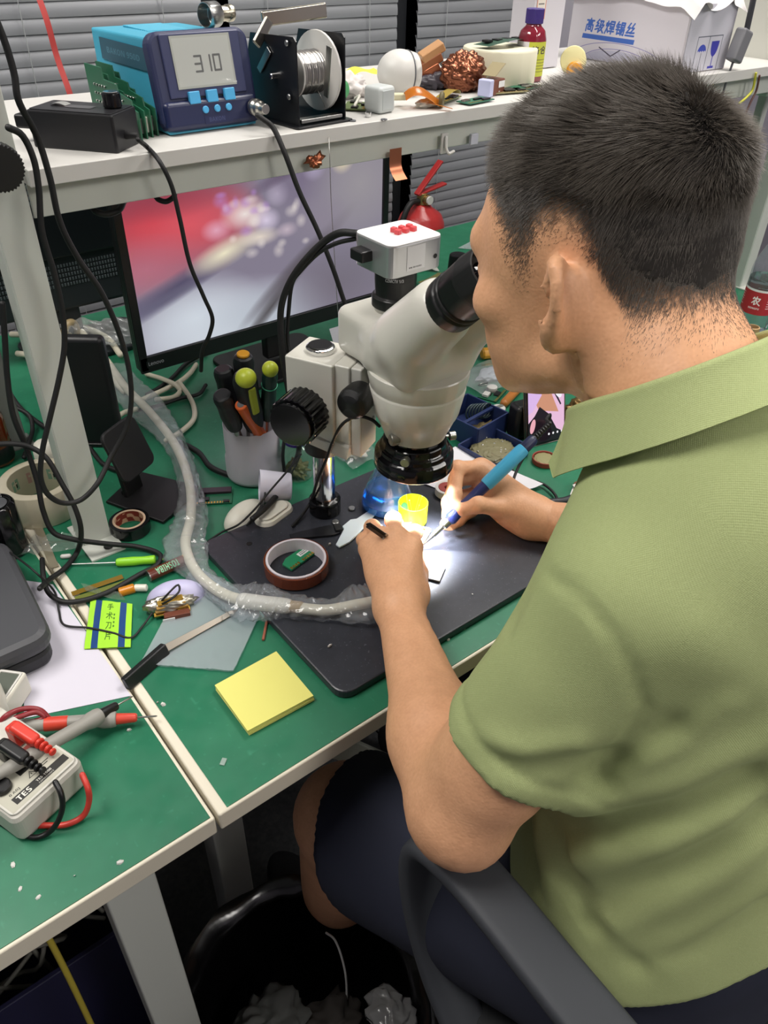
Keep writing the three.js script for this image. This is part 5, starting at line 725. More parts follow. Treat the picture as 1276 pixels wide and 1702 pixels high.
{ // machine and clamp at the far end of the shelf
  const t = thing('wall_machine', 'white instrument cabinet with a pale blue screen past the carton', 'instrument', [1.72, TOP, -0.86]);
  part(t, 'cabinet', box(0.2, 0.36, 0.2, 0.006, [0.02, 0.46 + 0.12, -0.1]), mat(0xc6c6bd, 0.5)); part(t, 'screen', tf(new THREE.PlaneGeometry(0.14, 0.12), [0.01, 0.66, 0.0008]), mat(0x10131a, 0.3, { emissive: 0x9aa8d8, emissiveIntensity: 0.7 })); part(t, 'knob', tf(rod(0.008, 0.03, 20), [-0.09, 0.545, 0.001], [Math.PI / 2, 0, 0]), M.grey); part(t, 'slot', box(0.02, 0.012, 0.003, 0.001, [-0.07, 0.57, 0.001]), M.grey); part(t, 'foot', [box(0.02, 0.4, 0.02, 0.003, [-0.06, 0.201, -0.1]), box(0.02, 0.4, 0.02, 0.003, [0.1, 0.201, -0.1])], M.whiteSteel); }
single('instrument_arm', 'dark straight bar slanting down in front of the white instrument cabinet', 'bar', stick([1.4606, 1.3404, -0.84], [1.4682, 1.2609, -0.84], 0.005), mat(0x3a3b40, 0.5));
{ const t = thing('power_adapter', 'grey inline power brick hanging beside the carton with a lead', 'adapter', [1.4558, 1.249, -0.84]); part(t, 'case', tf(box(0.03, 0.05, 0.02, 0.004), [0, 0, 0], [0, 0, -0.3]), mat(0x76767a, 0.5)); part(t, 'lead', cable([[-0.006, -0.024, 0], [-0.012, -0.06, 0], [-0.012, -0.14, 0]], 0.002), M.grey); }
single('earth_lead', 'yellow and green earth lead beside the shelf end', 'wire', cable([[1.5189, 1.2036, -0.83], [1.5226, 1.1762, -0.83], [1.5084, 1.1656, -0.83], [1.4891, 1.1575, -0.83]], 0.0022), mat(0xb9b83a, 0.5));
single('brown_lead', 'dark brown lead beside the yellow earth lead', 'wire', cable([[1.5338, 1.1987, -0.83], [1.5365, 1.1731, -0.83], [1.5289, 1.1579, -0.83], [1.5205, 1.1367, -0.83]], 0.002), mat(0x5a3a36, 0.5));
for (const [x, y, l] of [[586, 201, 'small dark washer lying on the shelf edge nearest the reel holder'], [638, 199, 'small dark washer lying on the shelf edge below the grey cube']]) single('washer', l, 'washer', turned([[0.0018, 0], [0.0042, 0], [0.0042, 0.001], [0.0018, 0.001], [0.0018, 0]], 0.0002, 20), M.grey, x < 600 ? [0.6296, 1.212, -0.8492] : [0.6672, 1.212, -0.8344]);
{ const t = thing('hex_nut', 'small chrome nut on the shelf edge beside the grey cube', 'nut', [0.6622, 1.2118, -0.86]); part(t, 'nut', tf(new THREE.CylinderGeometry(0.0042, 0.0042, 0.005, 6), [0, 0.0027, 0]), M.chrome); part(t, 'bore', tf(rod(0.0022, 0.0004, 14), [0, 0.0052, 0]), M.black); }
single('gold_ribbon', 'golden ribbon strip lying over the pale connector board', 'flexible circuit', grid((u, v) => [(u - 0.5) * 0.055, 0.008 + 0.007 * Math.sin(u * 3.4), (v - 0.5) * 0.014 + 0.008 * Math.sin(u * 2.6)], 16, 4), two(0x9a8436, 0.35, { metalness: 0.3 }), [0.8106, 1.214, -0.8772], 0.5);
single('white_tissue', 'small torn white tissue by the curled orange flex', 'tissue', lump(0.02, 0.006, 0.012, 0.25, 3, 44, 26), mat(0xd6d3c6, 0.85), [0.7707, 1.2115, -0.8688]);
single('cardboard_sleeve', 'bent grey brown cardboard sleeve behind the brown block', 'cardboard', grid((u, v) => [u * 0.04, 0.004 + 0.024 * (u < 0.5 ? u * 2 : 1 - (u - 0.5) * 0.7), -v * 0.026], 8, 2), two(0x8f8767, 0.8), [0.9324, 1.2115, -0.9314], 0.3);
{ const t = thing('chip_board', 'pale thin board half under the red bottle and cream roll', 'circuit board', [0.9404, 1.2135, -0.8893], -0.2); board(t, 0.06, 0.03, 39, mat(0x85805c, 0.5)); }
// ---------------------------------------------------------------- work in progress under the microscope
const Y = TOP + 0.0125; // top of the microscope's base plate
{ // soldering pencil: tip, shaft, grip, handle, boot along one line
  const A = [0.532, 0.767, -0.567], B = [0.682, 0.872, -0.546], L = dist(A, B), at = (k) => A.map((v, i) => v + (B[i] - v) * k);
  const t = thing('soldering_pencil', 'soldering pencil with light blue handle and dark blue grip held in the hand', 'soldering iron', A);
  const seg = (name, k0, k1, prof, m) => part(t, name, along(turned(prof.map(([r, y]) => [r, y * (k1 - k0) * L]), 0.0006, 28), at(k0).map((v, i) => v - A[i]), at(k1).map((v, i) => v - A[i])), m);
  seg('tip', 0, 0.13, [[0, 0], [0.0006, 0.02], [0.0024, 0.7], [0.0026, 1], [0, 1]], M.steel); seg('barrel', 0.1, 0.26, [[0, 0], [0.0034, 0], [0.0034, 0.6], [0.0058, 0.62], [0.0062, 1], [0, 1]], metal(0xcac6ba, 0.25));
  seg('grip', 0.25, 0.62, [[0, 0], [0.0066, 0], [0.0088, 0.06], [0.0078, 0.25], [0.0072, 0.6], [0.0078, 1], [0, 1]], mat(0x232c5e, 0.3)); seg('handle', 0.61, 0.985, [[0, 0], [0.0082, 0], [0.0092, 0.05], [0.0094, 0.9], [0.0086, 1], [0, 1]], mat(0x4db2dc, 0.35)); seg('end_cap', 0.98, 1.09, [[0, 0], [0.0078, 0], [0.0074, 0.8], [0.0055, 1], [0, 1]], mat(0x1a2145, 0.4));
  const boot = [[0.0052, 0]]; for (let i = 0; i < 8; i++) boot.push([0.0048 - i * 0.0002, i / 8 + 0.03], [0.0048 - i * 0.0002, i / 8 + 0.08], [0.004 - i * 0.0002, i / 8 + 0.085], [0.004 - i * 0.0002, i / 8 + 0.12]); boot.push([0.0022, 1], [0, 1]);
  seg('strain_relief', 1.08, 1.25, [[0, 0], ...boot], M.black);
  const C = at(1.24); single('soldering_pencil_lead', 'thin black lead looping from the soldering pencil to the bench', 'cable', cable([C, ...[[0.7358, 0.888, -0.5614], [0.7488, 0.8875, -0.5666], [0.7543, 0.8728, -0.5719], [0.7479, 0.8503, -0.5793], [0.7351, 0.8274, -0.5834], [0.7203, 0.8064, -0.5829], [0.7002, 0.7952, -0.572], [0.6809, 0.7873, -0.5474], [0.6987, 0.762, -0.5451], [0.7187, 0.756, -0.54], [0.76, 0.756, -0.5375], [0.7751, 0.756, -0.5742], [0.7639, 0.756, -0.5998], [0.7579, 0.756, -0.61], [0.7653, 0.756, -0.6321], [0.7636, 0.756, -0.6494]]], 0.0021), M.rubber);
}
single('thick_lead', 'thick dark lead lying behind the hand that holds the soldering pencil', 'cable', cable([[0.6923, 0.756, -0.5357], [0.7208, 0.756, -0.5419], [0.7466, 0.756, -0.5403], [0.7704, 0.756, -0.5297], [0.8253, 0.756, -0.5257]], 0.0058), mat(0x1c2126, 0.5));
{ const t = thing('tweezers', 'dark handled tweezers held over the glowing workpiece', 'tweezers', [0.5, TOP, -0.58]);
  const a = [0.4325, 0.8561, -0.5555], b = [0.4493, 0.8372, -0.5459], c = [0.4724, 0.8082, -0.547], d = [0.5252, 0.7619, -0.5686], o = [0.5, TOP, -0.58], q = (p, s) => p.map((v, i) => v - o[i] + [0, s, 0][i]);
  for (const s of [-0.0018, 0.0018]) { part(t, 'handle', along(box(0.0075, dist(a, b), 0.0022, 0.001, [0, dist(a, b) / 2, 0]), q(a, s), q(b, s)), M.black); part(t, 'arm', along(box(0.0065, dist(b, c), 0.0016, 0.0006, [0, dist(b, c) / 2, 0]), q(b, s), q(c, s)), M.steel); part(t, 'point', along(turned([[0, 0], [0.0022, 0], [0.0006, dist(c, d)], [0, dist(c, d)]], 0.0002, 12), q(c, s), q(d, s * 0.2)), M.steel); } }
{ const t = thing('workpiece', 'brightly lit amber circuit piece under the ring light', 'circuit', [0.539, 0.7625, -0.5897], 0.5); part(t, 'substrate', tf(slab(roundRect(0.046, 0.03, 0.004), 0.003, 0.0006), [0, 0, 0]), mat(0xcdb98a, 0.4)); part(t, 'flex', grid((u, v) => [-0.026 + u * 0.052, 0.004 + 0.007 * Math.sin(u * 3.1) * (1 - v * 0.4), -0.012 - v * 0.012], 18, 4), two(0xb98a3c, 0.3)); for (let i = 0; i < 5; i++) part(t, 'pad', box(0.004, 0.0012, 0.007, 0.0004, [-0.016 + i * 0.008, 0.0036, 0.004]), M.gold); part(t, 'white_block', box(0.018, 0.004, 0.01, 0.001, [0.004, 0.0049, -0.006]), M.white); part(t, 'clear_cover', grid((u, v) => [-0.028 + u * 0.05, 0.012 + 0.004 * Math.sin(u * 3.1) - v * 0.008, -0.01 - v * 0.02], 12, 6), film()); }
{ const t = thing('white_bracket', 'small white notched plastic plate lit beside the holding hand', 'bracket', [0.5098, 0.7625, -0.5226], 0.5); part(t, 'plate', slab([[-0.014, -0.012], [0.01, -0.014], [0.016, 0.006], [0.016, 0.012], [-0.012, 0.014]], 0.0025, 0.0005), M.white); part(t, 'slot', box(0.016, 0.0005, 0.0014, 0.0002, [0.002, 0.0026, 0.003]), M.grey); }
single('white_spatula', 'translucent white stepped plastic spatula pointing at the yellow cap', 'spatula', tf(slab([[-0.046, 0.004], [-0.044, -0.003], [-0.012, -0.012], [-0.008, -0.017], [0.01, -0.016], [0.016, -0.01], [0.05, -0.004], [0.052, 0.004], [0.014, 0.008], [-0.01, 0.009], [-0.03, 0.009]], 0.003, 0.0008), [0, 0, 0], [0, 0.35, 0]), mat(0xc9d6dc, 0.35), [0.4872, 0.7625, -0.6506]);
{ const t = thing('neon_cap', 'open neon yellow plastic cap with small wire ends in it', 'cap', [0.5582, 0.7625, -0.6188]); part(t, 'cup', turned([[0, 0.0005], [0.0185, 0.0005], [0.02, 0.002], [0.02, 0.032], [0.0188, 0.032], [0.0182, 0.003], [0, 0.003]], 0.0006, 48), mat(0xc9dc1c, 0.35, { transmission: 0.25, thickness: 0, side: THREE.DoubleSide })); for (let i = 0; i < 5; i++) part(t, 'wire_end', stick([0.004 * Math.sin(i * 2), 0.004, 0.004 * Math.cos(i * 2)], [0.012 * Math.sin(i * 1.7), 0.034 + 0.003 * i, 0.012 * Math.cos(i * 1.7)], 0.0006, 6), M.steel); }
{ const t = thing('flask', 'small clear conical flask holding blue liquid behind the yellow cap', 'flask', [0.5544, 0.7625, -0.6691]); const g = mat(0xf6fbff, 0.04, { transmission: 1, thickness: 0, ior: 1.45, side: THREE.DoubleSide });
  part(t, 'glass', lathe([[0, 0.0004], [0.034, 0.0006], [0.0365, 0.004], [0.0355, 0.014], [0.024, 0.044], [0.0125, 0.062], [0.0115, 0.074], [0.0125, 0.076]], 48), g); part(t, 'liquid', turned([[0, 0.0018], [0.0345, 0.0018], [0.0358, 0.005], [0.035, 0.0125], [0.0285, 0.03], [0, 0.0302]], 0.001, 48), mat(0x7cc8f4, 0.08, { transmission: 0.85, thickness: 0.03, attenuationColor: new THREE.Color(0x3aa4e8), attenuationDistance: 0.05 })); part(t, 'film_wrap', grid((u, v) => { const a = u * 6.2832, k = 0.013 + (1 - v) * 0.0215; return [Math.cos(a) * (k + 0.002 * noise(u * 9, v * 4, 1)), 0.014 + v * 0.052, Math.sin(a) * (k + 0.002 * noise(u * 9, v * 4, 1))]; }, 40, 12), film(0xdcefff, 0.1, 0.9)); }
{ const t = thing('kapton_roll', 'wide ring roll of brown tape with a white core on the dark plate', 'tape', [0.3793, 0.7625, -0.6307]); part(t, 'core', turned([[0.0345, 0], [0.0375, 0], [0.0375, 0.019], [0.0345, 0.019], [0.0345, 0]], 0.0004, 64), mat(0xd2cbd2, 0.55)); part(t, 'tape', turned([[0.0376, 0.001], [0.0402, 0.001], [0.0402, 0.0175], [0.0376, 0.0175], [0.0376, 0.001]], 0.0004, 64), mat(0x6a3420, 0.25, { clearcoat: 0.5 }));
  const b = thing('edge_board', 'green circuit board with gold edge contacts inside the brown tape ring', 'circuit board', [0.3955, 0.7625, -0.6443], 0.22); part(b, 'board', slab([[-0.026, -0.008], [-0.016, -0.013], [0.02, -0.012], [0.026, -0.004], [0.026, 0.008], [-0.009, 0.008], [-0.009, 0.005], [-0.011, 0.005], [-0.011, 0.008], [-0.026, 0.008]], 0.003, 0.0003), mat(0x1f7a52, 0.4)); for (let i = 0; i < 12; i++) if (i !== 4) part(b, 'contact', box(0.0028, 0.0004, 0.004, 0.0001, [-0.0235 + i * 0.0042, 0.0031, 0.0058]), M.gold); const lt = canvasTexture(128, 48, (c, w, h) => { c.fillStyle = '#d8dcd8'; c.fillRect(0, 0, w, h); c.fillStyle = '#30343a'; for (let i = 0; i < 28; i++) c.fillRect(14 + i * 3.6, 22, hash(i, 8, 1) > 0.5 ? 2.4 : 1.2, 16); c.fillRect(18, 8, 84, 6); }); part(b, 'label', tf(new THREE.PlaneGeometry(0.021, 0.0075), [0.009, 0.0034, -0.004], [-Math.PI / 2, 0, 0]), printed(lt)); }
{ const t = thing('black_comb', 'thin black plastic strip with a notched end on the dark plate', 'plastic strip', [0.4345, 0.7625, -0.6758], -0.35); part(t, 'strip', slab([[-0.03, -0.006], [0.02, -0.01], [0.034, -0.008], [0.034, 0.01], [0.024, 0.012], [-0.03, 0.004]], 0.003, 0.0006), mat(0x17181c, 0.3)); part(t, 'clip', box(0.01, 0.004, 0.012, 0.001, [0.034, 0.0045, 0.002]), M.black); }
{ const t = thing('teal_cap', 'pale teal round cap under the sleeved probe cord', 'cap', [0.3359, 0.7505, -0.5958]); part(t, 'cap', turned([[0, 0], [0.0285, 0], [0.03, 0.002], [0.03, 0.008], [0.026, 0.01], [0, 0.0105]], 0.001, 48), mat(0x6fb3a6, 0.5)); }
single('copper_stick', 'small copper tipped stick on the green bench beside the dark plate', 'stick', stick([0.3159, 0.752, -0.5962], [0.2875, 0.752, -0.5618], 0.0016), mat(0x9a5a44, 0.45));
// ---------------------------------------------------------------- tools and parts on the bench
{ // pen cup with tools
  const P = [0.4555, 0.7505, -0.8596], t = thing('tool_cup', 'frosted white plastic cup holding yellow and black tools', 'cup', P);
  part(t, 'cup', lathe([[0, 0], [0.036, 0], [0.0405, 0.003], [0.0415, 0.008], [0.0412, 0.034], [0.0395, 0.037], [0.0395, 0.088], [0.0382, 0.088], [0.038, 0.038], [0.039, 0.005], [0, 0.004]], 56), mat(0xd9d7de, 0.5, { transmission: 0.28, thickness: 0, side: THREE.DoubleSide })); part(t, 'filling', turned([[0, 0.005], [0.038, 0.005], [0.038, 0.03], [0, 0.03]], 0.001, 40), mat(0xd6d3d0, 0.6));
  const lime = mat(0xb6c235, 0.4), dark = mat(0x14161a, 0.5), tool = (name, label, cat, b, e, build) => { const o = thing(name, label, cat, b); build(o, dist(b, e), (g) => along(g, [0, 0, 0], e.map((v, i) => v - b[i]))); return o; };
  const up = (x, z, y = 0.034) => [P[0] + x, TOP + y, P[2] + z], grip = (r, h, y0) => turned([[0, y0], [r * 0.7, y0], [r * 0.85, y0 + h * 0.1], [r, y0 + h * 0.4], [r * 0.9, y0 + h * 0.7], [r, y0 + h * 0.9], [r * 0.8, y0 + h], [0, y0 + h]], 0.002, 24);
  tool('wire_stripper', 'black tool with a rounded lime end and slide in the cup', 'tool', up(0.008, 0.004), [0.4207, 0.9495, -0.7996], (o, L, q) => { part(o, 'grip', q(tf(grip(0.0165, L * 0.62, L * 0.36), [0, 0, 0])), dark); part(o, 'shaft', q(rod(0.004, L * 0.4)), M.steel); part(o, 'lime_end', q(tf(new THREE.SphereGeometry(0.0135, 24, 16), [0, L * 0.98, 0.004], [0, 0, 0], [1, 0.9, 1])), lime); part(o, 'lime_slide', q(tf(box(0.011, L * 0.3, 0.006, 0.003), [0, L * 0.78, 0.0145])), lime); });
  tool('screwdriver', 'black screwdriver with an amber ringed end standing behind the lime tool', 'screwdriver', up(0.0, -0.012), [0.4505, 0.9456, -0.8528], (o, L, q) => { part(o, 'grip', q(grip(0.0145, L * 0.6, L * 0.4)), dark); part(o, 'amber_end', q(tf(rod(0.0085, 0.004, 24), [0, L, 0])), mat(0xd99a1c, 0.35)); part(o, 'shaft', q(rod(0.003, L * 0.45)), M.steel); });
  tool('screwdriver', 'slim dark green screwdriver with a lime ball end in the cup', 'screwdriver', up(0.02, 0.002), [0.452, 0.954, -0.7865], (o, L, q) => { part(o, 'grip', q(grip(0.0105, L * 0.55, L * 0.42)), mat(0x10302a, 0.45)); part(o, 'lime_end', q(tf(new THREE.SphereGeometry(0.0105, 20, 14), [0, L * 0.99, 0])), lime); part(o, 'ring', q(tf(new THREE.TorusGeometry(0.0102, 0.0008, 8, 24), [0, L * 0.82, 0], [Math.PI / 2, 0, 0])), mat(0x3aa07c, 0.4)); part(o, 'shaft', q(rod(0.0025, L * 0.45)), M.steel); });
  tool('pliers', 'black handled pliers with lime trim leaning in the cup', 'pliers', up(-0.012, 0.006), [0.3994, 0.9166, -0.8252], (o, L, q) => { part(o, 'handle', q(grip(0.0135, L * 0.5, L * 0.5)), dark); part(o, 'lime_ring', q(tf(new THREE.TorusGeometry(0.0108, 0.0014, 8, 24), [0, L * 0.8, 0], [Math.PI / 2, 0, 0])), lime); part(o, 'shaft', q(rod(0.005, L * 0.55)), M.steel); });
  tool('pliers', 'upper black handle with lime band beside the amber ended screwdriver', 'pliers', up(-0.012, -0.012), [0.4251, 0.9293, -0.8656], (o, L, q) => { part(o, 'handle', q(grip(0.014, L * 0.5, L * 0.5)), dark); part(o, 'lime_ring', q(tf(new THREE.TorusGeometry(0.011, 0.0012, 8, 24), [0, L * 0.72, 0], [Math.PI / 2, 0, 0])), lime); part(o, 'shaft', q(rod(0.005, L * 0.55)), M.steel); });
  tool('orange_marker', 'orange plastic pen end showing through the frosted cup', 'pen', up(0.024, 0.014), [0.4174, 0.9026, -0.8096], (o, L, q) => { part(o, 'barrel', q(rod(0.0085, L, 24, 0.001)), mat(0xd9601c, 0.35)); part(o, 'cap_disc', q(tf(rod(0.005, 0.001, 16), [0, L, 0])), M.grey); });
}
{ const t = thing('purple_bottle', 'clear bottle with a purple cap between the cup and the microscope column', 'bottle', [0.504, 0.7505, -0.8197]); part(t, 'bottle', lathe([[0, 0], [0.022, 0], [0.0235, 0.003], [0.0235, 0.045], [0.019, 0.053], [0.015, 0.055], [0.015, 0.058]], 40), mat(0xeef4f0, 0.06, { transmission: 0.95, thickness: 0, side: THREE.DoubleSide })); part(t, 'cap', tf(turned([[0, 0], [0.0165, 0], [0.0165, 0.022], [0.015, 0.024], [0, 0.024]], 0.001, 40), [0, 0.056, 0]), mat(0x40288a, 0.4)); part(t, 'contents', lump(0.017, 0.012, 0.017, 0.5, 3, 41), mat(0x6b6a3c, 0.5)); }
{ const t = thing('probe_shell', 'cream plastic probe shell half with copper foil and dark wires inside', 'shell', [0.3876, 0.7505, -0.7719], 0.3); part(t, 'shell', tf(new THREE.SphereGeometry(1, 32, 16, 0, 6.2832, 0, 1.6), [0, 0.002, 0], [0, 0, 0], [0.036, 0.022, 0.021]), M.offwhite); part(t, 'foil', tf(lump(0.016, 0.007, 0.011, 0.35, 3, 4), [0.01, 0.001, 0.016]), copperFoil); for (let i = 0; i < 4; i++) part(t, 'wire', cable([[-0.02 + i * 0.006, 0.012, 0.022], [0.0 + i * 0.004, 0.02, 0.022], [0.03, 0.026 + i * 0.002, 0.012]], 0.0012), M.black); }
{ const t = thing('probe_shell', 'closed oval cream probe shell with a grey rim beside the microscope foot', 'shell', [0.4165, 0.7505, -0.7437], 0.28); part(t, 'shell', tf(slab(roundRect(0.062, 0.032, 0.0159, 12), 0.018, 0.006), [0, 0, 0]), M.offwhite); part(t, 'rim', tf(slab(roundRect(0.06, 0.03, 0.0149, 12), 0.004, 0.001), [0, -0.0004, 0.0]), mat(0xaeb0bc, 0.5)); part(t, 'bump', tf(slab(roundRect(0.05, 0.022, 0.0109, 10), 0.003, 0.0015), [-0.001, 0.0175, 0]), M.offwhite); }
{ const t = thing('sample_cup', 'small white tapered cup lying on its side near the microscope foot', 'cup', [0.4484, 0.7505, -0.7786], -0.5); part(t, 'cup', tf(lathe([[0, 0], [0.018, 0], [0.0195, 0.002], [0.0235, 0.044], [0.0222, 0.044], [0.018, 0.003], [0, 0.003]], 40), [0.016, 0.0225, 0], [0, 0, 1.45]), two(0xd6d4e2, 0.45)); }
{ const t = thing('memory_board', 'green memory board with rows of pads behind the probe shells', 'circuit board', [0.3746, 0.751, -0.8363], -0.55); board(t, 0.05, 0.024, 51); part(t, 'chip', box(0.044, 0.004, 0.012, 0.0006, [0.002, 0.0038, -0.016]), mat(0x33222e, 0.5)); }
{ const t = thing('phone_stand', 'black folding phone stand with a rounded back plate', 'phone stand', [0.3061, 0.7505, -0.8971], 0.5); part(t, 'foot', slab([[-0.04, -0.045], [0.04, -0.05], [0.046, 0.05], [0.02, 0.06], [-0.046, 0.055]], 0.005, 0.0015), M.black); part(t, 'neck', tf(box(0.036, 0.06, 0.008, 0.003), [-0.004, 0.03, -0.028], [-0.12, 0, 0]), M.black); part(t, 'plate', tf(slab(roundRect(0.068, 0.076, 0.012), 0.006, 0.002), [-0.004, 0.076, -0.022], [1.2, 0, 0]), mat(0x141416, 0.55)); part(t, 'hinge', tf(rod(0.005, 0.03, 16), [-0.019, 0.008, -0.03], [0, 0, -Math.PI / 2]), M.black); }
{ const t = thing('insulating_tape', 'roll of black insulating tape with a red brown paper core', 'tape', [0.253, 0.7505, -0.8429]); part(t, 'tape', turned([[0.0195, 0], [0.0262, 0], [0.0262, 0.017], [0.0195, 0.017], [0.0195, 0]], 0.0006, 56), M.blackGloss); part(t, 'core', turned([[0.0185, 0], [0.0215, 0.0], [0.0215, 0.0178], [0.0185, 0.0178], [0.0185, 0]], 0.0004, 56), mat(0xb59a80, 0.7)); const ct = dataTexture(128, 32, (i, j) => { const n = pf(i, j, 128, 14); return n > 0.55 ? [120, 40, 26] : [190, 150, 120]; }, true); part(t, 'core_lining', lathe([[0.0184, 0.0006], [0.0184, 0.017]], 56), mat(0xffffff, 0.7, { map: ct, side: THREE.DoubleSide, key: 'lining' })); }
{ const t = thing('packing_tape', 'large roll of clear packing tape with printed card core beside the shelf post', 'tape', [0.18, 0.7505, -0.961]); part(t, 'tape', turned([[0.0385, 0], [0.05, 0], [0.0505, 0.001], [0.0505, 0.047], [0.05, 0.048], [0.0385, 0.048], [0.0385, 0]], 0.0006, 64), mat(0xc5bda6, 0.18, { clearcoat: 0.6 })); const ct = canvasTexture(1024, 128, (c, w, h) => { c.fillStyle = '#bfb59c'; c.fillRect(0, 0, w, h); c.font = 'bold 38px sans-serif'; for (let i = 0; i < 9; i++) { c.fillStyle = i % 2 ? '#7c9c84' : '#b98f86'; c.fillRect(20 + i * 115, 30, 56, 46); c.clearRect(32 + i * 115, 40, 10, 26); c.fillStyle = '#bfb59c'; c.fillRect(30 + i * 115, 42, 36, 8); c.fillRect(44 + i * 115, 30, 8, 46); } }); part(t, 'core', lathe([[0.0384, 0.0005], [0.0384, 0.0478]], 64), mat(0xffffff, 0.7, { map: ct, side: THREE.DoubleSide, key: 'core' })); }
{ const t = thing('white_cylinder', 'white rounded plastic tube standing behind the big packing tape', 'tube', [0.2122, 0.7505, -1.0224]); part(t, 'tube', turned([[0, 0], [0.016, 0], [0.017, 0.002], [0.016, 0.05], [0.012, 0.062], [0, 0.065]], 0.002, 36), M.offwhite); }
{ const t = thing('upright_router', 'tall thin black device standing on edge behind the white post', 'device', [0.2932, 0.7505, -1.0847], 0.9); part(t, 'case', box(0.02, 0.18, 0.11, 0.008, [0, 0.09, 0]), mat(0x0f1013, 0.45)); part(t, 'foot', box(0.03, 0.006, 0.08, 0.002, [0, 0.0035, 0]), M.black); }
{ const t = thing('black_canister', 'short black cylinder at the bench edge by the grey case', 'canister', [0.1126, 0.7505, -0.8935]); part(t, 'body', turned([[0, 0], [0.021, 0], [0.0215, 0.002], [0.0215, 0.074], [0.019, 0.078], [0.017, 0.0785], [0.0165, 0.075], [0, 0.075]], 0.001, 40), M.blackGloss); part(t, 'inner_disc', tf(rod(0.013, 0.001, 24), [0, 0.0755, 0]), M.grey); }
{ // grey hard case
  const t = thing('grey_case', 'dark grey plastic case with rounded corners lying on white paper', 'case', [0.002, TOP + 0.001, -0.765], 0.0); const m = mat(0x434448, 0.48);
  const out = (g) => [[0.093 - g, 0.098 - g], [0.105 - g, -0.098 + g], [-0.12, -0.098 + g], [-0.12, 0.098 - g]];
  const rounded = (pts, r) => { const o = []; pts.forEach((p, i) => { const a = pts[(i + pts.length - 1) % pts.length], b = pts[(i + 1) % pts.length], da = Math.hypot(a[0] - p[0], a[1] - p[1]), db = Math.hypot(b[0] - p[0], b[1] - p[1]); const p0 = [p[0] + (a[0] - p[0]) * r / da, p[1] + (a[1] - p[1]) * r / da], p2 = [p[0] + (b[0] - p[0]) * r / db, p[1] + (b[1] - p[1]) * r / db]; for (let k = 0; k <= 6; k++) { const u = k / 6, v = 1 - u; o.push([v * v * p0[0] + 2 * u * v * p[0] + u * u * p2[0], v * v * p0[1] + 2 * u * v * p[1] + u * u * p2[1]]); } }); return o; };
  part(t, 'lower_shell', slab(rounded(out(0.004), 0.02), 0.022, 0.006), mat(0x242528, 0.5)); part(t, 'lid', tf(slab(rounded(out(0), 0.024), 0.024, 0.009), [0, 0.0225, 0]), m); }
single('paper_sheet', 'white paper sheet under the grey case', 'paper', slab([[0.1352, 0, -0.5787], [0.0361, 0, -0.6172], [0.1058, 0, -0.8273], [0.1313, 0, -0.7986]].map((p) => [p[0], p[2]]), 0.0006, 0.0001), mat(0xcac7d3, 0.85), [0, TOP + 0.0002, 0]);
{ // green handled screwdriver, battery
  const a = [0.1586, 0.753, -0.8215], b = [0.2082, 0.755, -0.7857], c = [0.2496, 0.756, -0.7604], t = thing('precision_screwdriver', 'thin screwdriver with a lime green handle on the green bench', 'screwdriver', a), q = (p) => p.map((v, i) => v - a[i]);
  part(t, 'shaft', stick([0, 0, 0], q(b), 0.0011), M.steel); part(t, 'handle', along(turned([[0, 0], [0.0045, 0], [0.0055, 0.004], [0.0058, 0.02], [0.005, 0.034], [0.0058, dist(b, c)], [0, dist(b, c)]], 0.001, 20), q(b), q(c)), mat(0x8fd42c, 0.35));
  const bt = canvasTexture(512, 256, (x, w, h) => { x.fillStyle = '#5a2416'; x.fillRect(0, 0, w, h); x.fillStyle = '#7c3a26'; x.fillRect(0, 0, w, 30); x.fillStyle = '#7fc49a'; x.font = 'bold 76px sans-serif'; x.fillText('TOSHIBA', 96, 160); x.fillStyle = '#c9b27a'; x.fillRect(0, 0, 14, h); });
  const d = [0.228, 0.7578, -0.7343], e = [0.281, 0.7578, -0.7356], g = thing('battery', 'dark red battery cell with green lettering beside the lime screwdriver', 'battery', d), L = dist(d, e), qe = e.map((v, i) => v - d[i]);
  part(g, 'cell', along(tf(new THREE.CylinderGeometry(0.0073, 0.0073, L - 0.004, 40, 1, true, 0, 6.2832), [0, L / 2 - 0.001, 0], [0, 2.35, 0]), [0, 0, 0], qe), mat(0xffffff, 0.3, { map: (() => { bt.wrapS = bt.wrapT = THREE.RepeatWrapping; bt.center.set(0.5, 0.5); bt.rotation = -Math.PI / 2; bt.repeat.set(1, 1); return bt; })(), key: 'bat' })); part(g, 'end_cap', along(turned([[0, 0], [0.0073, 0], [0.0073, 0.002], [0, 0.002]], 0.0004, 32), [0, 0, 0], qe), M.steel); part(g, 'terminal', along(tf(merge([turned([[0, 0], [0.0073, 0], [0.0073, 0.002], [0, 0.002]], 0.0004, 32), tf(rod(0.0027, 0.0016, 20), [0, 0.0018, 0])]), [0, L - 0.0035, 0]), [0, 0, 0], qe), M.steel);
}
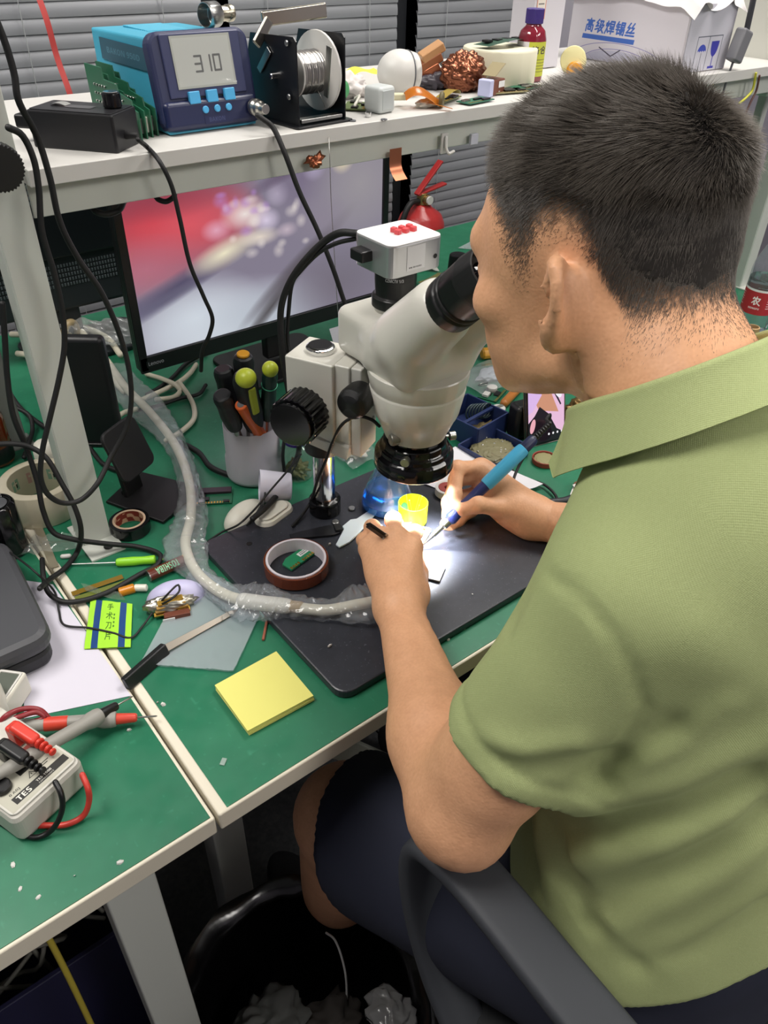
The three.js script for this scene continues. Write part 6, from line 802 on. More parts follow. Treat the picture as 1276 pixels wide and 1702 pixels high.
{ const t = thing('flex_strip', 'clear and gold flexible strip with an amber collar ending at the open probe', 'flexible circuit', [0.1769, 0.751, -0.756]); const o = [0.1769, 0.751, -0.756], q = (p) => p.map((v, i) => v - o[i]); const a = q([0.1577, 0.752, -0.7759]), b = q([0.1892, 0.753, -0.7334]), c = q([0.2072, 0.755, -0.7278]), d = q([0.2185, 0.756, -0.718]);
  for (const k of [-1, 1]) part(t, 'strip', tf(box(0.062, 0.0006, 0.009, 0.0002), [(a[0] + b[0]) / 2, 0.003, (a[2] + b[2]) / 2 + k * 0.006], [0.06 * k, -0.12, 0]), mat(k > 0 ? 0x77803c : 0x8a6d24, 0.25, { transmission: 0.3, thickness: 0 })); part(t, 'film', grid((u, v) => [a[0] + (b[0] - a[0]) * u, 0.0045 + 0.002 * Math.sin(u * 6 + 1), a[2] + (b[2] - a[2]) * u + 0.012 + (v - 0.5) * 0.018], 10, 4), film(0xdfe8d8, 0.1)); part(t, 'collar', stick(b, c, 0.0058, 20), mat(0xc07a1c, 0.3)); part(t, 'cord', stick(c, d, 0.0045, 16), M.offwhite); }
{ const t = thing('open_probe', 'open probe head in pale lilac shell with gold parts and foil edge', 'probe', [0.2351, 0.7505, -0.6823], -0.35); part(t, 'shell', tf(new THREE.SphereGeometry(1, 36, 18, 0, 6.2832, 0, 1.65), [0.004, 0.001, -0.004], [0, 0, 0], [0.035, 0.024, 0.02]), mat(0xb9b6d6, 0.4)); part(t, 'foil_rim', tf(lump(0.031, 0.011, 0.013, 0.1, 5, 8, 40), [-0.004, 0.0, 0.011]), metal(0xb4b0a4, 0.35)); for (let i = 0; i < 4; i++) part(t, 'gold_layer', tf(box(0.042 - i * 0.004, 0.003, 0.007, 0.0008), [-0.003, 0.005 + i * 0.0042, 0.022 - i * 0.002], [0.2, 0.04 * i, 0]), [M.gold, mat(0x8d6a2c, 0.45), mat(0xb08a44, 0.4), M.gold][i]); part(t, 'brown_block', box(0.03, 0.008, 0.009, 0.001, [0.002, 0.0045, 0.029]), mat(0x63301c, 0.5)); part(t, 'barcode_tag', box(0.014, 0.005, 0.001, 0.0003, [-0.008, 0.004, 0.0342]), mat(0xcfd0d0, 0.6)); }
{ // printed sachet
  const tx = canvasTexture(512, 512, (c, w, h) => { c.fillStyle = '#9fd83c'; c.fillRect(0, 0, w, h); c.fillStyle = '#26457a'; c.fillRect(70, 0, 76, h); c.fillRect(370, 0, 76, h); c.strokeStyle = '#3f6a26'; glyphs(c, '手术刀片', 214, 30, 78, 9, 1.38, true); c.fillStyle = '#4f7d2c'; for (let i = 0; i < 4; i++) c.fillRect(300, 150 + i * 44, 18, 24); });
  const P = ['150,997', 0], a = [0.1574, 0.752, -0.7429], b = [0.1939, 0.752, -0.7063], c = [0.1209, 0.752, -0.6709], d = [0.1632, 0.752, -0.6423];
  const m = [0, 1, 2].map((i) => (a[i] + b[i] + c[i] + d[i]) / 4), t = thing('sachet', 'bright green blade sachet with two blue stripes on the bench seam', 'sachet', m); const f = (o) => (u, v) => { const s = [0, 1, 2].map((i) => a[i] * (1 - u) * (1 - v) + b[i] * u * (1 - v) + c[i] * (1 - u) * v + d[i] * u * v - m[i]); s[1] += o * (0.0025 * Math.sin(u * 3.14) * Math.sin(v * 3.14) + 0.0008 + 0.0006 * noise(u * 8, v * 8, 3)); return s; };
  const top = grid(f(1), 24, 24), uv = top.attributes.uv; for (let i = 0; i < uv.count; i++) uv.setY(i, 1 - uv.getY(i)); part(t, 'printed_face', top, printed(tx, 0.22, { side: THREE.DoubleSide })); part(t, 'back_face', grid(f(-0.3), 8, 8), two(0x9fc83c, 0.4)); }
{ // clear bag lying on the bench: two films
  const c = [[0.1606, 0.751, -0.6118], [0.237, 0.751, -0.5407], [0.3194, 0.751, -0.6102], [0.2853, 0.751, -0.7262]], t = thing('clear_bag', 'flat clear plastic bag lying on the green bench', 'plastic bag', c[0]);
  const f = (h, s) => (u, v) => { const p = [0, 1, 2].map((i) => c[0][i] * (1 - u) * (1 - v) + c[1][i] * u * (1 - v) + c[2][i] * u * v + c[3][i] * (1 - u) * v - c[0][i]); p[1] += h + 0.0012 * Math.abs(noise(u * 5 + s, v * 5, 1)) + (v < 0.06 ? 0.0015 * Math.abs(noise(u * 26, 1, s)) : 0); return p; };
  const fm = mat(0xdfe9ee, 0.22, { transmission: 0.72, thickness: 0, ior: 1.4, side: THREE.DoubleSide }); part(t, 'upper_film', grid(f(0.0022, 2), 40, 40), fm); part(t, 'lower_film', grid(f(0.0002, 7), 20, 20), film(0xf0f5f8, 0.2, 0.9)); }
{ const a = [0.1353, 0.756, -0.5917], b = [0.1925, 0.757, -0.6119], c = [0.2882, 0.755, -0.6197], t = thing('knife', 'black handled long flat blade lying over the clear bag and bench seam', 'knife', a), q = (p) => p.map((v, i) => v - a[i]);
  part(t, 'handle', along(box(0.016, dist(a, b), 0.009, 0.002, [0, dist(a, b) / 2, 0]), [0, 0, 0], q(b)), mat(0x121317, 0.4)); part(t, 'rivet', [0.3, 0.7].map((k) => tf(rod(0.002, 0.001, 12), [q(b)[0] * k, 0.0055, q(b)[2] * k])), M.grey); part(t, 'blade', along(tf(new THREE.ExtrudeGeometry(shape([[-0.0045, 0], [0.0045, 0], [0.0035, dist(b, c) * 0.9], [0, dist(b, c)], [-0.0025, dist(b, c) * 0.9]]), { depth: 0.0012, bevelEnabled: true, bevelSize: 0.0003, bevelThickness: 0.0003, bevelSegments: 1 }), [0, 0, 0], [0, -1.2, 0]), q(b), q(c)), metal(0x8d867c, 0.35)); }
{ const c = [[0.2099, 0, -0.5319], [0.2079, 0, -0.4595], [0.2857, 0, -0.4558], [0.2873, 0, -0.5321]], mx = (c[0][0] + c[1][0] + c[2][0] + c[3][0]) / 4, mz = (c[0][2] + c[1][2] + c[2][2] + c[3][2]) / 4, t = thing('sticky_notes', 'pad of pale yellow sticky notes at the bench edge', 'note pad', [mx, TOP, mz]);
  for (let i = 0; i < 6; i++) part(t, 'note_layer', slab(c.map((p, k) => [p[0] - mx + 0.0006 * Math.sin(i * 7 + k), p[2] - mz + 0.0006 * Math.cos(i * 5 + k)]), 0.0014, 0.0001).translate(0, 0.0003 + i * 0.00145, 0), mat([0xe3e083, 0xdcd878][i % 2], 0.85)); }
// ---------------------------------------------------------------- test meter with probes
{
  const A = [0.0, 0, -0.483], ang = Math.atan2(0.022, 0.061), t = thing('test_meter', 'grey handheld component meter with two plugged test leads', 'meter', [0.0, TOP, -0.488], ang); const cs = mat(0xbab7ae, 0.45), w = 0.076;
  const fp = canvasTexture(512, 640, (c, W, H) => { c.fillStyle = '#b3b1a2'; c.fillRect(0, 0, W, H); c.fillStyle = '#22221f'; c.fillRect(60, 520, 440, 78); c.fillStyle = '#d8d5cc'; c.font = 'bold 70px sans-serif'; c.fillText('TES', 84, 585); c.font = 'bold 30px sans-serif'; c.fillText('TES-1500', 250, 560); c.font = '20px sans-serif'; c.fillText('CAPACITANCE', 250, 588); c.fillStyle = '#3a3a34'; c.font = 'bold 34px sans-serif'; c.fillText('0 ADJ', 70, 495); c.strokeStyle = '#3a3a34'; c.lineWidth = 6; c.beginPath(); c.moveTo(240, 480); c.lineTo(272, 425); c.lineTo(304, 480); c.closePath(); c.stroke(); c.fillRect(268, 442, 7, 20); c.fillRect(330, 440, 90, 10); c.fillRect(330, 462, 70, 10); c.fillStyle = '#1c1c1a'; c.fillRect(215, 250, 130, 150); c.fillStyle = '#d0cec4'; c.font = 'bold 34px sans-serif'; c.fillText('COM', 228, 292); c.fillStyle = '#9d5048'; c.fillRect(360, 190, 120, 160); });
  // the meter's long axis runs away from the bench edge; its lower end faces the camera
  part(t, 'case', tf(slab(roundRect(w, 0.15, 0.008), 0.036, 0.006), [w / 2 - 0.012, 0, -0.07]), cs); part(t, 'face_plate', tf(slab(roundRect(w - 0.006, 0.142, 0.006), 0.002, 0.0008), [w / 2 - 0.012, 0.0355, -0.07]), mat(0xc6c4bb, 0.45));
  part(t, 'front_print', tf(new THREE.PlaneGeometry(w - 0.01, 0.07), [w / 2 - 0.012, 0.0377, -0.036], [-Math.PI / 2, 0, 0]), printed(fp, 0.5));
  part(t, 'display', [tf(box(w - 0.02, 0.002, 0.032, 0.002), [w / 2 - 0.012, 0.0385, -0.125])], mat(0x6e7468, 0.25)); part(t, 'adjust_knob', tf(turned([[0, 0], [0.0088, 0], [0.008, 0.006], [0, 0.0065]], 0.001), [0.004, 0.0377, -0.03]), M.black);
  const plug = (name, x, z, m, label) => { const p = part(t, name, [tf(box(0.013, 0.02, 0.016, 0.003), [x, 0.048, z]), tf(box(0.012, 0.011, 0.03, 0.004), [x + 0.001, 0.055, z + 0.012], [0.25, 0.1, 0]), ...[0, 1, 2, 3].map((i) => tf(rod(0.0052 - i * 0.0005, 0.003, 16), [x + 0.003 + i * 0.0008, 0.0505 - i * 0.0022, z + 0.027 + i * 0.0042], [Math.PI / 2, 0, 0]))], m, label); return p; };
  plug('black_plug', 0.028, -0.052, M.black, 'black angled plug'); plug('red_plug', 0.046, -0.06, mat(0xd23a2c, 0.4), 'red angled plug');
}
single('red_test_lead', 'red test lead curving from the red plug under the meter', 'cable', cable([[0.0547, 0.79, -0.4862], [0.0539, 0.784, -0.4747], [0.0508, 0.77, -0.4716], [0.042, 0.756, -0.4711], [0.0278, 0.7535, -0.4734], [0.0095, 0.7535, -0.486], [-0.0118, 0.754, -0.5021], [-0.0181, 0.754, -0.5159], [-0.0249, 0.754, -0.5286]], 0.0028), mat(0xc23a30, 0.4));
single('black_test_lead', 'black test lead curving over the meter end onto the bench', 'cable', cable([[0.0325, 0.796, -0.4889], [0.0326, 0.792, -0.4785], [0.0297, 0.78, -0.4739], [0.0214, 0.766, -0.4719], [0.0113, 0.755, -0.4747], [0.0012, 0.753, -0.4781], [-0.0099, 0.753, -0.4925], [-0.0193, 0.753, -0.513], [-0.0239, 0.753, -0.5241]], 0.0026), M.black);
{ const red = mat(0xc8402e, 0.4), gp = mat(0x8f8d86, 0.5), mk = (name, label, a, b, ring, nose, len) => { const t = thing(name, label, 'test probe', a), L = dist(a, b), q = b.map((v, i) => v - a[i]), al = (g) => along(g, [0, 0, 0], q);
    part(t, 'barrel', al(turned([[0, 0], [0.005, 0], [0.0065, 0.02], [0.0068, L * 0.62], [0.0085, L * 0.66], [0.0085, L * 0.7], [0, L * 0.7]], 0.0008)), gp); part(t, 'shoulder', al(tf(turned([[0, 0], [0.0075, 0], [0.0088, L * 0.02], [0.0075, L * 0.06], [0, L * 0.06]], 0.0008), [0, L * 0.68, 0])), gp); part(t, 'nose', al(tf(turned([[0, 0], [0.0058, 0], [0.0045, L * 0.13], [0.0035, L * 0.14], [0, L * 0.14]], 0.0006), [0, L * 0.73, 0])), nose); part(t, 'needle', al(tf(turned([[0, 0], [0.001, 0], [0.0009, L * 0.13], [0, L * 0.14]], 0.0002, 10), [0, L * 0.86, 0])), M.steel); if (ring) part(t, 'red_band', al(tf(turned([[0.0066, 0], [0.0071, 0], [0.0071, 0.022], [0.0066, 0.022]], 0.0002), [0, L * 0.3, 0])), red); return t; };
  mk('test_probe', 'grey test probe with a red nose resting across the bench seam', [0.0081, 0.772, -0.6036], [0.1443, 0.758, -0.5314], true, red);
  mk('test_probe', 'grey test probe with a black nose pointing over the white paper', [-0.0095, 0.8, -0.524], [0.1342, 0.762, -0.5671], false, M.black); }
single('coiled_test_lead', 'coiled dark red test lead by the paper sheet corner', 'cable', cable([[0.0088, 0.78, -0.599], [0.0303, 0.785, -0.5904], [0.0474, 0.78, -0.5895], [0.0514, 0.774, -0.5849], [0.0393, 0.772, -0.5888], [0.0182, 0.772, -0.5994], [0.0045, 0.772, -0.5957], [0.0213, 0.79, -0.5941], [0.0382, 0.786, -0.5961], [0.0503, 0.78, -0.591], [0.055, 0.77, -0.5842]], 0.0027), mat(0x86262c, 0.4));
{ const t = thing('small_display', 'small white framed display box tucked beside the grey case', 'display', [0.0283, 0.7505, -0.6419], 0.75); part(t, 'case', box(0.05, 0.03, 0.03, 0.004, [0, 0.0155, 0]), M.offwhite); part(t, 'screen', tf(box(0.03, 0.001, 0.02, 0.0003), [0.004, 0.0308, 0.0]), mat(0x5b6058, 0.2)); part(t, 'frame', tf(slab(roundRect(0.036, 0.025, 0.002), 0.0016, 0.0004, roundRect(0.031, 0.021, 0.001).reverse()), [0.004, 0.03, 0]), M.white); }
{ const t = thing('round_dial', 'big cream rounded dial partly seen at the picture edge above the meter', 'dial', [0.0056, 0.7505, -0.6306]); part(t, 'knob', turned([[0, 0], [0.02, 0], [0.024, 0.01], [0.024, 0.05], [0.018, 0.06], [0, 0.062]], 0.004, 40), M.offwhite); }
// ---------------------------------------------------------------- cords and cables
{ // sleeved probe cord on the bench
  const pts = [[0.4187, 0.77, -1.4532], [0.4106, 0.77, -1.3258], [0.4, 0.768, -1.1973], [0.3978, 0.766, -1.0877], [0.3877, 0.764, -0.9823], [0.3605, 0.762, -0.8826], [0.3233, 0.762, -0.8049], [0.2911, 0.762, -0.7576], [0.2777, 0.762, -0.7022], [0.2829, 0.763, -0.6507], [0.2961, 0.766, -0.6187], [0.3128, 0.768, -0.5971], [0.3309, 0.768, -0.5784], [0.3618, 0.77, -0.5438], [0.399, 0.772, -0.5256], [0.4331, 0.764, -0.5205]];
  const t = thing('ultrasound_cable', 'thick cream probe cord in a clear plastic sleeve snaking over the bench', 'cord', pts[0]), q = (p) => p.map((v, i) => v - pts[0][i]);
  part(t, 'cord', cable(pts.map(q), 0.0066, 160, 14), M.cablePale); part(t, 'strain_relief', cable(pts.slice(10, 13).map(q), 0.0092, 30, 16), mat(0xd0cbbf, 0.5)); part(t, 'braid', cable(pts.slice(12, 14).map(q).map((p, i, a) => i ? lerp3(a[0], p, 0.35) : p), 0.0074, 12, 12), mat(0xa48c68, 0.6));
  const c = new THREE.CatmullRomCurve3(pts.map((p) => V(...q(p))), false, 'centripetal'); // the sleeve: a loose flattened tube
  part(t, 'clear_sleeve', grid((u, v) => { const p = c.getPoint(Math.min(1, 0.1 + u * 0.9)), d = c.getTangent(Math.min(1, 0.1 + u * 0.9)), s = V(d.z, 0, -d.x).normalize(), a = v * 6.2832, w = 0.022 + 0.006 * noise(u * 14, 1, 1) + 0.004 * Math.sin(u * 21), n = 0.0045 * (Math.abs(noise(u * 46, Math.cos(a) * 2.4, Math.sin(a) * 2.4)) - 0.25) + 0.002 * noise(u * 120, Math.cos(a) * 5, Math.sin(a) * 5); const k = Math.cos(a) * (w + n), h = Math.max(-0.0105, Math.sin(a) * (0.0115 + n)); return [p.x + s.x * k, p.y + h + 0.0005, p.z + s.z * k]; }, 420, 30), film(0xf2f5f8, 0.12, 0.9), 'clear crinkled plastic sleeve');
}
{ // bundle of cords wrapped in plastic behind the post
  const lines = [[[0.3429, 0.762, -1.5393], [0.3763, 0.78, -1.483], [0.4111, 0.78, -1.4582], [0.4321, 0.78, -1.4164], [0.45, 0.77, -1.3847], [0.4452, 0.764, -1.3159]], [[0.2989, 0.762, -1.4324], [0.3282, 0.77, -1.3851], [0.375, 0.78, -1.3867], [0.4038, 0.785, -1.3655], [0.4085, 0.78, -1.3021], [0.4046, 0.77, -1.2297], [0.4023, 0.762, -1.1831]], [[0.4225, 0.77, -1.5195], [0.4124, 0.784, -1.3936], [0.3982, 0.78, -1.3095], [0.3941, 0.77, -1.2511], [0.3957, 0.762, -1.1878]], [[0.3127, 0.77, -1.5025], [0.3434, 0.78, -1.4537], [0.3841, 0.784, -1.4268], [0.3828, 0.78, -1.3206], [0.3844, 0.762, -1.2633], [0.3925, 0.76, -1.2212]]];
  const nm = ['topmost cream cord in the wrapped bundle behind the post', 'lowest cream cord in the bundle running behind the post', 'short cream cord folded inside the wrapped bundle', 'cream cord crossing the middle of the wrapped bundle'];
  lines.forEach((l, i) => single('bundled_cord', nm[i], 'cord', cable(l, 0.0058), M.cablePale, [0, 0, 0], 0, 'cream cords behind the white post'));
  const o = [0.4222, 0.76, -1.3734], w = thing('plastic_wrap', 'crinkled clear plastic wrapped round the cream cords behind the post', 'plastic wrap', o); part(w, 'wrap', grid((u, v) => { const a = v * 6.2832, r = 0.024 + 0.012 * noise(u * 6, Math.cos(a) * 2, Math.sin(a) * 2) + 0.005 * noise(u * 18, Math.cos(a) * 5, Math.sin(a) * 5); return [-0.05 + u * 0.13 + 0.4 * r * Math.sin(a) * (0.5 - u), 0.03 + r * Math.sin(a) * 0.9, -0.05 + u * 0.1 + r * Math.cos(a)]; }, 60, 30), film(0xf4f6f6, 0.16, 0.86)); part(w, 'tape_band', tf(new THREE.TorusGeometry(0.018, 0.007, 10, 24), [-0.03, 0.03, -0.03], [0, 0.6, 0]), mat(0x9c8a66, 0.4));
}
for (const [i, l] of [[[0.4104, 0.758, -1.15], [0.4492, 0.758, -1.158], [0.4846, 0.76, -1.1651], [0.5196, 0.758, -1.1889], [0.5453, 0.756, -1.2157]], [[0.4572, 0.756, -1.2332], [0.4672, 0.762, -1.1894], [0.4741, 0.764, -1.1474], [0.4748, 0.758, -1.1394], [0.4576, 0.756, -1.1303], [0.4318, 0.755, -1.1411]], [[0.4833, 0.764, -1.1568], [0.4806, 0.758, -1.122], [0.4702, 0.756, -1.0806], [0.4494, 0.756, -1.0426], [0.416, 0.756, -1.021], [0.3867, 0.756, -1.0116]], [[0.3864, 0.762, -1.1191], [0.3648, 0.764, -1.1162], [0.3442, 0.762, -1.1072], [0.3299, 0.758, -1.0847], [0.3254, 0.756, -1.0611], [0.3301, 0.756, -1.0403]]].entries()) single('cream_cable', ['cream cable passing under the screen corner', 'cream cable making a tight bend below the screen', 'cream cable curving down from the bend beside the phone stand', 'cream cable looping behind the phone stand'][i], 'cable', cable(l, 0.0042), M.cablePale, [0, 0, 0], 0, 'cream cables below the screen');
const blackCables = [
  ['black cable sagging from the shelf beam to the bench past the post', 0.0031, [[0.2193, 1.3441, -0.79], [0.2232, 1.3227, -0.79], [0.2247, 1.2981, -0.79], [0.223, 1.2798, -0.79], [0.2348, 1.2462, -0.8], [0.2378, 1.2125, -0.8], [0.238, 1.1692, -0.8], [0.2477, 1.1317, -0.8], [0.2629, 1.0955, -0.8], [0.2735, 1.0482, -0.8], [0.2771, 1.0006, -0.8], [0.2723, 0.9588, -0.8], [0.2605, 0.9273, -0.8], [0.2352, 0.8965, -0.8], [0.2086, 0.8732, -0.79], [0.1855, 0.8604, -0.79], [0.1667, 0.8653, -0.79], [0.1541, 0.8829, -0.79], [0.1517, 0.9064, -0.79], [0.1606, 0.9374, -0.79], [0.1795, 0.978, -0.79], [0.1975, 1.0159, -0.79], [0.2111, 1.0501, -0.79], [0.2172, 1.085, -0.79], [0.2182, 1.1255, -0.79], [0.2164, 1.167, -0.79], [0.2229, 1.2072, -0.79], [0.2241, 1.2321, -0.79], [0.2189, 1.2518, -0.79], [0.2079, 1.2596, -0.785]]],
  ['thick black cable coming down the bench end and looping over the seam', 0.0033, [[0.1802, 1.0764, -0.87], [0.1732, 1.0404, -0.87], [0.164, 0.9959, -0.87], [0.157, 0.9503, -0.865], [0.1594, 0.9071, -0.86], [0.1583, 0.8655, -0.85], [0.1531, 0.8286, -0.84], [0.1559, 0.7997, -0.83], [0.1726, 0.7871, -0.822], [0.1931, 0.7747, -0.818], [0.2184, 0.7621, -0.812], [0.2432, 0.756, -0.7964], [0.2586, 0.756, -0.7654], [0.248, 0.756, -0.75], [0.2204, 0.755, -0.7466], [0.1787, 0.755, -0.74], [0.1489, 0.755, -0.7441], [0.1287, 0.756, -0.7555], [0.1202, 0.76, -0.7775], [0.1225, 0.77, -0.7914], [0.1331, 0.77, -0.8277]]],
  ['second black cable curving past the big packing tape to the bench', 0.0033, [[0.1285, 0.9245, -0.86], [0.151, 0.9186, -0.855], [0.1628, 0.9118, -0.85], [0.1731, 0.8996, -0.84], [0.1797, 0.8655, -0.825], [0.1835, 0.841, -0.815], [0.1835, 0.8089, -0.81], [0.1757, 0.758, -0.8306], [0.1532, 0.755, -0.8141], [0.1308, 0.76, -0.7989], [0.111, 0.78, -0.7656]]],
  ['thin black wire winding over the sachet to the open probe', 0.0013, [[0.0959, 0.78, -0.877], [0.1052, 0.8, -0.8082], [0.1137, 0.8, -0.7673], [0.1259, 0.762, -0.7679], [0.12, 0.753, -0.7456], [0.1166, 0.753, -0.7211], [0.1382, 0.755, -0.6951], [0.1559, 0.755, -0.6721], [0.1696, 0.753, -0.6547], [0.1866, 0.753, -0.6632], [0.2095, 0.76, -0.6741], [0.2286, 0.78, -0.6692], [0.2413, 0.782, -0.6724], [0.2385, 0.78, -0.6643], [0.225, 0.778, -0.6593], [0.2142, 0.764, -0.673], [0.2082, 0.756, -0.6827]]],
  ['black cable hanging from the control box in front of the screen', 0.0025, [[0.3399, 1.228, -0.8242], [0.3561, 1.2152, -0.84], [0.3562, 1.206, -0.815], [0.3626, 1.1848, -0.81], [0.3671, 1.1506, -0.81], [0.3724, 1.0968, -0.81], [0.3838, 1.0575, -0.81], [0.3918, 1.0273, -0.81], [0.3879, 1.0064, -0.815], [0.3838, 0.9827, -0.83], [0.3912, 0.9383, -0.86]]],
  ['thick black camera cable arching from the camera to behind the focus knob', 0.0042, [[0.5152, 1.1379, -0.6887], [0.508, 1.1348, -0.7078], [0.5012, 1.1198, -0.7311], [0.4854, 1.0938, -0.7509], [0.4735, 1.066, -0.7657], [0.4659, 1.0352, -0.774], [0.4615, 1.0033, -0.7706], [0.4591, 0.9708, -0.7647], [0.4593, 0.9399, -0.7584], [0.4612, 0.8909, -0.749], [0.5055, 0.78, -0.8196], [0.4806, 0.762, -0.8087], [0.4416, 0.77, -0.7721], [0.4023, 0.78, -0.7416], [0.3792, 0.778, -0.7343]]],
  ['thinner black cable running beside the camera cable', 0.0025, [[0.5151, 1.1316, -0.6906], [0.5066, 1.1224, -0.713], [0.498, 1.1065, -0.7368], [0.485, 1.0824, -0.7562], [0.4826, 1.0635, -0.7721], [0.4783, 1.0313, -0.7764], [0.4714, 0.9888, -0.7724], [0.4666, 0.9557, -0.7517], [0.4596, 0.9254, -0.7519], [0.4539, 0.8907, -0.7548], [0.4731, 0.8, -0.8059], [0.4712, 0.762, -0.8005], [0.4607, 0.756, -0.791]]],
  ['thin black ring light lead curving down beside the chrome column', 0.0021, [[0.4961, 0.9352, -0.6176], [0.492, 0.9407, -0.6264], [0.4801, 0.9437, -0.6391], [0.4687, 0.9313, -0.6525], [0.4621, 0.9044, -0.6638], [0.4608, 0.8688, -0.6786], [0.4521, 0.8366, -0.6864], [0.461, 0.772, -0.7229], [0.4438, 0.766, -0.7152], [0.4217, 0.764, -0.7053]]],
  ['black cable on the bench running under the tool cup', 0.0042, [[0.4023, 0.756, -0.9936], [0.411, 0.756, -0.9511], [0.4068, 0.756, -0.9053], [0.4202, 0.756, -0.868], [0.4471, 0.756, -0.8347], [0.4688, 0.756, -0.8282]]],
  ['black cable on the bench curving to the foot of the phone stand', 0.0036, [[0.2824, 0.76, -1.0529], [0.2825, 0.756, -1.0092], [0.2933, 0.756, -0.9775], [0.3111, 0.756, -0.9565]]],
  ['black cable loop hanging under the beam at the screen corner', 0.0035, [[0.3047, 1.1531, -0.9], [0.3027, 1.1492, -0.88], [0.3128, 1.145, -0.88], [0.327, 1.1465, -0.88], [0.3434, 1.1496, -0.9]]],
  ['black cable loop hanging under the beam above the screen', 0.003, [[0.3805, 1.1519, -0.9], [0.3767, 1.1504, -0.88], [0.3851, 1.1471, -0.88], [0.3946, 1.1503, -0.88], [0.4064, 1.1521, -0.9]]],
  ['black power cable lying behind the screen foot', 0.0036, [[0.5828, 0.756, -1.2494], [0.5334, 0.756, -1.2302], [0.4871, 0.756, -1.1946], [0.4493, 0.756, -1.173], [0.4253, 0.756, -1.1642]]],
  ['slack black cord lying across the bench below the screen', 0.0032, [[0.5223, 0.756, -1.1361], [0.497, 0.756, -1.1146], [0.4655, 0.756, -1.1194], [0.4255, 0.756, -1.1183], [0.3915, 0.756, -1.1234]]],
  ['black cord among the tangle behind the grey upright', 0.0038, [[0.2335, 0.78, -1.2651], [0.2347, 0.77, -1.2175], [0.2436, 0.762, -1.1763], [0.2531, 0.758, -1.1412], [0.2605, 0.756, -1.0958]]], ['black cord drooping below the tangle behind the grey upright', 0.0034, [[0.2247, 0.78, -1.208], [0.2378, 0.77, -1.1869], [0.2323, 0.76, -1.1613], [0.2149, 0.756, -1.1294], [0.1957, 0.756, -1.0935]]], ['thin black wire crossing the probe shells', 0.0014, [[0.498, 0.8, -0.7972], [0.453, 0.81, -0.7612], [0.4239, 0.795, -0.7563], [0.386, 0.78, -0.7455], [0.3598, 0.774, -0.7391], [0.3417, 0.756, -0.7584], [0.3153, 0.754, -0.753]]],
];
for (const [l, r, pts] of blackCables) single('black_cable', l, 'cable', cable(pts, r), M.rubber);
// ---------------------------------------------------------------- beyond the post at the picture edge
{ const t = thing('side_monitor', 'edge of a dark blue cased screen standing at the bench end', 'monitor', [0.13, TOP, -1.0], 0.35); part(t, 'panel', box(0.36, 0.24, 0.022, 0.004, [-0.112, 0.365, 0]), mat(0x18212e, 0.35)); part(t, 'silver_edge', box(0.36, 0.004, 0.023, 0.001, [-0.112, 0.243, 0.0005]), M.steel); part(t, 'stand', [box(0.05, 0.28, 0.02, 0.004, [-0.2, 0.14, -0.02]), slab(roundRect(0.2, 0.16, 0.02), 0.01, 0.002).translate(-0.2, 0, -0.02)], M.black); }
{ const t = thing('grey_upright', 'slanting grey metal upright behind the white post', 'post', [0.2009, 0.75, -1.1471]); part(t, 'bar', tf(box(0.03, 0.3, 0.012, 0.002), [0, 0.148, 0], [0, 0.1, 0.0]), mat(0x6d706b, 0.5)); part(t, 'foot', slab(roundRect(0.045, 0.04, 0.003), 0.003, 0.0006), mat(0x6d706b, 0.5)); }
{ const t = thing('amber_bottle', 'amber glass bottle with a dark label at the picture edge', 'bottle', [0.1631, 0.7505, -1.1177]); part(t, 'glass', turned([[0, 0], [0.024, 0], [0.026, 0.003], [0.026, 0.075], [0.014, 0.095], [0.013, 0.11], [0, 0.11]], 0.002, 40), mat(0x6a2a10, 0.1, { clearcoat: 0.6 })); part(t, 'label', turned([[0.0262, 0.006], [0.0265, 0.006], [0.0265, 0.03], [0.0262, 0.03]], 0.0002, 40), M.black); }
{ const t = thing('ribbed_dial', 'black ribbed dial at the post side above the shelf', 'dial', [0.1936, 1.2274, -0.8]); const p = []; for (let i = 0; i < 72; i++) { const a = i / 72 * 6.2832, k = i % 2 ? 0.021 : 0.0195; p.push([Math.cos(a) * k, Math.sin(a) * k]); } part(t, 'dial', tf(slab(p, 0.014, 0.001), [0, 0, 0], [Math.PI / 2, 0, 0]), M.black); part(t, 'stem', stick([0, 0, 0], [0.0, -0.0, -0.05], 0.005), M.black); }
single('metal_strip', 'bare metal strip lying over the seam beside the big packing tape', 'strip', slab([[0.1523, 0, -0.9385], [0.1623, 0, -0.9343], [0.1492, 0, -0.827], [0.1392, 0, -0.8288]].map((p) => [p[0], p[2]]), 0.0012, 0.0003), mat(0xa9a08a, 0.35, { metalness: 0.6 }), [0, TOP + 0.0006, 0]);
{ const o = [0.1691, 0.751, -0.8655], t = thing('clear_blister', 'crumpled clear blister pack by the foot of the white post', 'packaging', o); part(t, 'blister', grid((u, v) => [-0.04 + u * 0.075 - v * 0.02, 0.004 + 0.012 * Math.abs(noise(u * 5, v * 4, 2)), -0.03 + v * 0.03 + u * 0.03], 18, 10), film(0xf2f4f2, 0.1, 0.9)); }
single('white_capsule', 'small white capsule on the bench below the post foot', 'capsule', cable([[0.1593, 0.753, -0.8399], [0.1664, 0.753, -0.836]], 0.003, 8, 14), M.white);
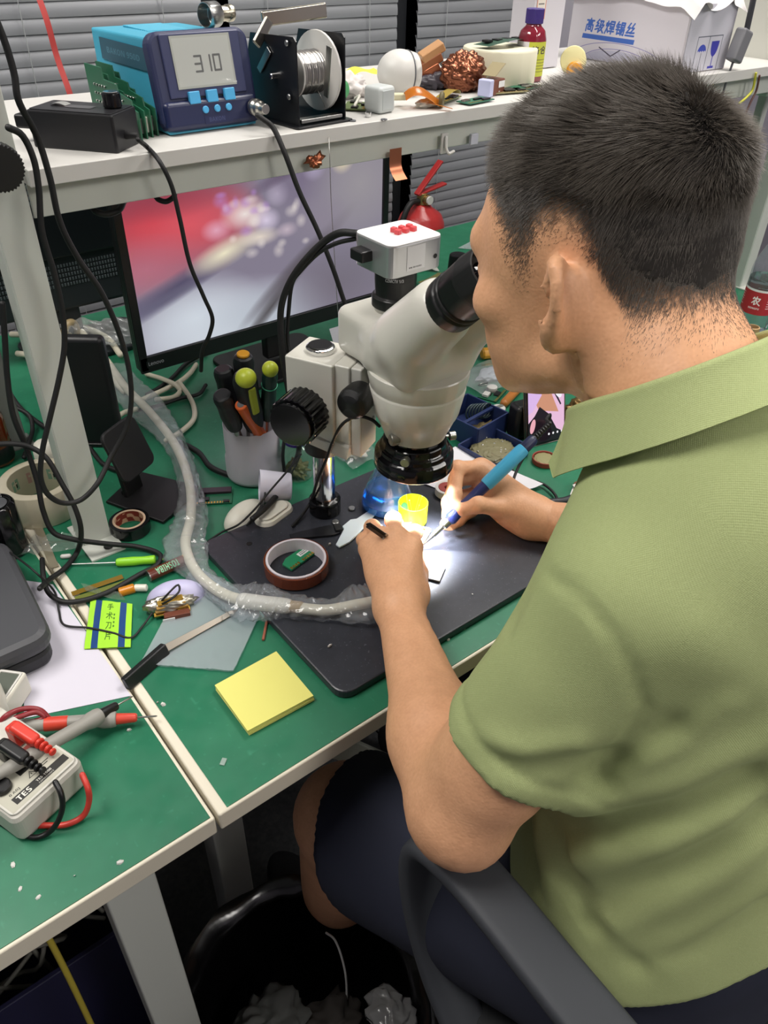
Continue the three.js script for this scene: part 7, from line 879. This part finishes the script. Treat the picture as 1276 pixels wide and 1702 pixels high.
// ---------------------------------------------------------------- behind the microscope and the hand
{ const t = thing('printed_sheet', 'creased white instruction sheet beneath the soldering hand', 'paper', [0.6978, 0.7626, -0.6602]); const o = [0.6978, 0.7626, -0.6602], c = [[0.6138, 0.763, -0.7082], [0.7294, 0.763, -0.7197], [0.773, 0.756, -0.5758], [0.6635, 0.756, -0.5846]]; const pt = canvasTexture(512, 512, (x, w, h) => { x.fillStyle = '#d3d2d6'; x.fillRect(0, 0, w, h); x.fillStyle = '#6a6a70'; for (let i = 0; i < 9; i++) x.fillRect(150 + 18 * hash(i, 1, 9), 120 + i * 24, 120 + 120 * hash(i, 2, 9), 5); x.beginPath(); x.arc(330, 300, 16, 0, 7); x.fill(); });
  part(t, 'sheet', grid((u, v) => { const p = [0, 1, 2].map((i) => c[0][i] * (1 - u) * (1 - v) + c[1][i] * u * (1 - v) + c[2][i] * u * v + c[3][i] * (1 - u) * v - o[i]); p[1] += 0.0012 + 0.003 * Math.abs(noise(u * 3, v * 3, 5)); return p; }, 20, 20), printed(pt, 0.8, { side: THREE.DoubleSide })); }
{ const t = thing('red_tape', 'small roll of red tape on a white core behind the soldering hand', 'tape', [0.6383, 0.7628, -0.6381]); part(t, 'tape', turned([[0.0125, 0], [0.017, 0], [0.017, 0.011], [0.0125, 0.011], [0.0125, 0]], 0.0004, 40), M.white); part(t, 'core', turned([[0.004, 0], [0.0125, 0], [0.0125, 0.0112], [0.004, 0.0112], [0.004, 0]], 0.0004, 40), mat(0x8d3630, 0.5)); }
const blue = mat(0x1e2c55, 0.4);
const tray = (name, label, p, ry, w, d, h, inner) => { const t = thing(name, label, 'tray', p, ry); part(t, 'floor_panel', box(w, 0.003, d, 0.001, [0, 0.0016, 0]), blue); for (const [x, z, a, b] of [[0, d / 2, w, 0.003], [0, -d / 2, w, 0.003], [w / 2, 0, 0.003, d], [-w / 2, 0, 0.003, d]]) part(t, 'side_panel', box(a, h, b, 0.001, [x, h / 2, z]), blue); inner(t); return t; };
tray('parts_tray', 'dark blue plastic bin holding a coiled dark spring lead', [0.7985, 0.7505, -0.7558], 0.12, 0.075, 0.085, 0.038, (t) => { part(t, 'crossbar', box(0.07, 0.005, 0.006, 0.001, [0, 0.034, 0.012]), blue); part(t, 'scrap_heap', tf(lump(0.03, 0.009, 0.016, 0.4, 5, 6), [0, 0.003, 0.026]), mat(0x6a5d3c, 0.6)); });
single('spring_lead', 'dark coiled spring lead standing in the dark blue bin', 'cable', cable(Array.from({ length: 70 }, (_, i) => { const a = i * 0.55, o = [0.8024, 0.78, -0.7526]; return [o[0] + Math.cos(a) * 0.013 + i * 0.0004, o[1] + Math.sin(a) * 0.013, o[2] - 0.012 + i * 0.0002]; }), 0.0016, 260, 6), mat(0x2a3a40, 0.4));
tray('sponge_tray', 'square dark blue tray of greenish solder dross beside the phone', [0.7752, 0.7505, -0.6823], 0.1, 0.08, 0.075, 0.02, (t) => { part(t, 'dross', tf(lump(0.036, 0.007, 0.034, 0.12, 9, 16, 50), [0, 0.003, 0]), mat(0x6f6a4c, 0.6)); for (let i = 0; i < 14; i++) part(t, 'solder_drop', tf(new THREE.SphereGeometry(0.0012 + 0.0012 * hash(i, 1, 5), 8, 6), [(hash(i, 2, 5) - 0.5) * 0.055, 0.0135, (hash(i, 3, 5) - 0.5) * 0.055]), M.steel); });
{ const t = thing('smartphone', 'upright smartphone showing a pink and black picture behind the soldering pencil', 'phone', [0.8687, 0.7505, -0.6544], -0.22);
  const tx = canvasTexture(512, 1000, (c, w, h) => { c.fillStyle = '#e3b9d6'; c.fillRect(0, 0, w, h); c.fillStyle = '#c98f72'; c.beginPath(); c.moveTo(0, 0); c.lineTo(w, 0); c.lineTo(w, 240); c.lineTo(300, 420); c.lineTo(430, 700); c.lineTo(150, 640); c.lineTo(0, 360); c.fill(); c.fillStyle = '#d7b4e4'; c.beginPath(); c.moveTo(0, 360); c.lineTo(170, 300); c.lineTo(190, 480); c.lineTo(60, 640); c.lineTo(0, 660); c.fill(); c.fillStyle = '#17121a'; c.beginPath(); c.moveTo(0, 760); c.lineTo(90, 690); c.lineTo(160, 600); c.lineTo(290, 700); c.lineTo(400, 880); c.lineTo(w, 940); c.lineTo(w, h); c.lineTo(0, h); c.fill(); c.fillStyle = '#e8a8b4'; c.beginPath(); c.ellipse(60, 800, 34, 80, 0.3, 0, 7); c.fill(); c.fillStyle = '#2a2430'; c.beginPath(); c.moveTo(300, 380); c.lineTo(345, 400); c.lineTo(470, 620); c.lineTo(455, 630); c.fill(); c.fillStyle = '#efeef4'; c.beginPath(); c.ellipse(410, 450, 46, 110, -0.5, 0, 7); c.fill(); c.fillStyle = '#4a4656'; c.beginPath(); c.ellipse(395, 420, 16, 22, -0.5, 0, 7); c.fill(); c.fillStyle = '#f4f2f4'; for (let i = 0; i < 4; i++) { c.beginPath(); c.arc(290 + i * 62, 925, 13, 0, 7); c.fill(); } });
  const s = new THREE.Group(); s.name = 'handset'; s.rotation.x = -0.26; t.add(s);
  part(s, 'body', tf(slab(roundRect(0.073, 0.155, 0.009), 0.009, 0.002), [0, 0.0785, -0.009], [Math.PI / 2, 0, 0]), mat(0x101014, 0.25)); part(s, 'frame', tf(slab(roundRect(0.074, 0.156, 0.0095), 0.006, 0.001, roundRect(0.0725, 0.1545, 0.009).reverse()), [0, 0.0785, -0.0075], [Math.PI / 2, 0, 0]), metal(0x9a948c, 0.3)); part(s, 'touchscreen', tf(new THREE.PlaneGeometry(0.068, 0.148), [0, 0.079, 0.0004]), mat(0x0a0a0a, 0.12, { emissive: 0xffffff, emissiveMap: tx, emissiveIntensity: 0.75, key: 'phone' })); part(t, 'stand', box(0.05, 0.06, 0.03, 0.008, [-0.02, 0.0305, -0.04]), M.black); }
{ const t = thing('gold_foil', 'crumpled brown and gold foil lump beside the phone', 'foil', [0.9533, 0.7505, -0.6515]); part(t, 'foil', lump(0.045, 0.03, 0.034, 0.16, 4.5, 61, 56), mat(0x6d552c, 0.35, { metalness: 0.6 })); part(t, 'bright_flake', tf(lump(0.014, 0.01, 0.012, 0.2, 4, 13), [-0.014, 0.03, 0.024]), mat(0xd9ab52, 0.3, { metalness: 0.7 })); }
for (const [i, [p, ry]] of [[[0.8266, 0.7505, -0.6212], 0], [[0.8732, 0.7505, -0.6206], 1]].entries()) { const t = thing('red_disc', ['round red brown disc full of metal filings on the bench', 'red brown disc standing on edge near the collar'][i], 'disc', p, ry); if (i) part(t, 'dish', tf(turned([[0, 0], [0.017, 0], [0.018, 0.004], [0.018, 0.009], [0, 0.009]], 0.001, 36), [0, 0.0185, 0], [Math.PI / 2 - 0.1, 0, 0]), mat(0x7d3d30, 0.55)); else { part(t, 'dish', turned([[0, 0], [0.0185, 0], [0.0195, 0.003], [0.0195, 0.009], [0.0178, 0.009], [0.0172, 0.004], [0, 0.004]], 0.0006, 40), mat(0x843528, 0.5)); part(t, 'filings', tf(lump(0.0165, 0.0025, 0.0165, 0.1, 14, 3, 40), [0, 0.004, 0]), mat(0x7d7a52, 0.6)); } }
single('wooden_stub', 'short brown wooden stub near the shirt collar', 'stick', cable([[0.8143, 0.755, -0.5469], [0.8569, 0.755, -0.5345]], 0.0052, 12, 14), mat(0x7a5138, 0.7));
{ const t = thing('white_ties', 'white plastic strips scattered near the shirt collar', 'plastic strip', [0.8029, 0.751, -0.5397]); for (let i = 0; i < 3; i++) part(t, 'strip', tf(box(0.034 - i * 0.006, 0.001, 0.006, 0.0003), [i * 0.006 - 0.004, 0.002 + i * 0.002, i * 0.006], [0.1, 0.5 + i * 0.9, 0.2]), M.white); }
{ const t = thing('hand_tool', 'amber yellow hand tool with a blue tape band behind the eyepieces', 'tool', [0.9929, 0.762, -0.9328]); const a = [0, 0, 0], o = [0.9929, 0.762, -0.9328], b = [1.0866, 0.762, -0.8972].map((v, i) => v - o[i]); part(t, 'handle', along(rod(0.011, dist(a, b), 28, 0.003), a, b), mat(0xc9912e, 0.35)); part(t, 'blue_band', along(tf(rod(0.0114, 0.011, 28), [0, dist(a, b) * 0.24, 0]), a, b), mat(0x2a6ea8, 0.45)); }
{ const o = [0.9515, 0.751, -0.8698], t = thing('clear_parts_bag', 'clear plastic bag with a ring clip lying behind the microscope', 'plastic bag', o); part(t, 'bag', grid((u, v) => [-0.06 + u * 0.12, 0.004 + 0.014 * Math.sin(u * 3.1) * Math.sin(v * 3.1) + 0.003 * noise(u * 6, v * 6, 2), -0.045 + v * 0.09], 30, 24), mat(0xeef2f4, 0.16, { transmission: 0.8, thickness: 0, side: THREE.DoubleSide })); part(t, 'ring', tf(new THREE.TorusGeometry(0.008, 0.0012, 8, 24), [-0.045, 0.014, 0.03], [1.2, 0, 0]), M.steel); part(t, 'contents', tf(lump(0.03, 0.006, 0.02, 0.3, 3, 7), [0.004, 0.001, 0]), mat(0xb9b9bf, 0.5)); }
{ const t = thing('pcb_offcut', 'green board piece with white round caps behind the blue bin', 'circuit board', [0.9138, 0.751, -0.8224], 0.4); board(t, 0.05, 0.035, 71); for (const [x, z] of [[0.012, -0.006]]) part(t, 'round_cap', tf(turned([[0, 0], [0.009, 0], [0.0095, 0.002], [0.0095, 0.006], [0, 0.007]], 0.0008, 28), [x, 0.002, z]), M.white); part(t, 'white_piece', box(0.014, 0.005, 0.011, 0.001, [-0.014, 0.0045, -0.006]), M.white); }
{ const t = thing('badge_clip', 'white round clip with a grey bar on the bench by the orange tube', 'clip', [0.8826, 0.7505, -0.7762]); part(t, 'disc', turned([[0, 0], [0.0115, 0], [0.0122, 0.003], [0.0115, 0.006], [0, 0.007]], 0.001, 32), M.white); part(t, 'bar', box(0.018, 0.0015, 0.006, 0.0005, [0, 0.0076, 0]), mat(0x6c6f68, 0.5)); }
single('orange_tube', 'brown orange ribbed tube lying behind the phone', 'tube', cable([[0.8984, 0.758, -0.7788], [0.9693, 0.758, -0.8069]], 0.0075, 16, 18), mat(0xa9692c, 0.4));
{ const t = thing('lime_tool', 'black tool with a lime ring standing behind the camera box', 'tool', [1.0551, 0.7505, -1.0804]); t.scale.setScalar(1.12); part(t, 'body', turned([[0, 0], [0.016, 0], [0.0165, 0.004], [0.0165, 0.11], [0.015, 0.13], [0, 0.132]], 0.0012, 32), M.black); part(t, 'lime_ring', turned([[0.0164, 0.094], [0.0174, 0.094], [0.0174, 0.099], [0.0164, 0.099]], 0.0003, 32), mat(0xb6c235, 0.4)); part(t, 'lime_button', tf(new THREE.SphereGeometry(0.005, 16, 12), [0.004, 0.082, 0.015]), mat(0xb6c235, 0.4)); }
for (const [i, [x, s, c]] of [[[1.177, 0.751, -1.2749], 81, 0x6b6a3a], [[1.089, 0.751, -1.2087], 83, 0x9a9a8c], [[1.1321, 0.751, -1.1783], 85, 0x5b7350], [[1.2419, 0.751, -1.3706], 87, 0x8b8d84], [[1.1197, 0.751, -1.1078], 89, 0x7a7f5c]].entries()) { const t = thing('flex_offcut', ['olive flexible circuit offcut behind the camera tube', 'pale flexible circuit offcut nearest the white microscope housing', 'green flexible circuit offcut below the black lime ringed tool', 'grey flexible circuit offcut behind the camera box', 'curved yellowish offcut behind the eyepiece housing'][i], 'flexible circuit', x, i * 1.3); part(t, 'strip', grid((u, v) => [(u - 0.5) * 0.09, 0.004 + 0.016 * Math.sin(u * 3.1) + 0.003 * noise(u * 5, v * 3, s), (v - 0.5) * 0.03 + 0.02 * Math.sin(u * 4)], 20, 6), two(c, 0.4)); part(t, 'stiffener', box(0.02, 0.002, 0.03, 0.0005, [-0.038, 0.006, 0]), M.pcb); part(t, 'white_lead', cable([[-0.04, 0.006, 0.02], [0, 0.02, 0.03], [0.05, 0.006, 0.01]], 0.003), M.offwhite); }
single('flat_film', 'flat clear plastic film on the green bench behind the head', 'plastic film', grid((u, v) => [-0.06 + u * 0.12 + v * 0.03, 0.001 + 0.0015 * Math.abs(noise(u * 4, v * 4, 6)), -0.035 + v * 0.07], 16, 10), mat(0xe6eef0, 0.2, { transmission: 0.7, thickness: 0, side: THREE.DoubleSide }), [1.4446, 0.751, -1.3976], 0.3);
single('white_card', 'white card leaning behind the microscope arm under the screen', 'card', tf(box(0.06, 0.05, 0.0008, 0.0002), [0, 0.024, 0], [-0.5, 0.2, 0]), mat(0xd6d6de, 0.7), [0.8066, 0.75, -1.1163]);
{ const o = [0.6049, 0.751, -0.8112], t = thing('clear_pouch', 'clear pouch of white cotton pieces beside the flask', 'plastic bag', o); part(t, 'pouch', grid((u, v) => [-0.03 + u * 0.06, 0.004 + 0.024 * Math.sin(u * 3.1) * Math.sin(v * 3.1) + 0.003 * noise(u * 7, v * 7, 4), -0.035 + v * 0.07], 24, 24), film(0xf0f4f4, 0.14, 0.88)); part(t, 'cotton', tf(lump(0.017, 0.011, 0.02, 0.3, 3, 17), [0, 0.001, 0.004]), mat(0xc9c2b4, 0.85)); }
// ---------------------------------------------------------------- far end of the bench
{ const P = [1.535, TOP + 0.0005, -0.70], t = thing('water_bottle', 'clear water bottle with a red label at the far bench end', 'bottle', P); const gl = mat(0xf0f3f6, 0.06, { transmission: 0.92, thickness: 0, side: THREE.DoubleSide });
  const lb = canvasTexture(1024, 256, (c, w, h) => { c.fillStyle = '#b02a32'; c.fillRect(0, 0, w, h); c.fillStyle = '#e8e2e0'; c.fillRect(0, 0, w, 22); c.strokeStyle = '#f0e6e4'; for (let k = 0; k < 3; k++) { glyphs(c, '农', 90 + k * 340, 70, 86, 12); c.font = 'bold 26px sans-serif'; c.fillStyle = '#f0e6e4'; c.fillText('NONGFU', 70 + k * 340, 200); for (let i = 0; i < 6; i++) c.fillRect(240 + k * 340, 60 + i * 24, 100 * (0.5 + 0.5 * hash(i, k, 3)), 6); } });
  part(t, 'bottle', lathe([[0, 0.004], [0.02, 0.0], [0.028, 0.001], [0.0315, 0.006], [0.0315, 0.03], [0.0305, 0.034], [0.0315, 0.038], [0.0315, 0.13], [0.029, 0.145], [0.014, 0.185], [0.012, 0.19], [0.012, 0.2]], 56), gl); part(t, 'label', tf(new THREE.CylinderGeometry(0.032, 0.032, 0.05, 56, 1, true), [0, 0.072, 0]), printed(lb, 0.4, { side: THREE.DoubleSide })); part(t, 'cap', tf(turned([[0, 0], [0.0145, 0], [0.0145, 0.014], [0.013, 0.016], [0, 0.016]], 0.001, 36), [0, 0.196, 0]), M.white); part(t, 'water', turned([[0, 0.004], [0.0305, 0.005], [0.0305, 0.115], [0, 0.116]], 0.001, 40), mat(0xf2f6fa, 0.03, { transmission: 1, thickness: 0.04, ior: 1.33 })); }
{ const t = thing('thread_spool', 'small brown cardboard spool beside the water bottle', 'spool', [1.485, TOP + 0.0005, -0.672]); part(t, 'spool', turned([[0.0105, 0], [0.0125, 0], [0.0135, 0.001], [0.0135, 0.033], [0.0105, 0.034], [0.0105, 0]], 0.0006, 36), mat(0xa98a60, 0.6)); part(t, 'core', turned([[0, 0], [0.0104, 0], [0.0104, 0.012], [0, 0.012]], 0.0004, 30), mat(0x6a4a36, 0.7)); }
{ const t = thing('blue_bag', 'crumpled clear bag with blue cloth inside at the bench end', 'plastic bag', [1.53, TOP + 0.0005, -0.6]); part(t, 'cloth', lump(0.035, 0.022, 0.026, 0.2, 3, 19, 36), mat(0x3a6a88, 0.7)); part(t, 'film', tf(lump(0.045, 0.03, 0.034, 0.22, 3.4, 27, 40), [0, 0, 0]), film(0xeaf2f6, 0.12, 0.9)); }
// ---------------------------------------------------------------- under the benches
{ const t = thing('cable_box', 'dark blue box of loose grey cables under the bench', 'box', [-0.08, 0, -0.75]); const m = mat(0x17173a, 0.6); part(t, 'box_body', [box(0.34, 0.012, 0.3, 0.002, [0, 0.007, 0]), box(0.34, 0.3, 0.008, 0.002, [0, 0.155, 0.15]), box(0.34, 0.3, 0.008, 0.002, [0, 0.155, -0.15]), box(0.008, 0.3, 0.3, 0.002, [0.168, 0.155, 0]), box(0.008, 0.3, 0.3, 0.002, [-0.168, 0.155, 0])], m); const r = rng(5), g = []; for (let i = 0; i < 14; i++) { const p = []; for (let k = 0; k < 6; k++) p.push([(r() - 0.5) * 0.28, 0.2 + r() * 0.16, (r() - 0.5) * 0.24]); g.push(cable(p, 0.0035, 40, 6)); } const c = part(t, 'loose_cables', g, mat(0x77766e, 0.6)); c.userData.kind = 'stuff'; }
single('yellow_wire', 'yellow cord hanging below the bench edge over a yellow cloth', 'cord', cable([[-0.03, 0.715, -0.5], [-0.026, 0.55, -0.49], [-0.028, 0.35, -0.48], [-0.032, 0.14, -0.47], [-0.036, 0.05, -0.46]], 0.0034), mat(0xb3a23a, 0.6));
single('yellow_cloth', 'crumpled yellow cloth on the floor under the hanging cord', 'cloth', lump(0.06, 0.028, 0.05, 0.4, 3, 23, 30), mat(0xb8a41c, 0.8), [-0.04, 0.002, -0.46]);
// ---------------------------------------------------------------- crumbs on the benches
{ const g = [], r = rng(3); for (const p of [[-0.0232, 0.75, -0.4667], [0.0151, 0.75, -0.4249], [-0.0253, 0.75, -0.4416], [-0.0157, 0.75, -0.4252], [0.1154, 0.75, -0.5386], [0.1571, 0.75, -0.547], [0.1535, 0.75, -0.5537], [0.3375, 0.7625, -0.5], [0.051, 0.75, -0.4121], [0.4585, 0.75, -0.4344], [0.4854, 0.75, -0.4356], [0.5238, 0.7625, -0.4644], [0.4401, 0.7625, -0.6452], [0.2141, 0.75, -0.4859]]) g.push(tf(new THREE.IcosahedronGeometry(0.0022 * (0.4 + r()), 0), [p[0], p[1] + 0.0008, p[2]], [r() * 3, r() * 3, 0], [1.3, 0.5, 0.9])); const m = single('white_crumbs', 'white plastic crumbs scattered on the green bench tops', 'crumbs', g, M.white); m.userData.kind = 'stuff'; }
single('glass_chip', 'tiny clear chip lying on the green bench below the sticky notes', 'chip', box(0.008, 0.0014, 0.005, 0.0003), mat(0xcfe0d8, 0.1, { transmission: 0.6, thickness: 0 }), [0.1724, 0.751, -0.4475], 0.7);
renderer.render(scene, camera);
